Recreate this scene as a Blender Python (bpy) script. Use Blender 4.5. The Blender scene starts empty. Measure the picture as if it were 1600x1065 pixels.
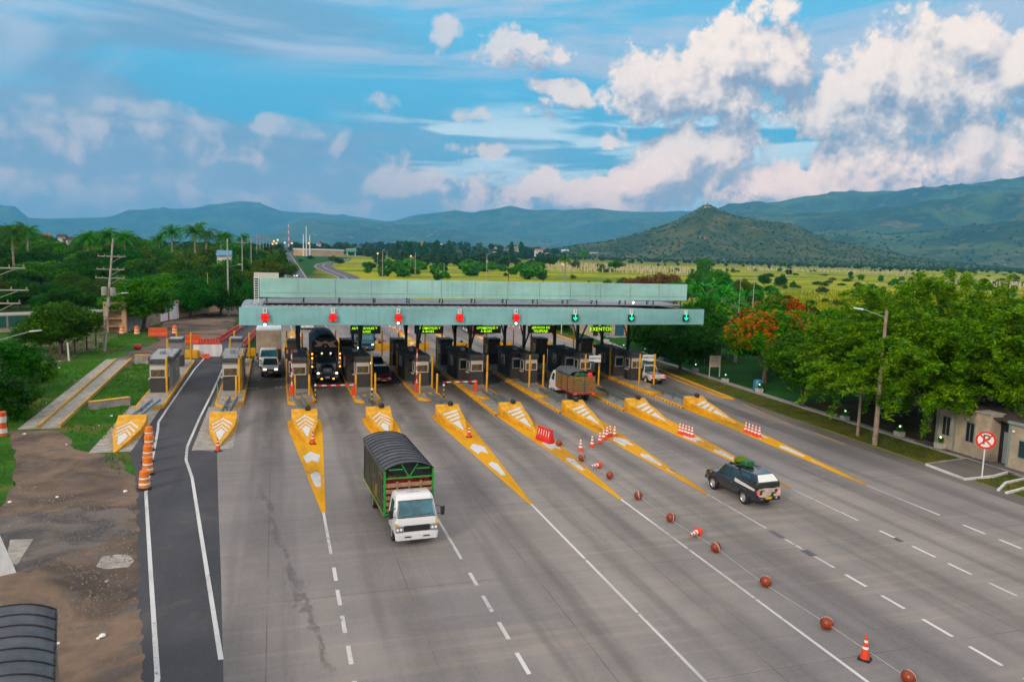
import bpy, math, random
import numpy as np
from mathutils import Vector, Matrix

# ------------------------------------------------------------------ camera
S = bpy.context.scene
COL = S.collection
FPX, YAW, PITCH, ROLL, CAMH = 1193.1, .302297, .118722, .028721, 13.2
def _axes():
    cy, sy, cp, sp = math.cos(YAW), math.sin(YAW), math.cos(PITCH), math.sin(PITCH)
    F = np.array([sy*cp, cy*cp, -sp]); r = np.array([cy, -sy, 0.]); u = np.cross(r, F)
    return math.cos(ROLL)*r+math.sin(ROLL)*u, -math.sin(ROLL)*r+math.cos(ROLL)*u, F
_r, _u, _f = _axes()
def ray(x, y): return _r*(x-800)/FPX - _u*(y-532.5)/FPX + _f
def G(x, y, z=0.):                      # survey helper: the place on a level plane that the photo shows at x, y
    d = ray(x, y); t = (z-CAMH)/d[2]; return Vector((d[0]*t, d[1]*t, z))
def AE(x, y):                           # azimuth and elevation (degrees) of a direction
    d = ray(x, y); return math.degrees(math.atan2(d[0], d[1])), math.degrees(math.atan2(d[2], math.hypot(d[0], d[1])))
cam = bpy.data.cameras.new('camera'); camo = bpy.data.objects.new('camera', cam); COL.objects.link(camo)
camo.matrix_world = Matrix(((_r[0], _u[0], -_f[0], 0), (_r[1], _u[1], -_f[1], 0), (_r[2], _u[2], -_f[2], CAMH), (0, 0, 0, 1)))
cam.sensor_width = 36; cam.lens = FPX/1600*36; cam.clip_start = .5; cam.clip_end = 60000
S.camera = camo
S.view_settings.view_transform = 'Standard'; S.view_settings.look = 'None'; S.view_settings.exposure = 0.46; S.view_settings.gamma = 1
S.render.engine = 'CYCLES'
S.cycles.use_denoising = True; S.cycles.use_adaptive_sampling = True; S.cycles.adaptive_threshold = .035; S.cycles.adaptive_min_samples = 20
try: S.cycles.denoiser = 'OPENIMAGEDENOISE'
except Exception: pass
S.cycles.max_bounces = 6; S.cycles.transparent_max_bounces = 8; S.cycles.volume_bounces = 1
S.cycles.volume_step_rate = 4; S.cycles.caustics_reflective = False; S.cycles.caustics_refractive = False

# ------------------------------------------------------------------ node helpers
def nd(nt, typ, **kw):
    n = nt.nodes.new(typ)
    for k, v in kw.items():
        if k.startswith('i_'):
            key = k[2:]; key = int(key) if key.isdigit() else key
            n.inputs[key].default_value = v
        else: setattr(n, k, v)
    return n
def mth(nt, op, a, b=None, c=None, clamp=False):
    n = nt.nodes.new('ShaderNodeMath'); n.operation = op; n.use_clamp = clamp
    for i, v in enumerate((a, b, c)):
        if v is None: continue
        if isinstance(v, (int, float)): n.inputs[i].default_value = v
        else: nt.links.new(v, n.inputs[i])
    return n.outputs[0]
def mixc(nt, fac, a, b, mode='MIX'):
    n = nt.nodes.new('ShaderNodeMix'); n.data_type = 'RGBA'; n.blend_type = mode
    for i, v in ((0, fac), (6, a), (7, b)):
        if isinstance(v, (int, float)): n.inputs[i].default_value = v
        elif isinstance(v, tuple): n.inputs[i].default_value = (*v[:3], 1)
        else: nt.links.new(v, n.inputs[i])
    return n.outputs[2]
def maprange(nt, v, a, b, c=0., d=1., smooth=True):
    n = nt.nodes.new('ShaderNodeMapRange'); n.interpolation_type = 'SMOOTHSTEP' if smooth else 'LINEAR'
    for i, x in enumerate((v, a, b, c, d)):
        if isinstance(x, (int, float)): n.inputs[i].default_value = x
        else: nt.links.new(x, n.inputs[i])
    return n.outputs[0]

# ------------------------------------------------------------------ world: sky with clouds, laid out by azimuth and elevation
W = bpy.data.worlds.new('World'); S.world = W; W.use_nodes = True
nt = W.node_tree; nt.nodes.clear(); L = nt.links.new
SUN_EL, SUN_AZ = 26., -128.             # degrees; azimuth clockwise from +Y
out = nd(nt, 'ShaderNodeOutputWorld'); bg = nd(nt, 'ShaderNodeBackground'); bg.inputs[1].default_value = .115
sky = nd(nt, 'ShaderNodeTexSky'); sky.sky_type = 'NISHITA'; sky.sun_disc = False
sky.sun_elevation = math.radians(SUN_EL); sky.sun_rotation = math.radians(SUN_AZ); sky.air_density = 1.2; sky.dust_density = .6; sky.ozone_density = 2.5
tc = nd(nt, 'ShaderNodeTexCoord'); sep = nd(nt, 'ShaderNodeSeparateXYZ'); L(tc.outputs['Generated'], sep.inputs[0])
az = mth(nt, 'MULTIPLY', mth(nt, 'ARCTAN2', sep.outputs[0], sep.outputs[1]), 57.2958)
el = mth(nt, 'MULTIPLY', mth(nt, 'ARCSINE', sep.outputs[2]), 57.2958)
cmb = nd(nt, 'ShaderNodeCombineXYZ'); L(az, cmb.inputs[0]); L(el, cmb.inputs[1])
def ell(px, py, rx, ry, w=1.):          # cloud lump: centre and half sizes read off the photo, in degrees of sky
    a, e = AE(px, py); k = math.degrees(1/FPX); return (a, e, rx*k, ry*k, w if rx > 50 else w*.62)
CUM = [ell(*q) for q in ((1115,125,140,66),(1215,105,75,46),(1195,105,95,50),(1050,140,75,55),(1120,170,110,40,.8),
    (1440,135,165,78),(1360,180,95,65),(1560,95,130,60),(1330,240,75,60,.9),(1650,215,130,60),(1500,265,160,42),(1250,285,210,34),(1420,288,290,46),
    (1070,262,95,58),(1010,285,100,36),(1150,240,50,34,.8),(930,305,190,28),(965,208,42,18),(865,132,52,17),(890,155,45,15,.8),(790,66,60,26,.75),(850,90,35,20,.6),
    (690,58,16,20,.8),(755,248,45,14),(610,275,28,32,.9),(640,296,75,20,.8),(530,214,14,18,.9),(590,165,40,16,.6),(62,160,26,11),(190,180,48,18),
    (285,190,65,20,.95),(450,203,55,18,.95),(240,215,140,22,.7),(80,225,130,40,.75),(350,240,150,30,.55),(120,300,230,36,.75),(400,318,240,22,.8),(740,320,120,16,.7),(870,185,32,15,.7),(740,180,35,12,.5),(1195,20,50,24,.5))]
def cloudgroup():
    g = bpy.data.node_groups.new('cloud_field', 'ShaderNodeTree')
    g.interface.new_socket('Vector', in_out='INPUT', socket_type='NodeSocketVector')
    g.interface.new_socket('Value', in_out='OUTPUT', socket_type='NodeSocketFloat')
    gi = g.nodes.new('NodeGroupInput'); go = g.nodes.new('NodeGroupOutput')
    # warp the plane so lumps get ragged rims
    n1 = nd(g, 'ShaderNodeTexNoise', noise_dimensions='2D', i_Scale=.16, i_Detail=3.); g.links.new(gi.outputs[0], n1.inputs['Vector'])
    v1 = nd(g, 'ShaderNodeVectorMath', operation='SUBTRACT'); g.links.new(n1.outputs['Color'], v1.inputs[0]); v1.inputs[1].default_value = (.5, .5, .5)
    v2 = nd(g, 'ShaderNodeVectorMath', operation='SCALE'); g.links.new(v1.outputs[0], v2.inputs[0]); v2.inputs[3].default_value = 3.2
    v3 = nd(g, 'ShaderNodeVectorMath', operation='ADD'); g.links.new(gi.outputs[0], v3.inputs[0]); g.links.new(v2.outputs[0], v3.inputs[1])
    s = nd(g, 'ShaderNodeSeparateXYZ'); g.links.new(v3.outputs[0], s.inputs[0])
    best = None
    for a, e, rx, ry, w in CUM:
        dx = mth(g, 'MULTIPLY_ADD', s.outputs[0], 1/rx, -a/rx); dy = mth(g, 'MULTIPLY_ADD', s.outputs[1], 1/ry, -e/ry)
        q = mth(g, 'MULTIPLY_ADD', dx, dx, mth(g, 'MULTIPLY', dy, dy))
        val = mth(g, 'MULTIPLY_ADD', q, -.8*w, w)
        best = val if best is None else mth(g, 'SMOOTH_MAX', best, val, .35)
    n2 = nd(g, 'ShaderNodeTexNoise', noise_dimensions='2D', i_Scale=.30, i_Detail=10., i_Roughness=.66); g.links.new(gi.outputs[0], n2.inputs['Vector'])
    vo = nd(g, 'ShaderNodeTexVoronoi', voronoi_dimensions='2D', i_Scale=.62); vo.feature = 'SMOOTH_F1'; vo.inputs['Smoothness'].default_value = .35; g.links.new(v3.outputs[0], vo.inputs['Vector'])
    vb = nd(g, 'ShaderNodeTexVoronoi', voronoi_dimensions='2D', i_Scale=1.7); vb.feature = 'SMOOTH_F1'; vb.inputs['Smoothness'].default_value = .3; g.links.new(v3.outputs[0], vb.inputs['Vector'])
    bil = mth(g, 'ADD', mth(g, 'MULTIPLY', mth(g, 'SUBTRACT', .42, vo.outputs['Distance']), .5), mth(g, 'MULTIPLY', mth(g, 'SUBTRACT', .42, vb.outputs['Distance']), .2))
    r = mth(g, 'ADD', mth(g, 'ADD', best, bil), mth(g, 'MULTIPLY', mth(g, 'SUBTRACT', n2.outputs[0], .5), 2.9))
    g.links.new(r, go.inputs[0]); return g
cg = cloudgroup()
def field(vec):
    n = nt.nodes.new('ShaderNodeGroup'); n.node_tree = cg; L(vec, n.inputs[0]); return n.outputs[0]
def shifted(vec, dx, dy):
    v = nd(nt, 'ShaderNodeVectorMath', operation='ADD'); L(vec, v.inputs[0]); v.inputs[1].default_value = (dx, dy, 0); return v.outputs[0]
d0 = field(cmb.outputs[0]); d2 = field(shifted(cmb.outputs[0], -.7, 1.7))
cover = maprange(nt, d0, .0, maprange(nt, az, 0., 18., 1.05, .5))
lit = maprange(nt, mth(nt, 'SUBTRACT', d0, d2), -.75, .75)
cum_col = mixc(nt, lit, (2.1, 2.5, 3.4), (7.6, 6.3, 5.5))
cum_col = mixc(nt, maprange(nt, el, 9., 2.5), cum_col, mixc(nt, 1., cum_col, (1.75, 1.32, 1.12), 'MULTIPLY'))
side = maprange(nt, az, 2., 30.)
cum_col = mixc(nt, side, mixc(nt, .55, cum_col, (2.0, 2.7, 3.9)), cum_col)
# clear sky: teal blue, paler towards the top
skyc = mixc(nt, .9, mixc(nt, 1., sky.outputs[0], (.35, .9, 1.0), 'MULTIPLY'), mixc(nt, maprange(nt, el, 4., 17.), (.40, 2.8, 4.6), (1.0, 3.5, 5.3)))
def streaky(sc, loc, lo, hi, det=7., dist=.6):
    m = nd(nt, 'ShaderNodeMapping'); m.inputs['Scale'].default_value = sc; m.inputs['Location'].default_value = loc; L(cmb.outputs[0], m.inputs[0])
    q = nd(nt, 'ShaderNodeTexNoise', noise_dimensions='2D', i_Scale=1., i_Detail=det, i_Roughness=.56); q.inputs['Distortion'].default_value = dist; L(m.outputs[0], q.inputs['Vector']); return maprange(nt, q.outputs[0], lo, hi)
# soft high layers, heavy on the left and over the top of the picture
lft = maprange(nt, az, 24., 2., .25, 1.); top_ = maprange(nt, el, 6., 15., .35, 1.)
v1 = streaky((.045, .15, 1), (0, 0, 0), .38, .60); v2 = streaky((.032, .17, 1), (5.3, 2.2, 0), .44, .62); v3 = streaky((.09, .34, 1), (1.3, 8.2, 0), .42, .66)
skyc = mixc(nt, mth(nt, 'MULTIPLY', v1, mth(nt, 'MULTIPLY', mth(nt, 'MAXIMUM', lft, mth(nt, 'MULTIPLY', top_, .7)), .72)), skyc, (1.5, 2.4, 3.5))
skyc = mixc(nt, mth(nt, 'MULTIPLY', v2, mth(nt, 'MULTIPLY', top_, .95)), skyc, (3.1, 3.9, 5.0))
# rolling grey bank under the left-hand clouds and over the far ranges
bank = mth(nt, 'MULTIPLY', maprange(nt, mth(nt, 'ADD', el, mth(nt, 'MULTIPLY', v3, 2.4)), 11.5, 6.5), mth(nt, 'MULTIPLY', lft, maprange(nt, v3, 0, 1, .6, .95, False)))
skyc = mixc(nt, bank, skyc, (2.05, 2.75, 3.8))
skyc = mixc(nt, mth(nt, 'MULTIPLY', maprange(nt, el, 6.5, 1.5), .75), skyc, (4.2, 3.9, 4.5))
st = mth(nt, 'MULTIPLY', streaky((.075, .62, 1), (3, 7, 0), .46, .62, 6., .0), mth(nt, 'MULTIPLY', maprange(nt, el, 12., 8.), maprange(nt, az, 2., 12.)))
skyc = mixc(nt, mth(nt, 'MULTIPLY', st, .85), skyc, (5.2, 6.2, 6.6))
fin = mixc(nt, mth(nt, 'MULTIPLY', cover, mth(nt, 'MULTIPLY_ADD', side, .22, .76)), skyc, cum_col)
# bright overcast added out of the frame to brighten and neutralise the ambient light
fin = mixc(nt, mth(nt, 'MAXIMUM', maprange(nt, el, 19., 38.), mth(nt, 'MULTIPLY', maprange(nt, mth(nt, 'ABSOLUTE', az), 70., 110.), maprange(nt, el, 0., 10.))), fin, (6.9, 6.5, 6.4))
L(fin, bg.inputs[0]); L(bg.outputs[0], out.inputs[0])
W.cycles.sampling_method = 'MANUAL'; W.cycles.sample_map_resolution = 512

# ------------------------------------------------------------------ sun (veiled, low, behind the camera on the left)
sl = bpy.data.lights.new('sun', 'SUN'); sl.energy = 1.5; sl.angle = math.radians(11); sl.color = (1, .84, .66)
so = bpy.data.objects.new('sun', sl); COL.objects.link(so)
_a, _e = math.radians(SUN_AZ), math.radians(SUN_EL)
so.rotation_euler = Vector((math.sin(_a)*math.cos(_e), math.cos(_a)*math.cos(_e), math.sin(_e))).to_track_quat('Z', 'Y').to_euler()

# ------------------------------------------------------------------ mesh builder
RNG = random.Random(7); NR = np.random.default_rng(7)
class B:
    def __init__(s): s.v = []; s.f = []; s.m = []
    def add(s, v, f, m=0):
        n = len(s.v); s.v += [tuple(map(float, p)) for p in v]; s.f += [tuple(i+n for i in q) for q in f]; s.m += [m]*len(f); return s
    def box(s, x0, x1, y0, y1, z0, z1, m=0):
        return s.hexa([(x0,y0,z0),(x1,y0,z0),(x1,y1,z0),(x0,y1,z0),(x0,y0,z1),(x1,y0,z1),(x1,y1,z1),(x0,y1,z1)], m)
    def hexa(s, p, m=0):
        return s.add(p, [(3,2,1,0),(4,5,6,7),(0,1,5,4),(1,2,6,5),(2,3,7,6),(3,0,4,7)], m)
    def prism(s, poly, z0, z1, m=0, top=None):
        n = len(poly); top = top or poly
        v = [(x, y, z0) for x, y in poly]+[(x, y, z1) for x, y in top]
        return s.add(v, [tuple(range(n-1, -1, -1)), tuple(range(n, 2*n))]+[(i, (i+1) % n, n+(i+1) % n, n+i) for i in range(n)], m)
    def prismx(s, poly, x0, x1, m=0):   # poly in (y, z), extruded along x
        n = len(poly); v = [(x0, y, z) for y, z in poly]+[(x1, y, z) for y, z in poly]
        return s.add(v, [tuple(range(n-1, -1, -1)), tuple(range(n, 2*n))]+[(i, (i+1) % n, n+(i+1) % n, n+i) for i in range(n)], m)
    def loft(s, rings, m=0, cap=True):
        n = len(rings[0]); v = [p for r in rings for p in r]; f = []
        for k in range(len(rings)-1):
            for i in range(n): f.append((k*n+i, k*n+(i+1) % n, (k+1)*n+(i+1) % n, (k+1)*n+i))
        if cap: f += [tuple(range(n-1, -1, -1)), tuple(range((len(rings)-1)*n, len(rings)*n))]
        return s.add(v, f, m)
    def path(s, pts, rad, n=8, m=0):
        if isinstance(rad, (int, float)): rad = [rad]*len(pts)
        P = [Vector(p) for p in pts]; rings = []
        for i, p in enumerate(P):
            t = (P[min(i+1, len(P)-1)]-P[max(i-1, 0)]).normalized()
            a = Vector((0, 0, 1)) if abs(t.z) < .9 else Vector((1, 0, 0))
            u = t.cross(a).normalized(); w = u.cross(t)
            rings.append([p+(u*math.cos(q)+w*math.sin(q))*rad[i] for q in [2*math.pi*k/n for k in range(n)]])
        return s.loft(rings, m)
    def tube(s, a, b, r, r2=None, n=8, m=0): return s.path([a, b], [r, r if r2 is None else r2], n, m)
    def lathe(s, prof, c=(0,0,0), axis='z', n=16, m=0, cap=True):
        rings = []
        for r, h in prof:
            ring = []
            for k in range(n):
                q = 2*math.pi*k/n; a, b = r*math.cos(q), r*math.sin(q)
                ring.append((c[0]+a, c[1]+b, c[2]+h) if axis == 'z' else (c[0]+h, c[1]+a, c[2]+b) if axis == 'x' else (c[0]+b, c[1]+h, c[2]+a))
            rings.append(ring)
        return s.loft(rings, m, cap)
    def bands(s, prof, mats, c=(0,0,0), n=16):   # lathe with a material per band
        for (r0, h0), (r1, h1), m in zip(prof, prof[1:], mats):
            s.add([(c[0]+r*math.cos(2*math.pi*k/n), c[1]+r*math.sin(2*math.pi*k/n), c[2]+h) for r, h in ((r0, h0), (r1, h1)) for k in range(n)],
                  [(k, (k+1) % n, n+(k+1) % n, n+k) for k in range(n)], m)
        return s
    def ico(s, c, r, m=0, squash=1, seg=10, rings=7):
        return s.lathe([(max(1e-3, r*math.sin(math.pi*k/rings)), -r*squash*math.cos(math.pi*k/rings)) for k in range(rings+1)], c, 'z', seg, m)
    def obj(s, name, mats, parent=None, smooth=False, bevel=0, **tags):
        me = bpy.data.meshes.new(name); me.from_pydata(s.v, [], s.f)
        for mt in (mats if isinstance(mats, (list, tuple)) else [mats]): me.materials.append(mt)
        if len(set(s.m)) > 1: me.polygons.foreach_set('material_index', s.m)
        me.update()
        if smooth:
            me.polygons.foreach_set('use_smooth', [True]*len(me.polygons))
            me.set_sharp_from_angle(angle=math.radians(38 if smooth is True else smooth))
        o = bpy.data.objects.new(name, me); COL.objects.link(o)
        if parent: o.parent = parent
        if bevel:
            b = o.modifiers.new('bevel', 'BEVEL'); b.width = bevel; b.segments = 2; b.limit_method = 'ANGLE'; b.angle_limit = math.radians(40)
        for k, v in tags.items(): o[k] = v
        return o
def npmesh(name, v, f, mats, parent=None, smooth=False, midx=None, **tags):
    v = np.asarray(v, np.float32); f = np.asarray(f, np.int32); k = f.shape[1]
    me = bpy.data.meshes.new(name); me.vertices.add(len(v)); me.vertices.foreach_set('co', v.ravel())
    me.loops.add(f.size); me.loops.foreach_set('vertex_index', f.ravel())
    me.polygons.add(len(f)); me.polygons.foreach_set('loop_start', np.arange(0, f.size, k, dtype=np.int32)); me.polygons.foreach_set('loop_total', np.full(len(f), k, np.int32))
    for mt in (mats if isinstance(mats, (list, tuple)) else [mats]): me.materials.append(mt)
    if midx is not None: me.polygons.foreach_set('material_index', midx)
    if smooth: me.polygons.foreach_set('use_smooth', np.ones(len(f), bool))
    me.update(); me.validate()
    o = bpy.data.objects.new(name, me); COL.objects.link(o)
    if parent: o.parent = parent
    for a, b in tags.items(): o[a] = b
    return o
def thing(name, loc, label, cat, group=None, rz=0.):
    o = bpy.data.objects.new(name, None); COL.objects.link(o); o.location = loc; o.rotation_euler = (0, 0, rz); o.empty_display_size = .2
    o['label'] = label; o['category'] = cat
    if group: o['group'] = group
    return o
def tag(o, label, cat, group=None):
    o['label'] = label; o['category'] = cat
    if group: o['group'] = group
    return o
def struct(o): o['kind'] = 'structure'; return o
def copy_tree(o, loc=None, rz=None, label=None, group=None, parent=None, scale=None):
    c = o.copy(); COL.objects.link(c)
    if parent: c.parent = parent
    if loc is not None: c.location = loc
    if rz is not None: c.rotation_euler = (c.rotation_euler[0], c.rotation_euler[1], rz)
    if scale is not None: c.scale = scale if isinstance(scale, (tuple, list)) else (scale,)*3
    if label: c['label'] = label
    if group: c['group'] = group
    for ch in KIDS.get(o.name, []) or [x for x in o.children]: copy_tree(ch, parent=c)
    return c
KIDS = {}

# ------------------------------------------------------------------ materials
MT = {}
def pmat(name, col, rough=.6, metal=0., noise=None, bump=0., emit=None, es=0., spec=.5, coat=0., dirt=None, scale=3.):
    m = bpy.data.materials.new(name); m.use_nodes = True; n = m.node_tree; b = n.nodes['Principled BSDF']
    b.inputs['Base Color'].default_value = (*col, 1); b.inputs['Roughness'].default_value = rough; b.inputs['Metallic'].default_value = metal
    b.inputs['Specular IOR Level'].default_value = spec; b.inputs['Coat Weight'].default_value = coat
    if emit: b.inputs['Emission Color'].default_value = (*emit, 1); b.inputs['Emission Strength'].default_value = es
    if noise is not None:
        t = nd(n, 'ShaderNodeTexCoord'); nz = nd(n, 'ShaderNodeTexNoise', i_Scale=scale, i_Detail=8., i_Roughness=.65); n.links.new(t.outputs['Object'], nz.inputs['Vector'])
        f = maprange(n, nz.outputs[0], .32, .72)
        dk = dirt or tuple(c*(1-noise) for c in col)
        n.links.new(mixc(n, f, dk, tuple(min(1, c*(1+noise*.35)) for c in col)), b.inputs['Base Color'])
        n.links.new(maprange(n, nz.outputs[0], .3, .7, min(1, rough+.12), max(.05, rough-.08)), b.inputs['Roughness'])
        if bump:
            bp = nd(n, 'ShaderNodeBump', i_Strength=bump, i_Distance=.02); n.links.new(nz.outputs[0], bp.inputs['Height']); n.links.new(bp.outputs[0], b.inputs['Normal'])
    MT[name] = m; return m
YEL = (.78, .38, .004)
pmat('yellow_paint', YEL, .55, noise=.28, scale=1.6)
pmat('white_paint', (.72, .72, .70), .5, noise=.16, scale=2.)
pmat('white_metal', (.78, .78, .77), .4, noise=.1)
pmat('car_white', (.80, .81, .82), .28, coat=.6, noise=.07, scale=1.2)
pmat('car_silver', (.55, .56, .58), .3, .3, coat=.5)
pmat('car_black', (.018, .021, .026), .22, coat=.8)
pmat('car_red', (.22, .008, .012), .25, coat=.8)
pmat('car_blue', (.03, .20, .34), .35, coat=.4, noise=.2)
pmat('navy', (.015, .035, .06), .3, coat=.5)
pmat('glass', (.018, .045, .055), .06, spec=.9)
pmat('glass_teal', (.03, .17, .22), .06, spec=.9, noise=.6, scale=1.6)  # noise paints reflections and interior hints into the windscreen colour
pmat('black_plastic', (.02, .02, .022), .5)
pmat('rubber', (.022, .021, .02), .85, noise=.3)
pmat('rim', (.50, .49, .47), .35, .6)
pmat('rim_dull', (.25, .20, .16), .7, noise=.3)
pmat('chrome', (.7, .7, .7), .15, 1.)
pmat('steel', (.42, .50, .54), .35, .8, noise=.25)
pmat('dark_steel', (.018, .035, .034), .45, .3)
pmat('grey_metal', (.3, .31, .32), .5, .4, noise=.2)
pmat('booth_brown', (.105, .082, .066), .6, noise=.2, scale=1.3)
pmat('booth_dark', (.050, .045, .044), .6, noise=.2)
pmat('booth_grey', (.26, .26, .27), .6, noise=.15)
pmat('roof_dark', (.075, .078, .082), .7, noise=.35, scale=2)
pmat('roof_light', (.36, .36, .36), .6, noise=.2, scale=2)
pmat('frame_cream', (.62, .58, .50), .5, noise=.1)
pmat('booth_inside', (.16, .115, .05), .7, noise=.7, scale=2.5)
pmat('orange_plastic', (.72, .10, .02), .45, noise=.18)
pmat('cone_orange', (.80, .07, .015), .45, noise=.15)
pmat('drum_orange', (.82, .20, .01), .45, noise=.15)
pmat('water_barrier_red', (.72, .02, .015), .4, noise=.12)
pmat('kerb_red', (.50, .03, .02), .5, noise=.3, scale=2)
pmat('ball_brown', (.30, .045, .012), .33, noise=.35, scale=3)
pmat('rope', (.45, .44, .42), .8)
pmat('tarp', (.075, .085, .10), .55, noise=.3, scale=1.2, bump=.25)
pmat('tarp_dark', (.018, .018, .022), .6, noise=.3, scale=1.2, bump=.2)
pmat('green_paint', (.01, .32, .035), .4)
pmat('green_dark', (.01, .12, .03), .5)
pmat('wood', (.42, .24, .13), .7, noise=.35, scale=4)
pmat('wood_orange', (.46, .20, .045), .6, noise=.35, scale=4)
pmat('wood_pale', (.62, .48, .38), .6, noise=.3, scale=3)
pmat('load_red', (.35, .015, .02), .7, noise=.7, scale=3)
pmat('load_green', (.02, .12, .02), .8, noise=.7, scale=5)
pmat('canvas', (.30, .22, .15), .8, noise=.18, scale=1.5)

pmat('ramp_kerb', (.55, .36, .10), .7, noise=.3)
pmat('garden_glow', (.8, .9, .8), .3, emit=(.8, 1, .8), es=1.2)
pmat('canopy_top', (.33, .37, .39), .5, .2, noise=.3, scale=.6)
pmat('pole_concrete', (.42, .40, .36), .8, noise=.3, scale=2)
pmat('pole_brown', (.36, .27, .20), .85, noise=.4, scale=2)
pmat('transformer', (.34, .33, .28), .6, noise=.2)
pmat('bark', (.13, .085, .055), .9, noise=.5, scale=3, bump=.5)
pmat('bark_pale', (.30, .24, .18), .9, noise=.4, scale=2, bump=.4)
pmat('stone', (.38, .35, .31), .85, noise=.35, scale=2)
pmat('wall_tan', (.56, .36, .19), .85, noise=.2, scale=.1)
pmat('wall_cream', (.50, .41, .30), .85, noise=.28, scale=1.)
pmat('wall_white', (.68, .66, .62), .8, noise=.1)
pmat('wall_grey', (.34, .33, .31), .85, noise=.3, scale=1)
pmat('green_panel', (.012, .11, .075), .6, noise=.2)
pmat('trim_green', (.24, .30, .27), .6)
pmat('door_grey', (.24, .26, .28), .5, noise=.1)
pmat('dark_hole', (.012, .012, .014), .6)
pmat('roof_terracotta', (.42, .13, .08), .8, noise=.3)
pmat('roof_brown', (.07, .05, .042), .85, noise=.4, scale=1.5)
pmat('sign_red', (.75, .02, .01), .35)
pmat('sign_white', (.80, .80, .76), .4)
pmat('sign_green', (.02, .16, .05), .5)
pmat('panel_blue', (.02, .09, .14), .5)
pmat('teal_paint', (.02, .38, .36), .5)
pmat('plate_yellow', (.75, .42, .02), .4)
pmat('tail_red', (.55, .01, .01), .2, emit=(1, .05, .02), es=.6)
pmat('lamp_amber', (.8, .3, .03), .3, emit=(1, .30, .03), es=4.)
pmat('lamp_warm', (.9, .8, .6), .3, emit=(1, .80, .45), es=2.6)
pmat('lamp_glow', (.9, .9, .7), .3, emit=(.85, 1, .70), es=5.)
pmat('street_glow', (.9, .5, .1), .3, emit=(1, .40, .03), es=1.6)
pmat('headlight', (.45, .48, .52), .12, metal=.5, spec=1.)
pmat('led_text', (.3, .8, .02), .5, emit=(.45, 1, .0), es=1.1)
pmat('signal_red', (.8, .01, .01), .4, emit=(1, .006, .004), es=.55)
pmat('signal_green', (.02, .8, .4), .4, emit=(.0, .95, .40), es=1.0)
pmat('lens_dark', (.02, .035, .03), .4)
pmat('emblem_tan', (.55, .40, .28), .5)
pmat('flower_planter', (.60, .56, .50), .7, noise=.2)

def world_pos(n):
    g = nd(n, 'ShaderNodeNewGeometry'); return g.outputs['Position']
def nz(n, vec, scale, detail=6., rough=.6, stretch=None, dist=0.):
    if stretch:
        mp = nd(n, 'ShaderNodeMapping'); mp.inputs['Scale'].default_value = stretch; n.links.new(vec, mp.inputs[0]); vec = mp.outputs[0]
    t = nd(n, 'ShaderNodeTexNoise', i_Scale=scale, i_Detail=detail, i_Roughness=rough); t.inputs['Distortion'].default_value = dist; n.links.new(vec, t.inputs['Vector']); return t.outputs[0]
def newmat(name, rough=.85):
    m = bpy.data.materials.new(name); m.use_nodes = True; n = m.node_tree; b = n.nodes['Principled BSDF']; b.inputs['Roughness'].default_value = rough; MT[name] = m
    b.inputs['Specular IOR Level'].default_value = .12
    return m, n, b
def bumpit(n, b, h, strength, dist=.03):
    bp = nd(n, 'ShaderNodeBump', i_Strength=strength, i_Distance=dist); n.links.new(h, bp.inputs['Height']); n.links.new(bp.outputs[0], b.inputs['Normal'])
def line_mask(n, coord, period, offset, width):  # 1 on thin lines every period
    a = mth(n, 'PINGPONG', mth(n, 'SUBTRACT', coord, offset), period/2)
    return maprange(n, a, width*.5, width*1.2, 1., 0.)
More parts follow.
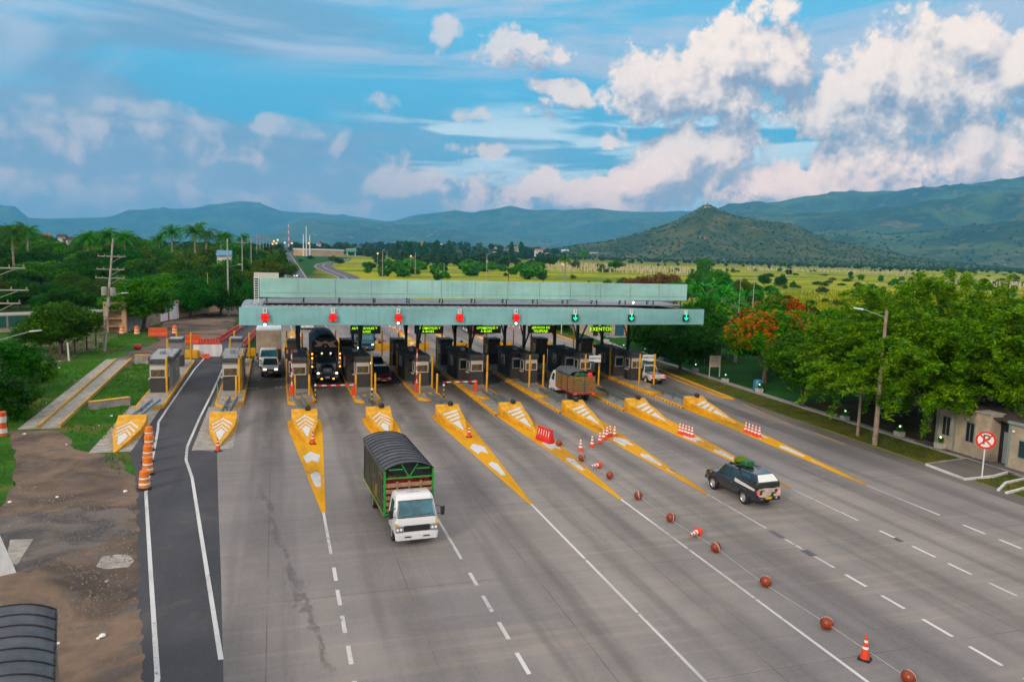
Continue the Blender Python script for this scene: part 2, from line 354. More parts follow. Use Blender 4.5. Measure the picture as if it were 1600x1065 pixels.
def concrete():
    m, n, b = newmat('concrete_road', .8); p = world_pos(n); s = nd(n, 'ShaderNodeSeparateXYZ'); n.links.new(p, s.inputs[0])
    big = nz(n, p, .12, 5); streak = nz(n, p, 1., 7, .6, (.9, .035, 1)); fine = nz(n, p, 6., 6, .7); blot = nz(n, p, .45, 8, .65, (1, .45, 1), .8)
    col = mixc(n, maprange(n, big, .3, .7), (.212, .194, .186), (.305, .275, .256))
    col = mixc(n, mth(n, 'MULTIPLY', maprange(n, streak, .45, .75), .38), col, (.15, .145, .145))
    cross = nz(n, p, 1., 5, .6, (.07, 1.9, 1)); col = mixc(n, mth(n, 'MULTIPLY', maprange(n, cross, .47, .70), .38), col, (.42, .345, .275)); cool = nz(n, p, .06, 5, .55, (1, .6, 1), .5); col = mixc(n, mth(n, 'MULTIPLY', maprange(n, cool, .43, .60), .55), col, (.165, .165, .175)); trk = mth(n, 'MULTIPLY', maprange(n, mth(n, 'ABSOLUTE', mth(n, 'SUBTRACT', mth(n, 'PINGPONG', mth(n, 'SUBTRACT', mth(n, 'ADD', s.outputs[0], mth(n, 'MULTIPLY', mth(n, 'SUBTRACT', nz(n, p, 1., 3, .5, (.3, .03, 1)), .5), 2.2)), 2.1), 2.61), 1.55)), .55, .1), maprange(n, nz(n, p, 1., 6, .65, (1.2, .06, 1)), .35, .65, .0, .52)); col = mixc(n, trk, col, (.12, .115, .115))
    # rubber and oil down the middle of each lane, heavier near the booths
    lane = mth(n, 'PINGPONG', mth(n, 'SUBTRACT', s.outputs[0], mth(n, 'MULTIPLY_ADD', s.outputs[1], .0065, 1.85)), 2.72)
    wob = mth(n, 'MULTIPLY', mth(n, 'SUBTRACT', nz(n, p, 1., 4, .5, (.5, .05, 1)), .5), 1.6)
    cen = maprange(n, mth(n, 'ADD', lane, wob), 1.35, 2.5)
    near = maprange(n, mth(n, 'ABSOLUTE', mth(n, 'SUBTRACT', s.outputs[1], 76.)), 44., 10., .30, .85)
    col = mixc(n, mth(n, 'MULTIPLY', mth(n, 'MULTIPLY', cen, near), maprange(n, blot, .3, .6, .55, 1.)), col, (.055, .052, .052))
    midband = mth(n, 'MULTIPLY', maprange(n, mth(n, 'ABSOLUTE', mth(n, 'SUBTRACT', s.outputs[1], 77.)), 15., 7.), .55)  # road evenly darker across the middle of the plaza
    col = mixc(n, midband, col, (.10, .085, .075))
    # slab joints
    j = mth(n, 'MAXIMUM', line_mask(n, mth(n, 'ADD', s.outputs[1], mth(n, 'MULTIPLY', s.outputs[0], .0)), 8.6, 2.4, .022), line_mask(n, s.outputs[0], 5.22, 4.85, .022))
    j = mth(n, 'MULTIPLY', j, maprange(n, nz(n, p, .3, 3), .35, .6, .15, .7)); col = mixc(n, j, col, (.07, .065, .06))
    cr = nz(n, p, .22, 9, .7, None, 1.5); crk = mth(n, 'MULTIPLY', maprange(n, mth(n, 'ABSOLUTE', mth(n, 'SUBTRACT', cr, .5)), .0, .004, 1., 0.), .28); col = mixc(n, crk, col, (.08, .075, .07))
    # wet trickle running down the left lane
    wx = mth(n, 'SUBTRACT', mth(n, 'SUBTRACT', s.outputs[0], mth(n, 'MULTIPLY', mth(n, 'SUBTRACT', 40., s.outputs[1]), .125)), -.6)
    wn = mth(n, 'MULTIPLY', mth(n, 'SUBTRACT', nz(n, p, 1.1, 9, .72, (1, .45, 1), .8), .5), 2.3)
    wet = maprange(n, mth(n, 'ABSOLUTE', mth(n, 'ADD', wx, wn)), .05, .20, 1., 0.)
    wet = mth(n, 'MULTIPLY', wet, mth(n, 'MULTIPLY', maprange(n, s.outputs[1], 44., 41.), maprange(n, s.outputs[1], 22., 24.)))
    wet = mth(n, 'MULTIPLY', wet, maprange(n, nz(n, p, .8, 3), .38, .5)); col = mixc(n, mth(n, 'MULTIPLY', wet, .62), col, (.075, .06, .055))
    col = mixc(n, mth(n, 'MULTIPLY', maprange(n, fine, .3, .7), .12), col, (.42, .38, .34))
    n.links.new(col, b.inputs['Base Color']); n.links.new(mth(n, 'SUBTRACT', .82, mth(n, 'MULTIPLY', wet, .4)), b.inputs['Roughness']); bumpit(n, b, fine, .15)
concrete()
def asphalt(name, c0, c1):
    m, n, b = newmat(name, .85); p = world_pos(n)
    big = nz(n, p, .18, 5); st = nz(n, p, 1., 6, .6, (.8, .05, 1)); fine = nz(n, p, 9., 6, .75); pat = nz(n, p, .35, 6, .6, None, .6)
    col = mixc(n, maprange(n, big, .3, .7), c0, c1); col = mixc(n, mth(n, 'MULTIPLY', maprange(n, st, .45, .7), .3), col, tuple(x*.6 for x in c0))
    col = mixc(n, mth(n, 'MULTIPLY', maprange(n, pat, .58, .72), .35), col, (.16, .13, .12)); col = mixc(n, mth(n, 'MULTIPLY', maprange(n, fine, .45, .75), .25), col, (.17, .17, .17))
    n.links.new(col, b.inputs['Base Color']); bumpit(n, b, fine, .25)
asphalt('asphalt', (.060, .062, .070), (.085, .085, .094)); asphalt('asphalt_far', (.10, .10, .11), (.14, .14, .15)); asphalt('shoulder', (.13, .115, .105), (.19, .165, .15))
def worn(name, col, under, amt):
    m, n, b = newmat(name, .7); p = world_pos(n); a = nz(n, p, 2.6, 8, .75); c = nz(n, p, .5, 6, .6, (1, .25, 1)); d = nz(n, p, 9., 4, .7)
    q = mixc(n, maprange(n, c, .4, .7), col, tuple(x*.62 for x in col)); k = mth(n, 'ADD', a, mth(n, 'MULTIPLY', mth(n, 'SUBTRACT', c, .5), .5))
    q = mixc(n, maprange(n, k, amt, amt+.06, 0., .8), q, under); q = mixc(n, mth(n, 'MULTIPLY', maprange(n, d, .5, .7), .18), q, under); n.links.new(q, b.inputs['Base Color'])
worn('road_yellow', (.74, .355, .003), (.17, .14, .12), .60); worn('road_white', (.66, .66, .65), (.20, .18, .17), .59)
def streaked(name, col):
    m, n, b = newmat(name, .42); b.inputs['Specular IOR Level'].default_value = .4; t = nd(n, 'ShaderNodeTexCoord'); v = t.outputs['Object']
    a = nz(n, v, 1., 6, .65, (2.6, 1, .16)); c = nz(n, v, .16, 5, .6, (1, 1, 2)); f = nz(n, v, 1., 5, .7, (9, 1, .5))
    q = mixc(n, maprange(n, c, .35, .65), tuple(x*.84 for x in col), tuple(min(1, x*1.10) for x in col)); q = mixc(n, mth(n, 'MULTIPLY', maprange(n, a, .5, .72), .35), q, tuple(x*.55 for x in col)); q = mixc(n, mth(n, 'MULTIPLY', maprange(n, f, .55, .7), .22), q, (.42, .47, .42)); n.links.new(q, b.inputs['Base Color'])
streaked('canopy_front', (.235, .50, .51)); streaked('canopy_upper', (.34, .60, .54))
def old_asphalt():
    m, n, b = newmat('old_asphalt', .9); p = world_pos(n); a = nz(n, p, .5, 8, .65, None, .6); f = nz(n, p, 7., 6, .75)
    q = mixc(n, maprange(n, a, .38, .62), (.075, .072, .074), (.17, .145, .125)); q = mixc(n, mth(n, 'MULTIPLY', maprange(n, f, .5, .72), .5), q, (.24, .21, .18)); n.links.new(q, b.inputs['Base Color']); bumpit(n, b, f, .5, .04)
old_asphalt()
pmat('gravel', (.21, .185, .16), .9, noise=.4)
def curtain():
    m, n, b = newmat('curtain', .75); t = nd(n, 'ShaderNodeTexCoord'); a = nz(n, t.outputs['Object'], .55, 6, .6, (1, .8, 1.3), .4); f = nz(n, t.outputs['Object'], 3., 4, .6, (1, 3, .2))
    col = mixc(n, maprange(n, f, .35, .65), (.030, .034, .026), (.085, .080, .055)); col = mixc(n, mth(n, 'MULTIPLY', maprange(n, a, .56, .66), .75), col, (.30, .15, .015)); n.links.new(col, b.inputs['Base Color'])
curtain()
def soil():
    m, n, b = newmat('dirt', .95); p = world_pos(n)
    a = nz(n, p, .22, 8, .62, None, .7); c = nz(n, p, 1.3, 8, .65, None, .4); f = nz(n, p, 8., 5, .7); d = nz(n, p, .5, 5, .6, (1, 2, 1), .5)
    col = mixc(n, maprange(n, a, .35, .62), (.075, .058, .047), (.23, .16, .112)); col = mixc(n, mth(n, 'MULTIPLY', maprange(n, c, .42, .66), .55), col, (.12, .095, .08))
    col = mixc(n, mth(n, 'MULTIPLY', maprange(n, d, .55, .68), .7), col, (.12, .115, .115))
    col = mixc(n, mth(n, 'MULTIPLY', maprange(n, f, .55, .72), .35), col, (.36, .28, .22)); n.links.new(col, b.inputs['Base Color']); bumpit(n, b, mth(n, 'ADD', c, mth(n, 'MULTIPLY', f, .4)), .6, .08)
soil()
def grassmat(name, g0, g1, dry, dryamt, sc=.35):
    m, n, b = newmat(name, .95); p = world_pos(n)
    a = nz(n, p, sc, 7, .6, None, .5); f = nz(n, p, 5., 7, .75); d = nz(n, p, sc*.55, 7, .62)
    col = mixc(n, maprange(n, a, .35, .65), g0, g1); col = mixc(n, mth(n, 'MULTIPLY', maprange(n, d, .62-dryamt, .72-dryamt*.6), .85), col, dry)
    col = mixc(n, mth(n, 'MULTIPLY', maprange(n, f, .5, .75), .4), col, tuple(min(1, x*1.9) for x in g1)); col = mixc(n, mth(n, 'MULTIPLY', maprange(n, f, .45, .25), .6), col, tuple(x*.35 for x in g0))
    n.links.new(col, b.inputs['Base Color']); bumpit(n, b, f, .7, .1)
grassmat('lawn', (.022, .085, .008), (.045, .15, .012), (.16, .12, .04), .10)
grassmat('verge_right', (.06, .075, .015), (.10, .105, .02), (.17, .11, .035), .14, .8)
grassmat('park_grass', (.010, .070, .008), (.018, .10, .010), (.05, .05, .02), .02)
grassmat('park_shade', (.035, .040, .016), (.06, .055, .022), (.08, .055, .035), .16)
def fieldmat():
    m, n, b = newmat('field', .95); p = world_pos(n)
    a = nz(n, p, .010, 8, .62, (1, 2.2, 1), .8); c = nz(n, p, .05, 8, .65, None, .6); f = nz(n, p, .9, 7, .7); d = nz(n, p, .022, 6, .6, (1, 2.5, 1))
    col = mixc(n, maprange(n, a, .40, .56), (.10, .19, .004), (.36, .35, .004)); m2 = nz(n, p, .12, 8, .7, (1, 1.8, 1), 1.); col = mixc(n, mth(n, 'MULTIPLY', maprange(n, m2, .50, .62), .55), col, (.16, .20, .012)); col = mixc(n, mth(n, 'MULTIPLY', maprange(n, c, .52, .68), .8), col, (.05, .11, .012))
    col = mixc(n, mth(n, 'MULTIPLY', maprange(n, d, .58, .68), .6), col, (.40, .24, .03)); col = mixc(n, mth(n, 'MULTIPLY', maprange(n, f, .5, .72), .35), col, (.52, .48, .08))
    s = nd(n, 'ShaderNodeSeparateXYZ'); n.links.new(p, s.inputs[0])
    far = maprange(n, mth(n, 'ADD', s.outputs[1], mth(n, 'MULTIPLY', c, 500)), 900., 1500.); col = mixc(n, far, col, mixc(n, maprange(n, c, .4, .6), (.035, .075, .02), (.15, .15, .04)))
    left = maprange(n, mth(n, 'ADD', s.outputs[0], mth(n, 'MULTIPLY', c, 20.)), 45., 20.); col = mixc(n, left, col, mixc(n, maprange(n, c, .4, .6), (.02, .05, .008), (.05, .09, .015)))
    n.links.new(col, b.inputs['Base Color']); bumpit(n, b, f, .8, .4)
fieldmat()
def hillmat(name, c0, c1, c2, sc):
    m, n, b = newmat(name, .95); p = world_pos(n)
    a = nz(n, p, sc, 9, .65, None, .8); c = nz(n, p, sc*3.3, 9, .7, None, .5); f = nz(n, p, sc*14, 6, .75); r = nz(n, p, sc*1.3, 5, .55)
    col = mixc(n, maprange(n, a, .42, .62), c0, c1); col = mixc(n, mth(n, 'MULTIPLY', maprange(n, c, .54, .66), .75), col, c2)
    col = mixc(n, mth(n, 'MULTIPLY', maprange(n, r, .62, .7), .6), col, (.06, .15, .02)); col = mixc(n, mth(n, 'MULTIPLY', maprange(n, f, .5, .35), .55), col, tuple(x*.3 for x in c0))
    n.links.new(col, b.inputs['Base Color']); bumpit(n, b, mth(n, 'ADD', c, mth(n, 'MULTIPLY', f, .5)), 1., 1/sc*.02)
hillmat('hill_near', (.030, .055, .014), (.095, .105, .030), (.26, .16, .07), .0045)
hillmat('hill_far', (.016, .040, .020), (.075, .125, .035), (.24, .17, .09), .0022)
def leafmat(name, cols, trans=.25, var=.35):
    m, n, b = newmat(name, .6); g = nd(n, 'ShaderNodeNewGeometry'); oi = nd(n, 'ShaderNodeObjectInfo')
    rp = nd(n, 'ShaderNodeValToRGB'); rp.color_ramp.elements[0].color = (*cols[0], 1); rp.color_ramp.elements[1].color = (*cols[-1], 1)
    for i, c in enumerate(cols[1:-1]): e = rp.color_ramp.elements.new((i+1)/(len(cols)-1)); e.color = (*c, 1)
    tex = nd(n, 'ShaderNodeTexCoord'); cl = nz(n, tex.outputs['Object'], .55, 3)
    k = mth(n, 'ADD', mth(n, 'MULTIPLY', g.outputs['Random Per Island'], .6), mth(n, 'MULTIPLY', maprange(n, cl, .3, .7), .4)); n.links.new(k, rp.inputs[0])
    hs = nd(n, 'ShaderNodeHueSaturation'); n.links.new(rp.outputs[0], hs.inputs['Color']); hs.inputs['Saturation'].default_value = 1.2
    n.links.new(maprange(n, oi.outputs['Random'], 0, 1,   .488, .515, False), hs.inputs['Hue']); n.links.new(maprange(n, oi.outputs['Random'], 0, 1, 1.5-var*1.3, 1.5+var*1.3, False), hs.inputs['Value'])
    n.links.new(hs.outputs[0], b.inputs['Base Color'])
    tr = nd(n, 'ShaderNodeBsdfTranslucent'); n.links.new(hs.outputs[0], tr.inputs[0]); mx = nd(n, 'ShaderNodeMixShader'); mx.inputs[0].default_value = trans
    o = n.nodes['Material Output']; n.links.new(b.outputs[0], mx.inputs[1]); n.links.new(tr.outputs[0], mx.inputs[2]); n.links.new(mx.outputs[0], o.inputs[0])
leafmat('leaf_dark', [(.008, .035, .006), (.018, .075, .010), (.045, .13, .015)])
leafmat('leaf_mid', [(.012, .055, .008), (.035, .12, .012), (.10, .19, .02)])
leafmat('leaf_acacia', [(.018, .058, .006), (.065, .155, .012), (.19, .27, .020)])
leafmat('leaf_olive', [(.02, .05, .008), (.055, .09, .012), (.13, .16, .02)])
leafmat('leaf_brown', [(.05, .035, .02), (.11, .06, .035), (.16, .10, .04)])
leafmat('leaf_palm', [(.015, .06, .012), (.035, .11, .018), (.08, .17, .03)], .2)
leafmat('leaf_banana', [(.015, .10, .012), (.03, .17, .02), (.07, .26, .03)], .3)
leafmat('leaf_flower', [(.20, .035, .008), (.30, .06, .010), (.36, .11, .015)], .2, .1)
leafmat('leaf_far', [(.010, .030, .010), (.02, .055, .014), (.05, .085, .02)], .1)
leafmat('leaf_dry', [(.05, .08, .006), (.14, .15, .008), (.22, .17, .015)], .2)
leafmat('leaf_lawn', [(.03, .10, .008), (.05, .15, .012), (.12, .16, .03)], .2, .1)

# ------------------------------------------------------------------ terrain
def _hash(ix, iy, seed):
    h = (ix.astype(np.int64)*374761393+iy.astype(np.int64)*668265263+seed*1442695041) & 0xffffffff
    h = ((h ^ (h >> 13))*1274126177) & 0xffffffff
    return ((h ^ (h >> 16)) & 0xffff)/65535.
def vnoise(x, y, seed=0):
    ix, iy = np.floor(x), np.floor(y); fx, fy = x-ix, y-iy; fx = fx*fx*(3-2*fx); fy = fy*fy*(3-2*fy)
    a, b, c, d = _hash(ix, iy, seed), _hash(ix+1, iy, seed), _hash(ix, iy+1, seed), _hash(ix+1, iy+1, seed)
    return (a*(1-fx)+b*fx)*(1-fy)+(c*(1-fx)+d*fx)*fy
def fbm(x, y, oct=6, seed=0, ridge=False):
    t = 0; a = 1; w = 0
    for k in range(oct):
        v = vnoise(x*2**k, y*2**k, seed+k)
        if ridge: v = 1-np.abs(2*v-1)
        t = t+a*v; w += a; a *= .52
    return t/w
def skyline(pts, r0):                   # photo skyline -> azimuth (deg), height (m) of a ridge standing r0 metres away
    q = [AE(*p) for p in pts]; return np.array([a for a, e in q]), np.array([CAMH+r0*math.tan(math.radians(e)) for a, e in q])
RIDGES = [  # skyline, distance, width in front, width behind, rim roughness
    (*skyline([(-250,330),(-100,318),(0,318),(22,322),(45,340),(100,343),(170,341),(200,331),(250,330),(300,328),(340,322),(375,317),(405,321),(440,333),(520,337),(590,343),(640,350),(760,352),(1000,352)], 13000), 13000, 3500, 1500, .05),
    (*skyline([(350,378),(430,362),(480,346),(560,344),(640,350),(700,358),(800,366),(860,372)], 8500), 8500, 2500, 1500, .08),
    (*skyline([(560,372),(600,352),(640,341),(700,331),(740,336),(770,331),(795,327),(830,333),(880,333),(930,331),(1000,329),(1100,331),(1200,335)], 11000), 11000, 3600, 1500, .06),
    (*skyline([(1000,350),(1080,340),(1150,329),(1200,318),(1250,310),(1300,306),(1360,307),(1420,307),(1450,305),(1500,296),(1550,291),(1600,292),(1700,283),(1900,290)], 8000), 8000, 3200, 1500, .06),
    (*skyline([(1050,372),(1100,352),(1180,338),(1260,334),(1330,336),(1400,330),(1460,322),(1540,316),(1600,306),(1700,298),(1900,300)], 6000), 6000, 2800, 1400, .10),
    (*skyline([(1180,380),(1250,364),(1320,360),(1400,366),(1480,362),(1560,352),(1650,346),(1900,350)], 4300), 4300, 1500, 1300, .12),
    (*skyline([(790,398),(850,392),(900,383),(950,376),(1000,364),(1040,352),(1070,340),(1090,330),(1105,322),(1122,329),(1150,341),(1190,349),(1230,354),(1260,364),(1290,377),(1330,383),(1370,392),(1420,402),(1480,410),(1560,417),(1640,424)], 2600), 2600, 1000, 900, .05),
    (*skyline([(430,386),(520,386),(600,384),(700,384),(780,388),(860,394),(900,399)], 1600), 1600, 480, 1200, .03)]
def height(azd, r):
    x, y = r*np.sin(np.radians(azd)), r*np.cos(np.radians(azd))
    h = np.full(np.shape(r), -1.5)
    for k, (A, Z, r0, wf, wb, rough) in enumerate(RIDGES):
        Hk = np.interp(azd, A, Z, left=Z[0] if k in (0,) else 0, right=Z[-1] if k in (3, 4, 5) else 0)
        t = np.where(r < r0, (r0-r)/wf, (r-r0)/wb); t = np.clip(t, 0, 1)
        prof = 1-(t*t*(3-2*t)); prof = np.where(r < r0, prof**1.15, prof)
        n = fbm(x/(wf*.35), y/(wf*.35), 7, 11*k+3, True)-.62
        gul = 1+n*(1.35*np.clip(t*3, .12 if k != 6 else .03, 1)*(1-t)+rough)
        h = np.maximum(h, Hk*prof*gul-1.0)
    return h
def ground_z(x, y):
    return max(0., float(height(np.array([math.degrees(math.atan2(x, y))]), np.array([math.hypot(x, y)]))[0]))
_az = np.linspace(-32, 72, 900); _rr = np.concatenate([np.geomspace(500, 3400, 190), np.geomspace(3440, 15500, 210)])
A_, R_ = np.meshgrid(_az, _rr); Z_ = height(A_, R_)
V_ = np.stack([R_*np.sin(np.radians(A_)), R_*np.cos(np.radians(A_)), Z_], -1).reshape(-1, 3)
nA, nR = len(_az), len(_rr); ii = (np.arange(nR-1)[:, None]*nA+np.arange(nA-1)[None, :]).ravel()
F_ = np.stack([ii, ii+1, ii+nA+1, ii+nA], -1)
cutr = int(np.searchsorted(_rr, 3400))
def sub(F, r0, r1):
    k = F[(F[:, 0]//nA >= r0) & (F[:, 0]//nA < r1)]; lo = r0*nA; return V_[lo:(r1+1)*nA], k-lo
v, f = sub(F_, 0, cutr); struct(npmesh('hills', v, f, MT['hill_near'], smooth=True))
v, f = sub(F_, cutr, nR-1); struct(npmesh('mountains', v, f, MT['hill_far'], smooth=True))

# ------------------------------------------------------------------ ground sheets
def sheet(name, poly, z, mat, parent=None, jit=0., step=1.2, seed=1):
    if jit:
        rr = random.Random(seed); q = []
        for (x0, y0), (x1, y1) in zip(poly, poly[1:]+poly[:1]):
            d = math.hypot(x1-x0, y1-y0); k = max(1, int(d/step)) if abs(y0) < 140 and abs(x0) < 60 else 1
            for i in range(k):
                t = i/k; q.append((x0+(x1-x0)*t+rr.uniform(-jit, jit), y0+(y1-y0)*t+rr.uniform(-jit, jit)))
        poly = q
    b = B(); b.add([(x, y, z) for x, y in poly], [tuple(range(len(poly)))]); o = b.obj(name, MT[mat], parent)
    if not parent: struct(o)
    return o
b = B(); n = 48; b.add([(0, 0, 0)]+[(16500*math.cos(2*math.pi*k/n), 16500*math.sin(2*math.pi*k/n), 0) for k in range(n)], [(0, 1+k, 1+(k+1) % n) for k in range(n)])
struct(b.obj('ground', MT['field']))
sheet('lawn', [(-60,38),(-14.2,38.2),(-12.7,41),(-13.6,46),(-15.4,53),(-16.6,57.6),(-14.4,57.9),(-12.3,52.8),(-10.6,51.9),(-9.6,47),(-7.9,43.8),(-7.0,43.2),(-7.2,46),(-8.3,53),(-8.6,64),(-8.8,92),(-10.5,95),(-12.5,98),(-14.5,107),(-17,118),(-60,118)], .004, 'lawn', jit=.28, seed=3)
sheet('dirt_yard', [(-60,-20),(-1.2,-20),(-2.4,20),(-3.6,27.5),(-4.5,33),(-6.1,43),(-6.8,45.2),(-7.6,46),(-9.6,50.6),(-12.0,52.6),(-14.4,58.4),(-17.6,58.4),(-15.8,54),(-13.4,45.5),(-12.8,41),(-14.2,38.2),(-60,38)], .010, 'dirt', jit=.2, seed=5)
sheet('dirt_track', [(-17.3,80),(-15.4,80),(-14.4,90.5),(-11.5,97),(-8,101),(-8.0,106),(-6.5,125),(-6.5,150),(-10,185),(-22,185),(-17.5,140),(-16.5,120),(-14.5,108),(-17.2,92)], .009, 'dirt', jit=.3, seed=6)
sheet('yard_pavement', [(-15.6,36.2),(-14.5,39.5),(-9.5,40.8),(-6.8,40),(-6.3,36.5),(-9.5,33.5),(-13.6,34.6)], .014, 'old_asphalt', jit=.5, step=.6, seed=9)
sheet('verge', [(40.5,-20),(44.9,-20),(44.9,140),(42.6,140),(41.2,76)], .004, 'verge_right', seed=8)
sheet('park_lawn', [(44.9,58),(95,58),(120,150),(70,150),(50,135),(44.9,118)], .004, 'park_grass', jit=.5)
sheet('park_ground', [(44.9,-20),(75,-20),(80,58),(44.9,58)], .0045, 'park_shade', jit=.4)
# the two carriageways
road = sheet('road', [(-1.0,-25),(39.2,-25),(39.35,50),(40.3,58),(41.6,76),(42.2,100),(43.0,130),(34,190),(22,290),(12.3,310),(13.3,420),(20.5,1150),(9,1150),(3.0,300),(-1.0,190),(-2.3,130),(-2.3,88),(-5.0,86),(-5.1,51.2),(-3.6,50.4),(-2.9,40.8),(-2.15,31),(-1.5,22)], .012, 'concrete_road')
sheet('shoulder', [(39.2,-25),(40.6,-25),(40.75,50),(41.4,66),(42.0,76),(41.6,76),(40.3,58),(39.35,50)], .011, 'shoulder')
sheet('asphalt_lane', [(-3.0,-25),(-1.0,-25),(-1.5,22),(-2.15,31),(-2.9,40.8),(-3.6,50.4),(-5.1,51.2),(-5.1,86),(-4.6,98),(-2.6,117),(-2.5,150),(-5.5,150),(-6.2,112),(-8.2,100),(-8.75,92),(-8.75,58),(-9.3,54.5),(-8.4,50),(-7.0,43.3),(-5.35,33),(-4.45,27.5),(-3.65,23)], .016, 'asphalt', jit=.0)
b = B()  # ragged broken rim of the asphalt
for k in range(70):
    t = k/70; y = 23+t*29; x = np.interp(y, [23,27.5,33,43.3,50,52], [-3.65,-4.45,-5.35,-7.0,-8.3,-8.8]); r = RNG.uniform(.12, .42)
    b.add([(x+.15+r*math.cos(a)*.8, y+r*1.6*math.sin(a), .0135+k*2e-5) for a in [j*math.pi/4+RNG.uniform(-.3, .3) for j in range(8)]], [tuple(range(8))])
struct(b.obj('asphalt_edge', MT['asphalt']))
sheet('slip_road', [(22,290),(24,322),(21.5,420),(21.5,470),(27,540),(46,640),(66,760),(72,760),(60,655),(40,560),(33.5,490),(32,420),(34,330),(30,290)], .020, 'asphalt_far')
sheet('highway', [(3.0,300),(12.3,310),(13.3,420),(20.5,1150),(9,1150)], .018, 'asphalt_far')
sheet('far_lawn', [(13.6,330),(21,420),(22,480),(30,560),(60,700),(80,840),(22,860),(17,700)], .008, 'park_grass')
sheet('path', [(44.6,-10),(45.5,-10),(45.5,60),(46.0,84),(46.6,96),(48.2,108),(54,118),(52.5,119.5),(47.4,111),(45.6,96),(45.0,84),(44.6,60)], .012, 'wall_grey')
sheet('path', [(50.5,108.5),(50.0,110.5),(58,116),(66,116),(66,113)], .013, 'wall_grey')
# pavements by the building
b = B(); b.add([(40.5,38.3,.10),(44.3,38.9,.10),(45.4,38.9,.10),(45.4,33.2,.10),(44.3,35.6,.10),(42.6,35.2,.10),(40.1,35.1,.10)], [tuple(range(6, -1, -1))])
struct(b.obj('pavement_slab', MT['shoulder']))
sheet('building_pavement', [(44.6,30),(46.2,30),(46.2,44),(44.6,44)], .014, 'shoulder')

# ------------------------------------------------------------------ painted markings (parts of the road)
def mark(name, polys, mat, z=.020, parent=None):
    b = B()
    for p in polys: b.add([(x, y, z) for x, y in p], [tuple(range(len(p)))])
    return b.obj(name, MT[mat], parent or road)
def strip(x0, y0, x1, y1, w=.13): return [(x0-w/2, y0), (x0+w/2, y0), (x1+w/2, y1), (x1-w/2, y1)]
CX = [-9.6, -3.63, 2.0, 7.46, 12.87, 18.03, 23.5, 29.2, 34.85]     # island axes
TIP = {2:(2.2,37.6), 3:(7.52,37.0), 4:(12.72,36.6), 5:(17.74,36.3), 6:(22.9,36.1), 7:(28.3,36.0), 8:(33.25,35.5)}
solid_to = {2:32.3, 3:30.5, 4:-12, 5:-12, 6:30.7, 7:30.6, 8:30.3}
for i, (tx, ty) in TIP.items():
    c = CX[i]
    mark('hatched_marking', [[(c-1.2,58.5),(c+1.2,58.5),(c+1.2,56),(tx+.10,ty),(tx-.10,ty),(c-1.2,56)]], 'road_yellow')
    a = lambda y: tx+(c-tx)*(y-ty)/(56-ty)
    ch = [[(a(48.8)-.52,48.3),(a(48.8),49.3),(a(48.8)+.52,48.3),(a(47)+.34,46.6),(a(47),47.2),(a(47)-.36,46.6)], [(a(44.5)-.30,44.2),(a(44.5)+.05,44.8),(a(44.5)+.30,44.2),(a(42)+.14,41.8),(a(42)-.14,41.8)]]
    if i in (6, 7, 8): ch.append([(a(40.6)-.06,41),(a(40.6)+.08,41),(a(39.6),39.2)])
    mark('arrow_marking', ch, 'road_white', .026)
    if solid_to[i] > 0:
        mark('lane_line', [strip(tx, ty, tx, solid_to[i])], 'road_white')
        y = solid_to[i]-1.45; d = []
        while y > -10:
            j = RNG.uniform(-.05, .05); d.append(strip(tx+j*.3, y, tx+j*.3, y-1.25+RNG.uniform(-.12, .1), .15)); y -= 2.02 if i > 3 else 2.15
        mark('dashed_line', d, 'road_white')
    else:
        mark('lane_line', [strip(tx, ty, tx, 29.3), strip(tx, 29.15, tx, 24.2), strip(tx, 24.1, tx, -12)], 'road_white')
# far side of the plaza
for i in range(2, 8):
    c = CX[i]; mark('hatched_marking', [[(c-1.2,97),(c-1.2,99),(c-.1+.4,122),(c+.1+.4,122),(c+1.2,99),(c+1.2,97)]], 'road_yellow'); mark('arrow_marking', [[(c-.5,101.5),(c+.5,101.5),(c+.35,105),(c-.25,105)],[(c-.3,108),(c+.4,108),(c+.3,113),(c,113)]], 'road_white', .026)
    mark('lane_line', [strip(c+.4,122,c+.2,150,.16)], 'road_white')
for i in range(1, 8):                   # rumble dots across the lanes
    c = (CX[i]+CX[i+1])/2; mark('rumble_dots', [[(c+k*.42-.12,y),(c+k*.42+.12,y),(c+k*.42+.12,y+.28),(c+k*.42-.12,y+.28)] for y in (72.3, 76.8) for k in (-4,-3,-2,2,3,4)], 'road_white', .019)
al = bpy.data.objects['asphalt_lane']
def poly_strip(pts, w=.16):
    q = []
    for (x0, y0), (x1, y1) in zip(pts, pts[1:]): q.append([(x0-w/2, y0), (x0+w/2, y0), (x1+w/2, y1), (x1-w/2, y1)])
    return q
mark('edge_line', poly_strip([(-8.2,59.5),(-7.9,57),(-6.9,46.2),(-6.56,42.6),(-4.78,31.66),(-3.5,23.85),(-2.6,10)]), 'road_white', .024, al)
mark('edge_line', poly_strip([(-7.4,99),(-7.75,92),(-8.05,84),(-8.2,64),(-8.2,59.6)]), 'road_white', .024, al)
mark('edge_line', poly_strip([(-5.3,90),(-5.35,71),(-5.5,60),(-5.5,52),(-5.25,48.8),(-4.55,45),(-3.03,33.9),(-1.74,24.5)]), 'road_white', .024, al)
hw = bpy.data.objects['highway']
mark('centre_line', [strip(7.4,310,14.4,1100,.25)], 'road_white', .024, hw); mark('edge_line', [strip(4.0,310,9.9,1100,.25), strip(11.6,312,19.4,1100,.25)], 'road_white', .024, hw)
sr = bpy.data.objects['slip_road']; mark('centre_line', poly_strip([(26.5,292),(28,330),(26.8,420),(27.5,480),(33,550),(53,650),(68,755)], .3), 'road_white', .028, sr)
mark('edge_line', poly_strip([(22.8,292),(24.8,326),(22.3,420),(22.3,468),(27.8,538),(46.8,638)], .25), 'road_white', .028, sr)
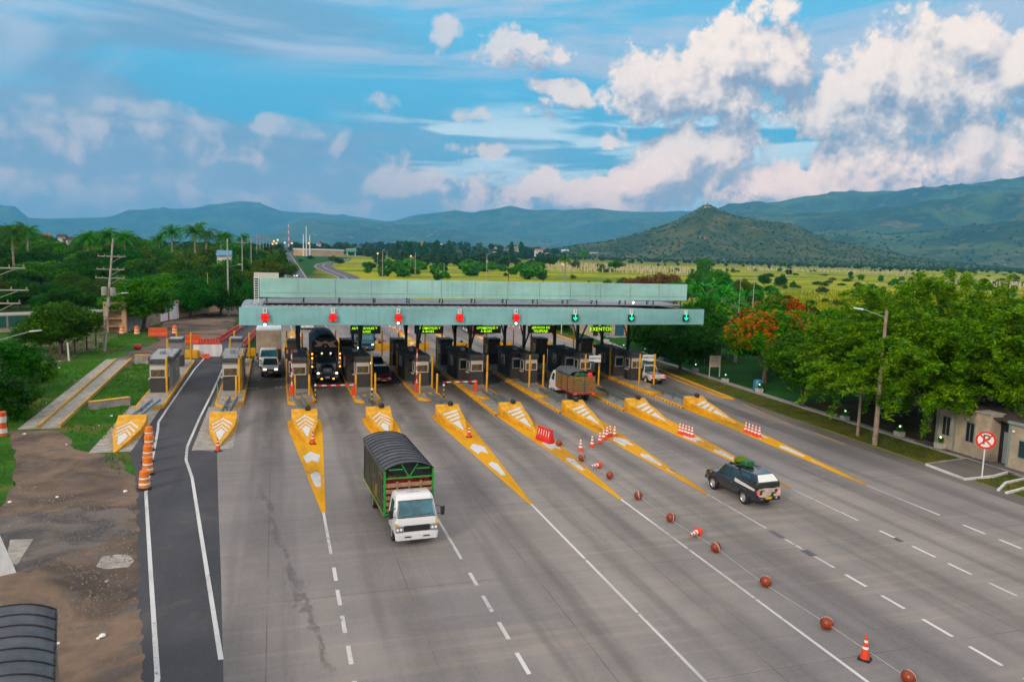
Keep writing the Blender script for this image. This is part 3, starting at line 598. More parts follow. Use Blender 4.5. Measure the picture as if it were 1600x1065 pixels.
mark('shoulder_line', [strip(40.2,58.5,39.1,50.6,.12), strip(39.2,47.5,39.0,44,.12)], 'road_yellow', .018, bpy.data.objects['shoulder'])
# the wet patch and dark repairs
mark('repair_patch', [[(22.75,30.4),(23.05,30.4),(23.05,29.4),(22.75,29.4)],[(22.7,27.9),(23.1,27.9),(23.1,27.2),(22.7,27.2)],[(28.1,28.2),(28.4,28.2),(28.4,27.7),(28.1,27.7)]], 'asphalt_far', .0205)

# ------------------------------------------------------------------ foliage generators
def leaves(C, size, flat=.5, aspect=1.8, rng=NR, up=.35):
    n = len(C); d = rng.normal(size=(n, 3)); d[:, 2] *= flat; d /= np.linalg.norm(d, axis=1)[:, None]
    nrm = rng.normal(size=(n, 3)); nrm[:, 2] = np.abs(nrm[:, 2])+up; w = np.cross(d, nrm); w /= np.linalg.norm(w, axis=1)[:, None]
    s = size*rng.uniform(.55, 1.45, (n, 1)); a, b = d*s*aspect/2, w*s/2
    V = np.stack([C-a, C-b*.9+a*.1, C+a, C+b*.9+a*.1], 1).reshape(-1, 3)
    return V, np.arange(4*n).reshape(n, 4)
def lobes_tree(name, R, Hc, z0, nlob, nleaf, size, lob=(.28, .45), squash=.75, seed=1, trunk_r=.22, flat=.5, aspect=1.8, up=.35, spray=0):
    """returns (crown verts, faces), trunk builder; crown centred over the origin, base of the crown at z0, top at z0+Hc"""
    r = np.random.default_rng(seed); L_ = []; tb = B()
    for k in range(nlob):
        a = 2*math.pi*(k*.618+r.uniform(-.08, .08)); q = math.sqrt((k+.5)/nlob); zz = r.uniform(0, 1)
        rad = R*q*r.uniform(.62, .98)*math.sqrt(max(.15, 1-(zz-.35)**2*1.6)); L_.append((rad*math.cos(a), rad*math.sin(a), z0+Hc*(.18+.66*zz*(1-.45*q*q)+.0), R*r.uniform(*lob)))
    C = []
    if spray:                            # feathery crown: leaves strung along outward, drooping sprays
        for k in range(spray):
            x, y, z, s = L_[k % len(L_)]; a = math.atan2(y, x)+r.normal(0, .55); e = r.normal(.15, .45); ln = R*r.uniform(.14, .30); d = np.array([math.cos(a)*math.cos(e), math.sin(a)*math.cos(e), math.sin(e)])
            t = r.uniform(0, 1, (nleaf//spray, 1)); j = r.normal(0, 1, (len(t), 3))*[.24, .24, .16]*(1-.55*t)*R/9; C.append(np.array([x, y, z])+r.normal(0, .10*R, 3)*[1, 1, .6]+d*t*ln-np.array([0, 0, 1.])*(t**2)*ln*r.uniform(.1, .5)+j)
        L2 = []
    else: L2 = L_
    for x, y, z, s in L2:
        m = int(nleaf*(s/R)**2/sum((l[3]/R)**2 for l in L_)); d = r.normal(size=(m, 3)); d /= np.linalg.norm(d, axis=1)[:, None]
        rr = s*(r.uniform(.45, 1.12, (m, 1))**.6)*(1+.22*np.sin(d[:, :1]*5+x)*np.cos(d[:, 1:2]*4+y)); p = d*rr; p[:, 2] *= squash; C.append(p+np.array([x, y, z]))
    C = np.concatenate(C); V, F = leaves(C, size, flat, aspect, r, up)
    fork = z0*.75+.3
    tb.path([(0, 0, -.1), (r.uniform(-.1, .1), r.uniform(-.1, .1), fork*.5), (r.uniform(-.2, .2), r.uniform(-.2, .2), fork), (0, 0, z0+Hc*.45)], [trunk_r*1.35, trunk_r, trunk_r*.85, trunk_r*.4], 8)
    for x, y, z, s in L_[::max(1, nlob//9)]:
        tb.path([(0, 0, fork*.9), (x*.35, y*.35, fork+(z-fork)*.5), (x*.8, y*.8, z)], [trunk_r*.5, trunk_r*.32, trunk_r*.12], 6)
    return (V, F), tb
PARK = []                                # prototypes live here until they are placed
def proto_tree(kind, leaf, bark='bark', **kw):
    (V, F), tb = lobes_tree(kind, **kw); root = bpy.data.objects.new(kind, None)
    c = npmesh('crown', V, F, MT[leaf]); t = tb.obj('trunk', MT[bark], smooth=True)
    return (kind, c.data, t.data, c, t)
def place_tree(p, x, y, label, group=None, s=1., rz=None, z=0., cat='tree', sz=None, name=None, tilt=0.):
    kind, cd, td, c0, t0 = p
    o = bpy.data.objects.new(name or kind, None); COL.objects.link(o); o.location = (x, y, z); o.rotation_euler = (tilt, 0, RNG.uniform(0, 6.28) if rz is None else rz); o.scale = (s, s, sz or s)
    tag(o, label, cat, group)
    for nm, d in (('crown', cd), ('trunk', td)):
        if d is None: continue
        q = bpy.data.objects.new(nm, d); COL.objects.link(q); q.parent = o
    return o
def retire(p):
    for o in p[3:5]:
        if o is not None: bpy.data.objects.remove(o)
def palm_mesh(name, H, nf, fl, leaf, seed=1, droop=1., lw=.5, trunk_r=.22, bark='bark_pale'):
    r = np.random.default_rng(seed); V = []; F = []
    for k in range(nf):
        a = 2*math.pi*k*.618; e0 = r.uniform(.1, 1.35); Lf = fl*r.uniform(.85, 1.1); N = 12; p = np.array([0., 0., H]); d = np.array([math.cos(a)*math.cos(e0), math.sin(a)*math.cos(e0), math.sin(e0)]); pts = [p.copy()]
        for i in range(N):
            d[2] -= droop*.16*(.6+i/N); d /= np.linalg.norm(d); p = p+d*Lf/N; pts.append(p.copy())
        side = np.array([-math.sin(a), math.cos(a), 0.])
        for i in range(1, N+1):
            w = lw*fl*.42*math.sin(math.pi*min(1, (i+.8)/(N+1.2)))+.05; t = pts[i]-pts[i-1]
            for sgn in (1, -1):
                for j in (0, .5):
                    q = pts[i-1]+t*j; tip = q+side*sgn*w+t*.9-np.array([0, 0, w*r.uniform(.35, .8)]); n = len(V)
                    V += [q-t*.05, q+t*.33, tip]; F.append((n, n+1, n+2))
    c = npmesh('crown', V, F, MT[leaf]); tb = B(); tb.path([(0, 0, -.1), (.1, .05, H*.4), (0, 0, H*.97)], [trunk_r*1.3, trunk_r, trunk_r*.75], 8); t = tb.obj('trunk', MT[bark], smooth=True)
    return (name, c.data, t.data, c, t)
def banana_mesh(name, H, nf, seed):
    r = np.random.default_rng(seed); V = []; F = []
    for k in range(nf):
        a = 2*math.pi*k*.618; e0 = r.uniform(.5, 1.4); Lf = H*r.uniform(.5, .75); N = 7; p = np.array([r.uniform(-.3, .3), r.uniform(-.3, .3), H*.3]); d = np.array([math.cos(a)*math.cos(e0), math.sin(a)*math.cos(e0), math.sin(e0)]); side = np.array([-math.sin(a), math.cos(a), 0.]); n = len(V)
        for i in range(N+1):
            w = .32*math.sin(math.pi*(i+.4)/(N+.8))*H*.16+.02; V += [p-side*w-[0, 0, w*.5], p, p+side*w-[0, 0, w*.5]]; d[2] -= .26; d /= np.linalg.norm(d); p = p+d*Lf/N
        for i in range(N):
            m = n+3*i; F += [(m, m+1, m+4, m+3), (m+1, m+2, m+5, m+4)]
    c = npmesh('crown', V, F, MT['leaf_banana']); tb = B()
    for q in ((0, 0), (.35, .2), (-.3, .3)): tb.path([(q[0], q[1], -.1), (q[0]*.8, q[1]*.8, H*.4)], [.14, .08], 6)
    t = tb.obj('trunk', MT['bark_pale']); return (name, c.data, t.data, c, t)

# ------------------------------------------------------------------ trees and plants
def atY(px, py, Y):
    d = ray(px, py); t = Y/d[1]; return d[0]*t, CAMH+d[2]*t
PT = {}
PT['broad'] = [proto_tree('broadleaf_tree', 'leaf_mid', R=4.2, Hc=6.2, z0=1.8, nlob=26, nleaf=19000, size=.185, seed=s) for s in (11, 12)]
PT['dark'] = [proto_tree('broadleaf_tree', 'leaf_dark', R=4.2, Hc=6.4, z0=1.6, nlob=28, nleaf=19000, size=.185, seed=s) for s in (21, 22, 23)]
PT['olive'] = [proto_tree('broadleaf_tree', 'leaf_olive', R=4., Hc=6., z0=2., nlob=22, nleaf=15000, size=.185, seed=31)]
PT['brown'] = [proto_tree('broadleaf_tree', 'leaf_brown', R=3.4, Hc=5., z0=1.6, nlob=18, nleaf=8000, size=.24, seed=33)]
PT['umbrella'] = [proto_tree('broadleaf_tree', 'leaf_mid', R=4.4, Hc=3.6, z0=2.6, nlob=24, nleaf=15000, size=.185, squash=.5, seed=35)]
PT['tall'] = [proto_tree('slender_tree', 'leaf_dark', R=2.0, Hc=8.4, z0=1.2, nlob=12, nleaf=3200, size=.36, lob=(.5, .75), squash=1.2, seed=37, trunk_r=.14)]
PT['shrub'] = [proto_tree('shrub', l, R=1.3, Hc=1.7, z0=.15, nlob=11, nleaf=1500, size=.17, lob=(.4, .6), seed=s, trunk_r=.06) for l, s in (('leaf_mid', 41), ('leaf_olive', 42), ('leaf_dark', 43))]
PT['palm'] = [palm_mesh('palm_tree', 14, 30, 5.0, 'leaf_palm', s, 1.15, .5, .3) for s in (1, 2)]
PT['banana'] = [banana_mesh('banana_plant', 5.5, 15, s) for s in (3, 4)]
PH = {'broad': 8., 'dark': 8., 'olive': 8., 'brown': 6.6, 'umbrella': 6.2, 'tall': 9.6, 'shrub': 1.85, 'palm': 16.3, 'banana': 5.}
def tree_at(kind, px, top, Y, label, group=None, wide=1., zb=0.):
    X, z = atY(px, top, Y); s = (z-zb)/PH[kind]; p = RNG.choice(PT[kind]); hs = min(s, 1.7)*wide if kind != 'palm' else s
    return place_tree(p, X, Y, label, group, s=hs, sz=s, z=zb, cat='palm' if kind == 'palm' else 'shrub' if kind == 'shrub' else 'banana plant' if kind == 'banana' else 'tree')
# wood on the left: rows climbing to the skyline
top_prof = ([-150, 0, 40, 75, 115, 140, 205, 235, 265, 340, 370, 400, 430, 470], [338, 344, 352, 372, 378, 362, 360, 378, 380, 378, 370, 384, 396, 400])
rows = [(152, -120, 330, 30, 448), (172, -140, 372, 28, 425), (200, -150, 385, 26, 408), (235, -150, 395, 24, 392), (285, -150, 402, 22, 378), (345, -140, 410, 20, 366), (430, -130, 412, 19, 358)]
tones = {'dark': 'dark green', 'broad': 'mid green', 'olive': 'yellowish green', 'umbrella': 'flat topped green', 'brown': 'brown leaved'}
for k, (Y, xa, xb, st, base) in enumerate(rows):
    px = xa+RNG.uniform(0, st)
    while px < xb:
        kind = RNG.choice(['dark', 'dark', 'dark', 'broad', 'broad', 'olive', 'umbrella'] if k else ['dark', 'broad', 'dark']); t = np.interp(px, *top_prof)
        top = max(base+RNG.uniform(-12, 12), t+RNG.uniform(2, 12) if k > 3 else t+8)
        if k >= 5: top = t+RNG.uniform(-3, 8)
        tree_at(kind, px, top, Y+RNG.uniform(-8, 8), '%s tree in the %s of the left wood' % (tones[kind], ['front row', 'second row', 'third row', 'fourth row', 'fifth row', 'row behind the fifth', 'skyline row'][k]), 'trees of the wood on the left', wide=1.15)
        px += st*RNG.uniform(.75, 1.3)
for px, top, Y in ((268, 352, 262), (304, 350, 250), (322, 356, 285), (345, 362, 300), (248, 366, 310), (355, 364, 330), (380, 366, 345)):
    tree_at('palm', px, top, Y, 'royal palm with drooping fronds rising above the wood on the left', 'palms above the left wood')
for px, top, Y in ((136, 362, 230), (165, 358, 245), (194, 362, 240), (18, 352, 225), (42, 350, 260)):
    tree_at('palm', px, top, Y, 'palm crown standing in the dark trees at the far left', 'palms at the far left')
tree_at('brown', 268, 392, 205, 'brownish round tree in front of the palms')
tree_at('broad', 92, 470, 97, 'bushy green tree by the wire fence on the left lawn', wide=1.35)
tree_at('dark', 62, 488, 101, 'darker low tree leaning on the bushy tree by the fence', wide=1.2)
tree_at('broad', 222, 430, 122, 'round green tree in front of the container and brick pillar', wide=1.25)
tree_at('dark', 297, 434, 143, 'dark spreading tree above the two white containers', wide=1.2)
tree_at('dark', 344, 432, 147, 'dark spreading tree beside the tall concrete pole', wide=1.2)
tree_at('dark', 392, 440, 162, 'dark tree just left of the toll canopy end', wide=1.1)
tree_at('olive', 415, 400, 215, 'olive green tree bordering the highway above the canopy corner', wide=1.3)
tree_at('olive', 395, 412, 190, 'olive green tree behind the white ladder', wide=1.2)
tree_at('broad', 432, 392, 262, 'broad green tree on the left edge of the highway', wide=1.2)
tree_at('dark', 8, 522, 72, 'near black green tree at the left edge of the picture', wide=1.1)
tree_at('dark', -18, 560, 62, 'dark shrubby tree cut by the left picture edge', wide=1.2)
tree_at('dark', 26, 590, 66, 'low dark bush tree at the left picture edge', wide=1.1)
for px, py in ((15,640),(40,622),(58,598),(30,655),(70,590)):
    g = G(px, py); place_tree(RNG.choice(PT['shrub']), g.x, g.y, 'low weedy bush under the dark trees at the left edge', 'weedy bushes at the left edge', s=RNG.uniform(.5, .8), cat='shrub')
# big feathery trees on the right
def acacia(seed, R, Hc, z0, nl): return proto_tree('acacia_tree', 'leaf_acacia', 'bark', R=R, Hc=Hc, z0=z0, nlob=130, nleaf=nl, size=.105, lob=(.08, .17), squash=.7, seed=seed, trunk_r=.34, flat=.45, aspect=2.6, up=.5, spray=900)
pa = acacia(51, 10.2, 11.4, 1.8, 270000); place_tree(pa, 48.6, 46.0, 'huge feathery light green tree overhanging the stone building', rz=.4, sz=1.04)
pb = acacia(52, 6.2, 8.0, 1.7, 120000); place_tree(pb, 52.6, 56.5, 'feathery green tree just left of the huge one, behind the path', rz=2., s=.9); place_tree(pa, 62.5, 52, 'feathery green tree behind the stone building at the right edge', rz=3.2, s=.62)
place_tree(pb, 56.5, 38.5, 'feathery tree crown behind the roof of the stone building', rz=.5, s=.86)
pf = proto_tree('flame_tree', 'leaf_mid', 'bark', R=4.4, Hc=5.8, z0=2.2, nlob=28, nleaf=17000, size=.21, seed=55, trunk_r=.2)
(Vf, Ff), _tb = lobes_tree('x', R=4.5, Hc=6.0, z0=2.2, nlob=28, nleaf=17000, size=.17, seed=55, trunk_r=.2)
Vf = Vf.reshape(-1, 4, 3); _c = Vf.mean(1); keep = (fbm(_c[:, 0]*.9+9, _c[:, 1]*.9, 3, 5) > .50) & (_c[:, 2] > 3.4) & (np.hypot(_c[:, 0], _c[:, 1])+_c[:, 2]*.5 > 4.4); Vf = Vf[keep]*1.03
blossom = npmesh('blossom', Vf.reshape(-1, 3), np.arange(4*len(Vf)).reshape(-1, 4), MT['leaf_flower'])
for x, y, s, rz, lb, bl in ((49.2, 68, 1.0, 0, 'tree covered in orange flowers by the notice board', True), (54.0, 73.5, 1.12, 2., 'taller orange flowering tree behind the other one', True), (55.5, 66, 1.05, 1., 'dull green tree right of the orange flowering trees', False), (45.0, 56.5, .85, 3., 'small leaning tree beside the path kerb', False)):
    o = place_tree(pf, x, y, lb, s=s, rz=rz)
    if bl: q = blossom.copy(); COL.objects.link(q); q.parent = o
bpy.data.objects.remove(blossom); retire(pf); retire(pa); retire(pb)
for x, y, s, lb in ((43.9, 76.3, .84, 'dark tree with a straight trunk beside the right end of the canopy'), (49.5, 84, .9, 'dark tree behind the straight trunked one at the canopy end'), (55, 90, 1.0, 'dark shady tree on the far park lawn'), (62, 82, 1.1, 'dark tree between the park lawn and the yellow field'), (50.5, 96, .75, 'small dark tree behind the park path')):
    place_tree(PT['dark'][0], x, y, lb, s=s)
for i, (px, py, h) in enumerate(((1072,566,3.4),(1090,568,3.2),(1108,560,3.6),(1122,556,3.6),(1136,560,3.2),(1150,566,3.),(1096,548,3.8),(1060,548,3.),(1082,470,7),(1104,478,7),(1128,474,7.5),(1146,482,6.5),(1115,452,8),(1090,450,7),(1140,455,7.5),(1163,470,6))):
    g = G(px, py+8 if py < 500 else py); place_tree(RNG.choice(PT['banana']), g.x, g.y, 'bright green banana plant %s' % ('at the back of the shady park' if py > 500 else 'in the thicket behind the canopy end'), 'banana plants', s=h/5., cat='banana plant')
for px, top, Y, kind, w in ((1000,424,190,'brown',1.),(1040,420,205,'brown',1.1),(975,430,215,'olive',.9),(1058,438,170,'broad',1.),(1090,420,250,'broad',1.),(1125,418,240,'broad',1.),(1160,432,215,'olive',.9),(1195,426,300,'dark',.9),(1222,428,290,'dark',.9),(1180,440,225,'dark',.9),(1240,438,270,'broad',.8),(950,434,260,'olive',.8),(920,438,300,'broad',.8),(1100,404,330,'broad',.7),(1075,470,140,'olive',.9),(1130,500,120,'olive',.7)):
    tree_at(kind, px, top, Y, '%s tree in the thicket right of the upper fascia' % tones[kind], 'thicket behind the canopy end', wide=w)
tree_at('palm', 884, 398, 262, 'palm with a pale trunk rising above the middle of the canopy'); tree_at('palm', 912, 392, 420, 'farther palm in front of the pale plot of posts')
tree_at('umbrella', 962, 406, 470, 'lone flat topped tree in front of the pale plot of posts'); tree_at('umbrella', 1102, 403, 520, 'lone small tree at the right end of the pale plot')
for px, top, Y, kind in ((622,411,372,'dark'),(600,409,395,'dark'),(578,408,420,'dark'),(642,416,345,'broad'),(530,402,520,'dark'),(520,398,560,'olive'),(700,432,325,'dark'),(680,430,330,'dark'),(733,404,520,'broad'),(485,398,640,'dark'),(470,404,560,'broad'),(740,420,400,'shrub'),(805,402,560,'dark'),(790,398,600,'broad'),(845,400,640,'dark'),(830,404,580,'broad'),(860,400,600,'dark'),(900,404,560,'shrub')):
    tree_at(kind, px, top, Y, 'dark bushy tree standing between the slip road and the yellow field', 'bushy trees beyond the canopy', wide=1.3)
for px in (622, 634, 640, 655, 664, 680, 684, 700, 702, 800, 815): tree_at('tall', px, 369+RNG.uniform(-3, 5), 1000, 'slim dark cypress on the skyline left of the cone hill', 'cypresses on the skyline', zb=ground_z(*(lambda q: (q[0], 1000))(atY(px, 380, 1000))))
# shrubs dotted over the field
spots = []
for _ in range(900):
    px, py = RNG.uniform(1130, 1640), 424+RNG.random()**1.6*110
    if py > 440+(px-1130)*.22+30*RNG.random(): continue
    spots.append((px, py))
    if len(spots) >= 62: break
for px, py in [(1300,438),(1345,433),(1405,462),(1530,440),(1545,432),(1570,430),(1535,455),(1288,447),(1460,437),(1420,447),(1590,475),(1575,470),(1350,452),(1230,420)]+spots:
    g = G(px, py); place_tree(RNG.choice(PT['shrub']), g.x, g.y, 'green shrub dotted over the yellow field on the right', 'shrubs in the yellow field', s=RNG.uniform(.5, 1.5)*(1+g.y/700), sz=RNG.uniform(.4, 1.1)*(1+g.y/700), cat='shrub')
for _ in range(20):
    g = G(RNG.uniform(630, 1100), RNG.uniform(409, 438)); place_tree(RNG.choice(PT['shrub']), g.x, g.y, 'green shrub in the strip of yellow field above the canopy', 'shrubs beyond the canopy', s=RNG.uniform(.9, 2.2), cat='shrub')
for k in PT:
    for p in PT[k]: retire(p)

# far woods that read as one mass
def far_clumps(name, zones, seed, leaf='leaf_far'):
    r = np.random.default_rng(seed); VV = []; n0 = 0
    for n, a0, a1, r0, r1, h0, h1 in zones:
        for _ in range(n):
            a = r.uniform(a0, a1); R = math.sqrt(r.uniform(r0*r0, r1*r1)); x, y = R*math.sin(math.radians(a)), R*math.cos(math.radians(a)); z = float(height(np.array([a]), np.array([R]))[0]); z = max(z, 0); h = r.uniform(h0, h1); m = 34 if R > 1500 else 80
            d = r.normal(size=(m, 3)); d /= np.linalg.norm(d, axis=1)[:, None]; C = d*np.array([h*.62, h*.62, h*.48])*(r.uniform(.5, 1, (m, 1))**.5)+np.array([x, y, z+h*.5]); V, _f = leaves(C, h*.42, .6, 1.4, r); VV.append(V)
    V = np.concatenate(VV); o = npmesh(name, V, np.arange(len(V)).reshape(-1, 4), MT[leaf]); o['kind'] = 'stuff'; return o
def azx(px, py=390): return AE(px, py)[0]
o = far_clumps('far_wood', [(260, azx(-200), azx(440), 480, 1500, 6, 12), (250, azx(545), azx(870), 900, 1700, 5, 11), (60, azx(455), azx(545), 1150, 1500, 6, 12), (60, azx(590), azx(800), 560, 800, 4, 7), (90, azx(380), azx(436), 420, 900, 6, 11), (520, azx(860), azx(1650), 1200, 1750, 2.5, 5), (26, azx(900), azx(1650), 620, 1150, 2, 4)], 5)
o['label'] = 'belts of distant trees between the road, the fields and the hills'; o['category'] = 'woodland'
o = far_clumps('thicket', [(120, azx(985), azx(1215), 110, 300, 1.5, 3.4), (60, azx(560), azx(850), 340, 560, 2.5, 5.5), (40, azx(1330), azx(1650), 260, 620, 1.5, 3.2)], 9, 'leaf_mid'); o['label'] = 'low green scrub merging over the field edges behind the canopy'; o['category'] = 'scrub'
o = far_clumps('hillside_scrub', [(2600, azx(800), azx(1640), 1750, 2650, 2, 5), (500, azx(1100), azx(1700), 3000, 4500, 5, 11)], 6); o['label'] = 'dark scrub dotted over the cone shaped hill and lower slopes'; o['category'] = 'scrub'
# grass one could not count
def tufts(name, n, fn, h0, h1, leaf, seed, label, per=3):
    r = np.random.default_rng(seed); P = fn(r, n); V = []
    for k in range(per):
        a = r.uniform(0, 6.28, len(P)); h = r.uniform(h0, h1, len(P)); w = h*.16; dx, dy = np.cos(a), np.sin(a); lean = r.uniform(-.4, .4, (len(P), 2))*h[:, None]
        b0 = P+np.stack([-dx*w, -dy*w, 0*h], 1)+r.normal(0, .12, (len(P), 3))*[1, 1, 0]*h[:, None]; b1 = b0+np.stack([2*dx*w, 2*dy*w, 0*h], 1); t = (b0+b1)/2+np.stack([lean[:, 0], lean[:, 1], h], 1); V.append(np.stack([b0, b1, t], 1).reshape(-1, 3))
    V = np.concatenate(V); o = npmesh(name, V, np.arange(len(V)).reshape(-1, 3), MT[leaf]); o['kind'] = 'stuff'; o['label'] = label; o['category'] = 'grass'
def f_field(r, n):
    px = r.uniform(1120, 1640, n*3); py = 455+r.random(n*3)**.8*85; P = np.array([tuple(G(a, b)) for a, b in zip(px, py)]); P = P[(P[:, 0] > 62)]; return P[:n]
tufts('field_grass', 9000, f_field, .6, 1.5, 'leaf_dry', 3, 'tall dry yellow grass of the field on the right', 4)
def in_poly(P, poly):
    x, y = P[:, 0], P[:, 1]; c = np.zeros(len(P), bool)
    for (x0, y0), (x1, y1) in zip(poly, poly[1:]+poly[:1]):
        k = ((y0 > y) != (y1 > y)) & (x < (x1-x0)*(y-y0)/(y1-y0+1e-9)+x0); c ^= k
    return c
def f_lawn(r, n):
    P = np.stack([r.uniform(-30, -8, n*2), r.uniform(39, 118, n*2), np.full(n*2, .004)], 1)
    poly = [(-30,38.5),(-14.4,38.5),(-13,41),(-14,46),(-15.6,53),(-17.2,58),(-18,92),(-17.5,118),(-30,118)]; poly2 = [(-14.1,59),(-13,56),(-12.3,53.5),(-10.9,53.5),(-10.9,64),(-11,92),(-14.5,92)]; poly3 = [(-10.2,51),(-9.4,48.2),(-8.3,46.0),(-8.1,46.8),(-9.0,51)]
    return P[in_poly(P, poly)|in_poly(P, poly2)|in_poly(P, poly3)][:n]
tufts('lawn_grass', 15000, f_lawn, .06, .22, 'leaf_lawn', 4, 'short tufty grass of the lawns left of the toll booths')
def f_verge(r, n): return np.stack([r.uniform(41., 44.4, n), r.uniform(20, 75, n), np.full(n, .004)], 1)
tufts('verge_grass', 4500, f_verge, .05, .14, 'leaf_olive', 8, 'thin worn grass of the right verge')
# plots of stakes (vineyard-like) reading as a pale mass
def plot(quad, rows, step, seed, label):
    r = random.Random(seed); b = B(); (ax, ay), (bx, by), (cx, cy), (dx, dy) = [tuple(G(*q))[:2] for q in quad]
    for i in range(rows):
        t = i/(rows-1); x0, y0, x1, y1 = ax+(dx-ax)*t, ay+(dy-ay)*t, bx+(cx-bx)*t, by+(cy-by)*t; n = int(math.hypot(x1-x0, y1-y0)/step)
        for k in range(n):
            s = (k+r.uniform(-.3, .3))/n; x, y = x0+(x1-x0)*s, y0+(y1-y0)*s; h = r.uniform(1.8, 3.2); w = .22; b.box(x-w, x+w, y-w, y+w, 0, h)
    o = b.obj('vine_stakes', MT['wood_pale']); o['kind'] = 'stuff'; o['label'] = label; o['category'] = 'stakes'
plot(((848,423),(1140,433),(1140,424),(848,411)), 17, 5.5, 1, 'pale rows of stakes in the plot beyond the canopy')
plot(((1170,423),(1440,431),(1440,427),(1170,419)), 7, 6., 2, 'thin pale rows of stakes farther right'); plot(((1480,443),(1620,453),(1620,447),(1480,437)), 6, 4., 3, 'rows of stakes at the right edge of the field')

# ------------------------------------------------------------------ toll plaza
ORD = ['first', 'second', 'third', 'fourth', 'fifth', 'sixth', 'seventh', 'eighth', 'ninth']
def text(s, size, parent, loc, rot, mat, name='lettering', ext=.004, sp=1., bold=0.):
    c = bpy.data.curves.new(name, 'FONT'); c.body = s; c.size = size; c.extrude = ext; c.align_x = 'CENTER'; c.align_y = 'CENTER'; c.space_character = sp; c.offset = bold; c.materials.append(MT[mat]); c.space_line = 1.05
    o = bpy.data.objects.new(name, c); COL.objects.link(o); bpy.context.view_layer.update()
    me = bpy.data.meshes.new_from_object(o.evaluated_get(bpy.context.evaluated_depsgraph_get())); me.name = name; bpy.data.objects.remove(o)
    o = bpy.data.objects.new(name, me); COL.objects.link(o); o.location = loc; o.rotation_euler = rot
    if parent: o.parent = parent
    return o
FRONT = (math.pi/2, 0, 0)               # faces -Y, towards the camera
# islands --------------------------------------------------------------------
def island(i):
    c = CX[i]; x0, x1 = c-1.12, c+1.12
    if i == 0: x0, x1 = c-.95, c+1.15
    o = thing('toll_island', (c, 64, 0), 'yellow kerbed traffic island, %s from the left' % ORD[i], 'traffic island', 'toll islands'); a, b_ = x0-c, x1-c; h = .26
    def outline(ins=0.):
        p = []
        for k in range(9): q = math.pi+math.pi*k/8; p.append(((a+b_)/2+(b_-a-2*ins)/2*math.cos(q), .9-ins*.3+(.9-ins)*math.sin(q)))
        ye = 27. if i > 1 else 25.
        for k in range(9): q = math.pi*k/8; p.append(((a+b_)/2+(b_-a-2*ins)/2*math.cos(q), ye+(.9-ins)*math.sin(q)))
        return p
    b = B(); po, pi_ = outline(), outline(.17); n = len(po)
    b.add([(x, y, 0) for x, y in po]+[(x*.99, y, h) for x, y in po]+[(x, y, h) for x, y in pi_]+[(x, y, .1) for x, y in pi_],
          [q for k in range(n) for q in ((k, (k+1) % n, n+(k+1) % n, n+k), (n+k, n+(k+1) % n, 2*n+(k+1) % n, 2*n+k), (2*n+k, 2*n+(k+1) % n, 3*n+(k+1) % n, 3*n+k))])
    b.obj('kerb', MT['yellow_paint'], o, bevel=.02)
    b = B(); b.add([(x, y, h-.03) for x, y in pi_], [tuple(range(n))]); b.obj('pavement', MT['stone' if i < 2 else 'wall_grey'], o)
    b = B(); b.box(-.45, .45, 1.9, 2.3, h, h+.05); b.obj('marker_slab', MT['yellow_paint'], o)
for i in range(9): island(i)
# crash blocks at both ends ----------------------------------------------------
def crash_block(c, y, full, label, group, rot=0., bin_=True):
    o = thing('crash_block', (c, y, 0), label, 'crash barrier', group, rot); b = B(); w = .93
    # plan narrows towards the tip, top slopes down
    prof = [(0, .98, w), (-.18, .95, w), (-.95, .64, w), (-2.6, .46, w*.9), (-4.6, .29, w*.52), (-6.65, .10, .09)]
    rings = [[(-ww, yy, 0), (ww, yy, 0), (ww, yy, zz), (-ww, yy, zz)] for yy, zz, ww in prof]
    b.loft(rings); b.obj('block', MT['yellow_paint'], o, bevel=.035)
    b = B(); chev = B()
    def top(t):  # t along 0..1 -> y, z, halfwidth
        y_ = -.45-6.2*t; ys = [p[0] for p in prof][::-1]; return y_, float(np.interp(y_, ys, [p[1] for p in prof][::-1])), float(np.interp(y_, ys, [p[2] for p in prof][::-1]))
    def Q(x, t): y_, z_, w_ = top(t); return (max(-w_*.96, min(w_*.96, x)), y_, z_+.014)
    def band(pts):
        # subdivide so that the paint follows the bent slope
        (ax, at), (bx, bt), (cx_, ct), (dx, dt) = pts; n = 8
        v = []; f = []
        for i in range(n+1):
            s = i/n; v += [Q(ax+(bx-ax)*s, at+(bt-at)*s), Q(dx+(cx_-dx)*s, dt+(ct-dt)*s)]
        for i in range(n): f.append((2*i, 2*i+2, 2*i+3, 2*i+1))
        chev.add(v, f)
    if full:
        for k in range(3):
            t0 = .16+k*.125; d = .055; s = 1-k*.15
            for sg in (1, -1): band([(0, t0-.10), (sg*.66*s, t0+.10), (sg*.66*s, t0+.10+d), (0, t0-.10+d)])
        for sg in (1, -1): band([(0, .44), (sg*.30, .54), (sg*.07, .80), (0, .82)])
    else:
        for k in range(3):
            t0 = .08+k*.12; s = 1-k*.13; band([(-.66*s, t0+.12), (.62*s, t0-.02), (.62*s, t0+.05), (-.66*s, t0+.19)])
        band([(-.42, .56), (.26, .46), (.10, .74), (.02, .86)])
    chev.obj('chevron_paint', MT['white_paint'], o)
    if bin_: m = B(); m.lathe([(.0, .9), (.20, .9), (.22, 1.0), (.22, 1.15), (.12, 1.25), (0, 1.27)], (.25, -.2, 0), 'z', 12); m.obj('warning_drum', MT['black_plastic'], o, smooth=True)
    return o
for i in range(9):
    crash_block(CX[i], 58.1 if i else 58.0, i < 4, 'sloping yellow crash block with white %s, %s from the left in the near row' % ('chevrons' if i < 4 else 'slanting bars', ORD[i]), 'near crash blocks', bin_=i > 1)
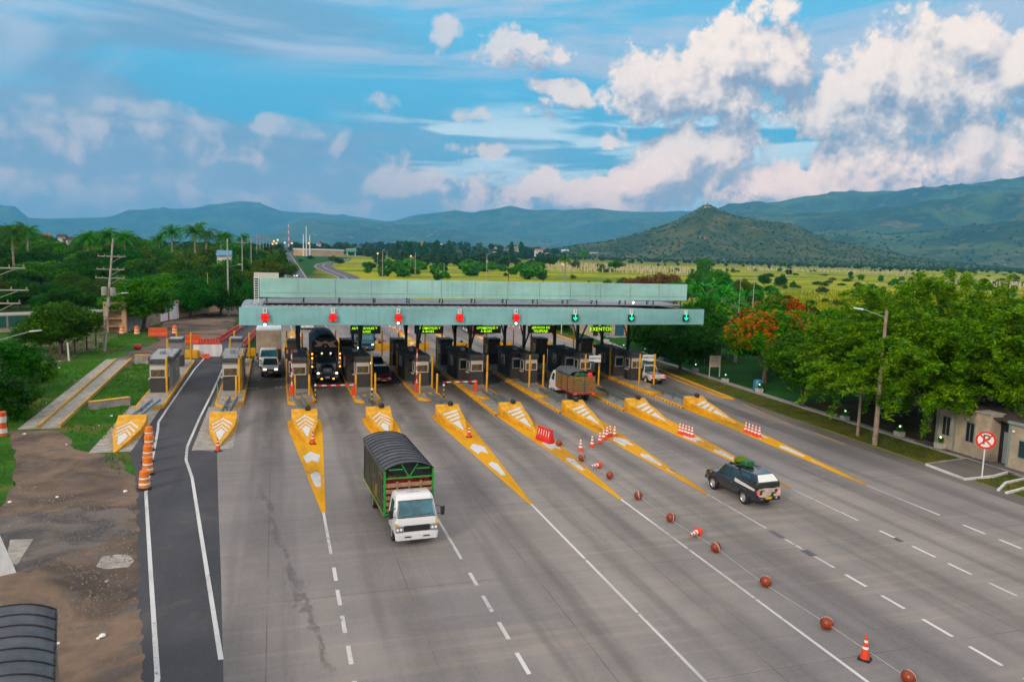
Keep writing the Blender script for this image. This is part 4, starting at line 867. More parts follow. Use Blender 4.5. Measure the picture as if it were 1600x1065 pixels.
for i in range(2, 9):
    crash_block(CX[i], 96.6, True, 'yellow crash block beyond the booths, %s from the left in the far row' % ORD[i-2], 'far crash blocks', math.pi)
crash_block(-9.3, 92.4, True, 'broken yellow crash block behind the leftmost booth', 'far crash blocks', math.pi-.35, False); crash_block(-3.2, 93.4, True, 'yellow crash block beyond the second island from the left', 'far crash blocks', math.pi, False)
b = B(); b.box(-11.1, -8.7, 51.5, 66, 0, .018); b.box(-5.15, -2.7, 51, 64.5, 0, .0185); 
struct(b.obj('apron', MT['stone']))
# guard rails joining each block to its island
def w_beam(b, x0, y0, x1, y1, z):
    n = [(-.02, .16), (.06, .11), (-.02, .03), (-.02, -.03), (.06, -.11), (-.02, -.16), (-.05, -.16), (.03, -.11), (-.05, -.03), (-.05, .03), (.03, .11), (-.05, .16)]
    b.loft([[(x+dx, y, z+dz) for dx, dz in n] for x, y in ((x0, y0), (x1, y1))])
for i in range(9):
    c = CX[i]; o = thing('guard_rail', (c, 61, 0), 'pair of galvanised guard rails between crash block and kerb on the %s island' % ORD[i], 'guard rail', 'guard rails')
    off = .28 if i < 2 else .30; sk = {0: .55, 1: .35}.get(i, -.35 if i < 4 else -.1)
    for sg in (-1, 1): b = B(); w_beam(b, sg*off-sk*.2, -2.9, sg*off+sk, 4.2, .62); b.obj('rail', MT['steel'], o)
    for y in (-1.5, .6, 2.6):
        b = B(); b.box(-.07, .07, y-.06, y+.06, 0, .72); b.box(-off, off, y-.05, y+.05, .52, .62); b.obj('rail_post', MT['grey_metal'], o)
# studded yellow kerbs beside the four right-hand islands
for i in (5, 6, 7, 8):
    c = CX[i]; o = thing('studded_kerb', (c-1.25, 57.5, 0), 'row of yellow studs along the near side of the %s island' % ORD[i], 'kerb', 'studded kerbs'); b = B(); b.box(-.09, .09, 0, 21, 0, .10); b.obj('base', MT['booth_dark'], o)
    b = B()
    for k in range(36): b.loft([[(-.17, k*.58, .0), (.17, k*.58, .0), (.17, k*.58+.36, .0), (-.17, k*.58+.36, .0)], [(-.11, k*.58+.05, .2), (.11, k*.58+.05, .2), (.11, k*.58+.31, .2), (-.11, k*.58+.31, .2)]])
    b.obj('studs', MT['yellow_paint'], o)
    b = B(); b.box(c-1.1, c+1.1, 58.15, 64, 0, .03); struct(b.obj('island_infill', MT['wall_grey']))
# booths -----------------------------------------------------------------------
def window_box(o, x0, x1, z0, z1, y, depth=.1, mat='frame_cream', inside='booth_inside', bars=0, awn=.18, name='window'):
    b = B(); t = .07
    b.box(x0, x0+t, y-depth, y, z0, z1); b.box(x1-t, x1, y-depth, y, z0, z1); b.box(x0+t, x1-t, y-depth, y, z0, z0+t); b.box(x0+t, x1-t, y-depth, y, z1-t-awn, z1)
    for k in range(bars): xx = x0+(x1-x0)*(k+1)/(bars+1); b.box(xx-.025, xx+.025, y-depth*.6, y, z0+t, z1-t-awn)
    w = b.obj(name, MT[mat], o, bevel=.008)
    b = B(); b.box(x0+t, x1-t, y-.02, y-.004, z0+t, z1-t-awn); b.obj('pane', MT[inside], w)
    return w
def side_window(o, x, y0, y1, z0, z1, sg, mat='frame_cream'):
    b = B(); t = .06; d = sg*.06; xa, xb = sorted((x, x+d))
    b.box(xa, xb, y0, y0+t, z0, z1); b.box(xa, xb, y1-t, y1, z0, z1); b.box(xa, xb, y0+t, y1-t, z0, z0+t); b.box(xa, xb, y0+t, y1-t, z1-t, z1); w = b.obj('window', MT[mat], o)
    xa, xb = sorted((x+sg*.003, x+sg*.02)); b = B(); b.box(xa, xb, y0+t, y1-t, z0+t, z1-t); b.obj('pane', MT['glass'], w)
def small_booth(i, y=70.3, rear=False):
    c = CX[i]; light = i < 2; off = [.0, -.15, .05, .2, .3, .45, .5, .55, .6][i]
    w = .66; g = 'rear cash booths' if rear else 'front cash booths'
    lab = ('small %s cash booth %s, %s from the left' % ('grey' if light else 'brown', 'at the far end of its island' if rear else 'with a cream framed window facing the camera', ORD[i]))
    o = thing('cash_booth', (c+off-(.25 if rear else 0), y, .23), lab, 'toll booth', g, math.pi if rear else 0.); D = 1.75; H = 2.55
    b = B(); b.box(-w, w, 0, D, 0, 1.22); b.obj('lower_wall', MT['booth_dark'], o, bevel=.01)
    b = B(); b.box(-w, w, .0, D, 1.223, H); b.obj('upper_wall', MT['booth_grey' if light else 'booth_brown'], o, bevel=.01)
    b = B(); b.box(-w-.05, w+.05, -.16, D+.1, H, H+.34); b.obj('roof', MT['roof_dark' if light or not rear else 'booth_dark'], o, bevel=.02)
    if light: b = B(); b.box(-w+.05, w-.05, -.05, D, H+.342, H+.37); b.obj('roof_sheet', MT['roof_light'], o)
    window_box(o, -w+.03, w-.06 if light else w-.1, 1.28, 2.30, 0, .1, bars=1 if i > 4 and not i % 2 else 0, awn=.26)
    side_window(o, -w, .35, 1.35, 1.25, 2.2, -1); side_window(o, w, .35, 1.35, 1.25, 2.2, 1)
    b = B(); b.box(-w-.22, -w, .5, 1.2, 1.05, 1.12); b.obj('counter', MT['frame_cream'], o)
def main_booth(i):
    c = CX[i]; light = i < 2; o = thing('toll_cabin', (c+[-.05, -.1, -.1, -.1, 0, .1, .15, .15, .15][i], 73.0, .23), 'larger %s toll cabin with dark overhanging roof behind the small booth, %s from the left' % ('grey' if light else 'brown', ORD[i]), 'toll booth', 'toll cabins')
    w = .88; D = 5.0; H = 2.42; wm = 'booth_grey' if light else 'booth_brown'
    b = B(); b.box(-w, w, 0, D, 0, H); b.obj('wall', MT[wm], o, bevel=.01)
    b = B(); b.box(-w-.2, w+.2, -.35, D+.25, H, H+.30); b.obj('roof', MT['roof_dark' if light else 'booth_dark'], o, bevel=.03)
    b = B(); b.box(-w-.05, w+.05, -.2, D+.1, H+.302, H+.33); b.obj('roof_sheet', MT['roof_light' if light else 'roof_dark'], o)
    if i in (3, 4):
        b = B(); b.box(-w+.3, -.15, -.03, 0, 1.95, 2.15); b.box(-w+.3, -.15, -.03, 0, 1.0, 1.15); b.obj('vent', MT['dark_hole'], o)
    else: window_box(o, -w+.12, w-.7, 1.05, 2.15, 0, .07, inside='glass', awn=.12)
    b = B(); b.box(-w-.03, -w, .9, 1.8, 0, 2.05); d = b.obj('door', MT['grey_metal' if light else 'booth_dark'], o); b = B(); b.box(-w-.07, -w-.03, 1.62, 1.68, .95, 1.1); b.obj('handle', MT['chrome'], d)
    side_window(o, -w, 2.3, 3.4, 1.1, 2.1, -1); side_window(o, w, 2.3, 3.4, 1.1, 2.1, 1)
    b = B(); b.box(-.3, .1, 1.2, 1.9, H+.332, H+.62); b.obj('air_conditioner', MT['grey_metal'], o, bevel=.02)
    b = B(); b.path([(.4, 3.4, H+.33), (.4, 3.4, H+.6), (.3, 3.2, H+.66)], .05, 6); b.obj('vent_pipe', MT['grey_metal'], o)
for i in range(9):
    small_booth(i); main_booth(i)
    small_booth(i, 86.4 if i < 2 else 84.6, True)
# yellow bollards ----------------------------------------------------------------
bb = B(); bb.lathe([(.095, 0), (.095, 3.0), (.088, 3.06), (.05, 3.1), (0, 3.1)], (0, 0, 0), 'z', 12); bol_t = bb.obj('bollard', MT['yellow_paint'], smooth=True)
bb = B(); bb.lathe([(.095, 0), (.095, 1.75), (.05, 1.82), (0, 1.82)], (0, 0, 0), 'z', 12); bol_s = bb.obj('bollard', MT['yellow_paint'], smooth=True)
bpl = []
for i in range(9):
    c = CX[i]; tall = {0: [(.75, 69.6)], 1: [(.62, 68.9), (.68, 70.9), (.72, 74.2)], 2: [(.82, 71.3), (-.95, 74), (.85, 73.5)], 3: [(.95, 70.0), (.95, 75.5)], 4: [(1.05, 69.3), (-1, 77.5)], 5: [(1.0, 68.6), (1.0, 77.)], 6: [(-.35, 68.3), (1.05, 68.3), (.9, 75)], 7: [(-.35, 68.2), (1.1, 68.2)], 8: [(-.3, 67.9), (1.28, 67.8), (-.95, 73.5)]}[i]
    for dx, y in tall: bpl.append((c+dx, y, 0, 'tall yellow guard post beside the booth windows, %s island' % ORD[i], 'tall yellow posts'))
    for dx, y in {0: [], 1: [(.45, 67.0)], 2: [(-.45, 67.2), (.75, 67.4)], 3: [(-.75, 67.3), (.95, 67.3)], 4: [(-.6, 66.6), (.92, 66.4)], 5: [(.55, 67.0)], 6: [], 7: [], 8: []}[i]: bpl.append((c+dx, y, 1, 'short yellow guard post at the front of the %s island' % ORD[i], 'short yellow posts'))
    for dx, y in ((-.85, 83.3), (.85, 88.5), (-.8, 90.5)): bpl.append((c+dx, y, 0, 'tall yellow guard post at the far end of the %s island' % ORD[i], 'far yellow posts'))
for x, y, k, lb, gr in bpl: copy_tree((bol_t, bol_s)[k], loc=(x, y, .22), label=lb, group=gr)['category'] = 'bollard'
bpy.data.objects.remove(bol_t); bpy.data.objects.remove(bol_s)
# barrier gates -----------------------------------------------------------------
def gate(x, y, down, label, sg=-1):
    o = thing('barrier_gate', (x, y, .22), label, 'barrier gate', 'barrier gates'); b = B(); b.box(-.16, .16, -.16, .16, 0, 1.05); b.obj('cabinet', MT['cone_orange'], o, bevel=.03)
    mats = [MT['white_paint'], MT['sign_red']]; b = B(); n = 8; L_ = 3.1
    for k in range(n):
        a, c_ = k*L_/n, (k+1)*L_/n
        if down: b.box(sg*c_ if sg < 0 else a, sg*a if sg < 0 else c_, -.22, -.17, .92, 1.02, k % 2)
        else: b.box(-.05, .05, -.22, -.17, .9+a, .9+c_, k % 2)
    b.obj('boom', mats, o)
gate(CX[3]-1.0, 66.6, True, 'orange barrier gate with its striped boom down across the lane of the black truck'); gate(CX[5]-.2-.4, 66.8, True, 'orange barrier gate with its striped boom down, right of the red car')
gate(CX[2]-.72, 67.2, False, 'orange barrier gate with its striped boom raised at the third island'); gate(CX[4]-.85, 67.0, False, 'orange barrier gate with its striped boom raised at the fifth island')
# striped posts with a lamp on top
for k, (px, py, lb) in enumerate(((493,633,'third island'),(581,640,'fourth island'),(693,632,'fifth island'),(645,596,'brown booth of the fifth island'),(742,588,'booth of the sixth island'))):
    g = G(px, py); o = thing('lamp_post', (g.x, g.y, .0), 'short black and yellow banded post by the %s' % lb, 'post', 'banded lamp posts'); b = B()
    for j in range(8): b.lathe([(.06, j*.2), (.06, j*.2+.2)], (0, 0, 0), 'z', 8, j % 2)
    b.obj('post', [MT['yellow_paint'], MT['black_plastic']], o); b = B(); b.ico((0, 0, 1.68), .10); b.obj('lamp', MT['sign_white'], o, smooth=True)
b = B(); b.path([(0, 0, 0), (.02, 0, .9), (-.02, .05, 1.75)], .035, 6); tag(b.obj('marker_pole', MT['teal_paint']), 'thin green and white flexible pole on the second island', 'pole').location = (-4.6, 66.0, .2)
# EXENTOS boards
for i in (7, 8):
    c = CX[i]; xl, xr, y = c-.3, c+(1.1 if i == 7 else 1.28), 67.7; o = thing('lane_board', ((xl+xr)/2, y, 2.55), 'small white EXENTOS board fixed between two yellow posts of the %s' % ('last island on the right' if i == 8 else 'next to last island'), 'sign', 'EXENTOS boards')
    b = B(); b.box(-.62, .62, -.02, .02, -.02, .70); b.obj('board', MT['sign_white'], o, bevel=.01); text('EXENTOS', .26, o, (0, -.026, .42), FRONT, 'panel_blue', bold=.006)
    b = B(); b.add([(-.62, -.024, -.02), (.62, -.024, -.02), (.62, -.024, .04), (.1, -.024, .06), (-.2, -.024, .13), (-.62, -.024, .17)], [(0, 1, 2, 3, 4, 5)]); b.obj('blue_swoosh', MT['panel_blue'], o)
# canopy -----------------------------------------------------------------------
can = thing('toll_canopy', (18.7, 66, 0), 'long pale blue green steel toll canopy with a raised second fascia over all the lanes', 'canopy')
XL, XR, Y0, Y1 = -2.85-18.7, 40.3-18.7, 0., 20.5
def cmesh(): return B()
b = cmesh(); b.box(XL, XR, Y0, Y0+.12, 6.42, 7.92)
seams = B()
b.obj('fascia', MT['canopy_front'], can, bevel=.02)
for k in range(1, 61):
    x = XL+(XR-XL)*k/61; seams.box(x-.012, x+.012, Y0-.012, Y0, 6.44, 7.9)
seams.obj('fascia_ribs', MT['canopy_front'], can)
b = cmesh(); b.box(XL, XR, Y1, Y1+.12, 5.9, 7.1); b.obj('far_fascia', MT['canopy_front'], can)
b = cmesh(); b.box(XL, XL+.1, Y0+.12, Y1, 6.3, 7.0); b.box(XR-.1, XR, Y0+.12, Y1, 6.3, 7.0); b.obj('end_panel', MT['canopy_front'], can)
# corrugated roof: high middle, dipping at the right end
rv, rf, nx = [], [], 420; ys_ = [.13, 2.2, 5.0, 9.5, 14, 20.4]
for j, y in enumerate(ys_):
    for i in range(nx+1):
        x = XL+.1+(XR-XL-.2)*i/nx; d = max(0., min(1., (XR-1.5-x)/7.5)); d = d*d*(3-2*d); base = 7.60+[.0, .18, .24, .14, -.1, -.55][j]*d
        rv.append((x, y, base+(.05 if i % 6 in (0, 1) else 0)))
for j in range(len(ys_)-1):
    for i in range(nx): a = j*(nx+1)+i; rf.append((a, a+1, a+nx+2, a+nx+1))
b = cmesh(); b.add(rv, rf); b.obj('roof', MT['canopy_top'], can)
b = cmesh(); b.box(XL+.1, XR-.1, .2, 20.3, 6.42, 6.5); b.obj('soffit', MT['booth_dark'], can)
# upper fascia with frame behind
uX0, uX1, uY = -1.3-18.7, 40.25-18.7, 3.4
b = cmesh(); b.box(uX0, uX1, uY, uY+.12, 8.52, 10.2); b.obj('upper_fascia', MT['canopy_upper'], can, bevel=.02)
b = cmesh(); 
for k in range(1, 13): x = uX0+(uX1-uX0)*k/13; b.box(x-.02, x+.02, uY-.015, uY, 8.54, 10.18)
b.box(uX0+.02, uX1-.02, uY-.014, uY, 8.90, 8.93); b.obj('fascia_seams', MT['steel'], can)
b = cmesh()
for k in range(14):
    x = uX0+.6+(uX1-uX0-1.2)*k/13
    for y in (uY+.2, uY+1.6): b.tube((x, y, 7.6), (x, y, 9.9), .05, n=6)
    b.tube((x-.35, uY-.6, 7.75), (x, uY+.1, 8.5), .025, n=5); b.tube((x, uY+1.6, 7.8), (x, uY+.2, 9.9), .04, n=6)
b.obj('upper_frame', MT['dark_steel'], can)
b = cmesh(); b.box(uX0+.2, uX1-.2, uY+.15, uY+5.5, 8.0, 8.06)
b.obj('walkway', MT['grey_metal'], can)
# railing at the back-left and ladder
b = cmesh(); b.path([(XL+1.1, 4.4, 7.7), (XL+1.1, 4.4, 8.3), (XR-9, 4.4, 8.25)], .04, 6)
for k in range(22): x = XL+1.1+k*1.55; b.tube((x, 4.4, 7.7), (x, 4.4, 8.28), .025, n=5)
b.obj('railing', MT['frame_cream'], can)
b = cmesh()
for sx in (-.18, .18): b.tube((uX0-.25+sx, uY, 8.0), (uX0-.25+sx, uY, 10.35), .03, n=6)
for k in range(11): b.box(uX0-.43, uX0-.07, uY-.03, uY+.03, 8.15+k*.2, 8.21+k*.2)
b.obj('ladder', MT['white_metal'], can)
b = cmesh(); b.box(uX0-.45, uX0+1.6, uY+.3, uY+.4, 10.15, 10.62); b.obj('end_platform', MT['frame_cream'], can, bevel=.02)
# columns with braces
for i in range(2, 9):
    for y, sg in ((5.4, -1), (12., 1)):
        x = CX[i]-18.7; b = cmesh()
        b.box(x-.13, x+.13, y-.13, y+.13, .2, 6.42); col = b.obj('column', MT['dark_steel'], can)
        b = cmesh()
        b.tube((x, y, 3.6), (x, y+sg*2.6, 6.4), .09, n=6); b.tube((x, y, 4.3), (x+.0, y-sg*1.8, 6.4), .07, n=6)
        b.obj('brace', MT['dark_steel'], col)
# lane signals hanging on the fascia
LC = [(-.83, '8'), (4.63, '7'), (10.16, '6'), (15.6, '5'), (20.85, '4'), (26.6, '3'), (32.35, '2'), (38.2, '1')]
for k, (x, num) in enumerate(LC):
    red = k < 5; o = thing('lane_signal', (x, 65.94, 7.1), '%s lane signal under the number %s plate on the lower fascia' % ('red cross' if red else 'green arrow', num), 'lane signal', 'lane signals'); o.scale = (.84, 1, .84)
    b = B(); b.box(-.36, .36, -.2, 0, -.36, .36); b.obj('housing', MT['lens_dark'], o, bevel=.03)
    b = B()
    if red:
        for sg in (1, -1):
            s = .33; w = .085
            b.add([(-s*sg-w*sg, -.212, -s+w), (-s*sg+w*sg, -.212, -s-w), (s*sg+w*sg, -.212, s-w), (s*sg-w*sg, -.212, s+w)][::sg], [(0, 1, 2, 3)])
            b.add([(x_*1.0, -.212-.001*sg, z_) for x_, z_ in ((-.30*sg, -.12), (-.30*sg, .12), (-.12*sg, 0))], [(0, 1, 2)])
        b.box(-.34, .34, -.207, -.203, -.34, .34)
        b.obj('cross', MT['signal_red'], o)
        b = B()
        for q in range(4):
            a = q*math.pi/2; b.add([(math.cos(a+t)*r_, -.22, math.sin(a+t)*r_) for t, r_ in ((-.32, .33), (.32, .33), (0, .12))], [(0, 1, 2)])
        b.obj('dark_wedges', MT['lens_dark'], o)
    else:
        b.add([(-.055, -.21, .50), (.055, -.21, .50), (.055, -.21, -.05), (.24, -.21, .08), (.24, -.21, -.06), (0, -.21, -.30), (-.24, -.21, -.06), (-.24, -.21, .08), (-.055, -.21, -.05)], [(0, 1, 2, 3, 4, 5, 6, 7, 8)])
        b.obj('arrow', MT['signal_green'], o)
    b = B(); b.box(-.19, .19, -.1, -.04, .38, .90); pl = b.obj('number_plate', MT['sign_white'], o); text(num, .48, pl, (0, -.106, .65), FRONT, 'black_plastic', 'numeral')
# LED boards
LED = [('AUTOMOVILES Y\nA BUSES', 8.35, .31), ('AUTOMOVILES Y\nA BUSES', 14.6, .31), ('AUTOMOVILES Y\nA BUSES', 20.6, .31), ('SERVICIO DE\nTELEPEAJE', 26.45, .34), ('EXENTOS', 33.25, .56)]
for k, (s, x, sz) in enumerate(LED):
    o = thing('led_board', (x, 74.6, 5.06), 'lit yellow green LED board %s, %s' % ({'AUT': 'with two lines', 'SER': 'reading SERVICIO DE TELEPEAJE', 'EXE': 'reading EXENTOS'}[s[:3]], ['above the dark car behind the red one', 'between the fifth and sixth islands', 'left of the TELEPEAJE board', 'left of the EXENTOS board', 'farthest right of the boards'][k]), 'LED sign', 'LED boards')
    w = 1.45 if k < 4 else 1.2; b = B(); b.box(-w, w, 0, .2, -.38 if k < 4 else -.3, .38 if k < 4 else .3); b.obj('housing', MT['lens_dark'], o, bevel=.02)
    t = text(s, sz, o, (-.1, -.01, 0), FRONT, 'led_text', ext=.004, bold=.003, sp=1.05)
# small lamps on the canopy edge
for k, (px, py, Y) in enumerate(((414,507,65.8),(622,504.5,65.8),(806,505,65.8),(989,472.5,68.8),(560,543,76),(579,567,72))):
    X, z = atY(px, py, Y); o = thing('floodlight', (X, Y, z), 'small lit white floodlight %s' % ['under the left end of the canopy', 'under the canopy below number 6', 'under the canopy below number 4', 'on the roof above number 2', 'over the fourth island booth', 'beside the red car'][k], 'lamp', 'lit floodlights')
    b = B(); b.lathe([(0, -.05), (.09, -.05), (.13, .02), (.13, .06)], (0, 0, 0), 'y', 10); b.obj('housing', MT['grey_metal'], o); b = B(); b.ico((0, -.06, 0), .10); b.obj('bulb', MT['lamp_glow'], o)
    if k > 3: b = B(); b.tube((0, 0, 0), (0, 0, -z+.3), .03, n=6); b.obj('pole', MT['grey_metal'], o)

# ------------------------------------------------------------------ vehicles (local frame: front bumper at y=0 facing -y, body runs to +y)
def zring(z, hx, y0, y1, c=.12): return [(-hx+c, y0, z), (hx-c, y0, z), (hx, y0+c, z), (hx, y1-c*.5, z), (hx-c*.5, y1, z), (-hx+c*.5, y1, z), (-hx, y1-c*.5, z), (-hx, y0+c, z)]
def wheel(o, x, y, r=.4, w=.26, rim='rim', name='wheel'):
    sg = 1 if x > 0 else -1; b = B(); b.lathe([(r*.62, -w/2), (r*.93, -w/2), (r, -w*.32), (r, w*.32), (r*.93, w/2), (r*.62, w/2)], (x, y, r), 'x', 22, cap=False); t = b.obj(name, MT['rubber'], o, smooth=30)
    b = B(); f = sg*w/2; b.lathe([(0, f*.55), (r*.18, f*1.0), (r*.26, f*.75), (r*.5, f*.55), (r*.6, f*.98), (r*.63, f*.9), (r*.63, -f*.9), (0, -f*.9)], (x, y, r), 'x', 18); b.obj('rim', MT[rim], t, smooth=30)
    return t
def quad_part(o, name, pts, mat, off=(0, 0, 0), m=None):
    b = B(); b.add([tuple(p[i]+off[i] for i in range(3)) for p in pts], [tuple(range(len(pts)))]); return b.obj(name, MT[mat], o)
def cargo_truck(o, cab='car_white', boxl=6.1, boxw=1.13, boxz=3.0, arch=.34, cover='tarp', frame='green_paint', side='canvas', load='load_red', lights=False, style='tarp', wheels='rim_dull', details=True):
    c = B(); c.loft([zring(.42, .90, .10, 1.6), zring(.62, .96, .02, 1.62), zring(1.22, .965, .03, 1.62), zring(1.34, .95, .08, 1.62), zring(1.98, .86, .40, 1.58), zring(2.13, .82, .50, 1.54), zring(2.20, .74, .62, 1.44)]); cb = c.obj('cab', MT[cab], o, smooth=30, bevel=.02)
    W_ = B(); W_.add([(-.80, .075, 1.36), (.80, .075, 1.36), (.745, .375, 1.97), (-.745, .375, 1.97)], [(0, 1, 2, 3)]); w = W_.obj('windshield', MT['glass_teal'], cb)
    b = B(); b.path([(-.84, .07, 1.33), (-.78, .37, 2.0), (.78, .37, 2.0), (.84, .07, 1.33), (-.84, .07, 1.33)], .022, 5); b.obj('gasket', MT['black_plastic'], w)
    if details: b = B(); b.tube((-.62, .05, 1.38), (.02, .10, 1.44), .012, n=4); b.tube((.12, .05, 1.38), (.70, .10, 1.46), .012, n=4); b.obj('wiper', MT['black_plastic'], w)
    for sg in (-1, 1):
        quad_part(cb, 'side_window', [(sg*.968, .55, 1.32), (sg*.968, 1.25, 1.32), (sg*.885, 1.25, 1.92), (sg*.885, .72, 1.92)][::sg], 'glass')
        quad_part(cb, 'door_line', [(sg*.970, 1.30, .62), (sg*.970, 1.315, .62), (sg*.970, 1.315, 1.3), (sg*.970, 1.30, 1.3)], 'black_plastic')
        b = B(); b.box(sg*.78-.17, sg*.78+.17, -.045, .06, .70, .98); h = b.obj('headlight', MT['grey_metal'], o, bevel=.02)
        for dx in (-.08, .07): b = B(); b.ico((sg*.78+dx, -.05, .83), .065, seg=10, rings=7); b.obj('bulb', MT['lamp_warm' if lights else 'sign_white'], h, smooth=True)
        b = B(); b.box(*sorted((sg*.985, sg*.86)), -.03, .12, .985, 1.09); b.obj('indicator', MT['plate_yellow'], o)
        b = B(); b.tube((sg*.9, .22, 1.75), (sg*1.16, .02, 1.72), .018, n=5); b.tube((sg*.95, .2, 1.35), (sg*1.16, .02, 1.45), .018, n=5); b.loft([zring(1.36, .085, -.03, .03, .02), zring(1.74, .10, -.03, .04, .02)]); mr = b.obj('mirror', MT['black_plastic'], o, smooth=30); mr.location = (0, 0, 0)
        for v in mr.data.vertices:
            if v.index >= 20: v.co.x += sg*1.16
    b = B(); b.box(-.58, .58, -.03, .03, .72, .98); g = b.obj('grille', MT['black_plastic'], o)
    b = B(); b.loft([zring(.34, .95, -.08, .12, .08), zring(.64, .98, -.10, .12, .08)]); bm = b.obj('bumper', MT[cab], o, bevel=.02)
    for sg in (-1, 1): quad_part(bm, 'slot', [(sg*.42-.15, -.104, .47), (sg*.42+.15, -.104, .47), (sg*.42+.15, -.104, .53), (sg*.42-.15, -.104, .53)], 'black_plastic')
    quad_part(bm, 'number_plate', [(-.17, -.106, .40), (.17, -.106, .40), (.17, -.106, .55), (-.17, -.106, .55)], 'plate_yellow' if cab != 'car_white' else 'sign_white')
    b = B(); 
    for sg in (-1, 1): b.box(sg*.42-.05, sg*.42+.05, .3, 1.75+boxl-.1, .62, .84)
    for k in range(6): b.box(-.42, .42, 1.9+k*boxl/6, 1.98+k*boxl/6, .66, .80)
    b.obj('chassis', MT['dark_steel'], o)
    for sg in (-1, 1): wheel(o, sg*.82, 1.0, rim=wheels); wheel(o, sg*.84, 1.75+boxl*.62, w=.42, rim=wheels)
    b = B(); b.box(-boxw, boxw, 1.72, 1.75+boxl, .84, .97); b.obj('cargo_floor', MT['dark_steel' if style != 'stake' else 'kerb_red'], o)
    y0, y1, zt = 1.78, 1.75+boxl, boxz
    bx = B(); y = y0
    if style == 'tarp':                      # fabric sides hung on posts, arched ribbed roof
        n = 26
        for sg in (-1, 1):
            pts = []
            for i in range(n+1):
                yy = y0+.06+(y1-y0-.1)*i/n; d = .035*math.sin(i*2.6)+.03*(i % 2)
                pts.append((sg*(boxw-.02+d), yy))
            v = [(x, yy, 1.0) for x, yy in pts]+[(x-sg*.02, yy, (zt+1)/2) for x, yy in pts]+[(sg*boxw, yy, zt) for x, yy in pts]; m = n+1
            bx.add(v, [q for i in range(n) for q in ((i, i+1, m+i+1, m+i), (m+i, m+i+1, 2*m+i+1, 2*m+i))])
        bx.add([(-boxw, y1, 1), (boxw, y1, 1), (boxw, y1, zt), (0, y1, zt+arch), (-boxw, y1, zt)], [(0, 1, 2, 3, 4)]); bx.obj('side_curtain', MT[side], o)
    elif style == 'box':
        bx.box(-boxw, boxw, y0, y1, .98, zt); bx.obj('cargo_box', MT[side], o, bevel=.02); b = B(); b.box(-boxw-.02, boxw+.02, y0-.02, y1+.02, zt, zt+.06); b.obj('box_roof', MT['white_metal'], o); return
    else:                                    # open slatted rack
        for sg in (-1, 1):
            for k in range(8): bx.box(*sorted((sg*boxw, sg*(boxw-.03))), y0, y1, 1.0+k*(zt-1)/8, 1.0+k*(zt-1)/8+(zt-1)/8*.62)
        for k in range(8):
            for e, yy in ((0, y1), (1, y0)): bx.box(-boxw+.03, boxw-.03, yy-.03, yy, 1.0+k*(zt-1)/8, 1.0+k*(zt-1)/8+(zt-1)/8*.62)
        bx.obj('slat_panel', MT[side], o)
        for k in range(4):
            for sg in (-1, 1): b = B(); yy = y0+.1+(y1-y0-.2)*k/3; b.box(*sorted((sg*boxw, sg*(boxw+.05))), yy-.05, yy+.05, .9, zt+.05); b.obj('rack_post', MT[frame], o)
        b = B(); b.box(-.04, .04, y1, y1+.04, .95, zt); b.obj('rack_post', MT[frame], o)
        b = B(); b.box(-boxw+.06, boxw-.06, y0+.1, y1-.1, 1.0, zt-.25); b.obj('load', MT[load], o)
        b = B()
        for _ in range(16): b.ico((RNG.uniform(-boxw+.3, boxw-.3), RNG.uniform((y0+y1)/2, y1-.3), zt-.12+RNG.uniform(-.1, .1)), RNG.uniform(.16, .3), seg=8, rings=5)
        b.obj('produce', MT[load], o)
    # roof cover
    n, m = 24, 10; v = []
    yend = y1 if style == 'tarp' else y1-1.0
    for i in range(n*2+1):
        yy = y0-.05+(yend-y0+.1)*i/(n*2); ph = (i % 4)/4; sagg = .0 if i % 4 == 0 else (-.045 if i % 4 == 2 else -.028)
        for j in range(m+1):
            t = -1+2*j/m; zz = zt+arch*(1-abs(t)**2.4)+sagg*(1 if style == 'tarp' else 2.2)+(0 if style == 'tarp' else .10*math.sin(i*.9+j)*.5)
            v.append((t*(boxw+.03), yy, zz))
        
    f = [(i*(m+1)+j, i*(m+1)+j+1, (i+1)*(m+1)+j+1, (i+1)*(m+1)+j) for i in range(n*2) for j in range(m)]
    rb = B(); rb.add(v, f); 
    for sg in (-1, 1): rb.add([(sg*(boxw+.035), y0, zt+.02), (sg*(boxw+.035), yend, zt+.02), (sg*(boxw+.05), yend, zt-.16), (sg*(boxw+.05), y0, zt-.16)][::sg], [(0, 1, 2, 3)])
    rb.obj('tarp_roof', MT[cover], o)
    if style == 'tarp':
        rr = B()
        for k in range(13):
            yy = y0-.05+(y1-y0+.1)*k/12; rr.path([(t*(boxw+.04), yy, zt+arch*(1-abs(t)**2.4)+.012) for t in [-1+q/6 for q in range(13)]], .022, 5)
        rr.obj('roof_rib', MT['tarp_dark'], o)
        # front frame above the cab with slats and load behind
        b = B(); fy = y0-.05
        for x in (-boxw, boxw): b.box(x-.04, x+.04, fy-.04, fy+.04, .9, zt)
        b.box(-boxw, boxw, fy-.03, fy+.03, 2.62, 2.68); b.box(-boxw, boxw, fy-.03, fy+.03, .9, 1.0)
        b.tube((-.35, fy, zt+arch*.8), (0, fy-.01, 2.66), .025, n=5); b.tube((.4, fy, zt+arch*.8), (0, fy-.01, 2.66), .025, n=5)
        b.tube((-.95, fy-.02, zt+.05), (-.30, fy-.02, zt+.05), .03, n=5); b.tube((.95, fy-.02, zt+.05), (.35, fy-.02, zt+.05), .03, n=5)
        for k in range(5):
            for x in (-boxw, boxw): b.box(x-.09, x+.09, fy-.05, fy-.0, 1.2+k*.36, 1.24+k*.36)
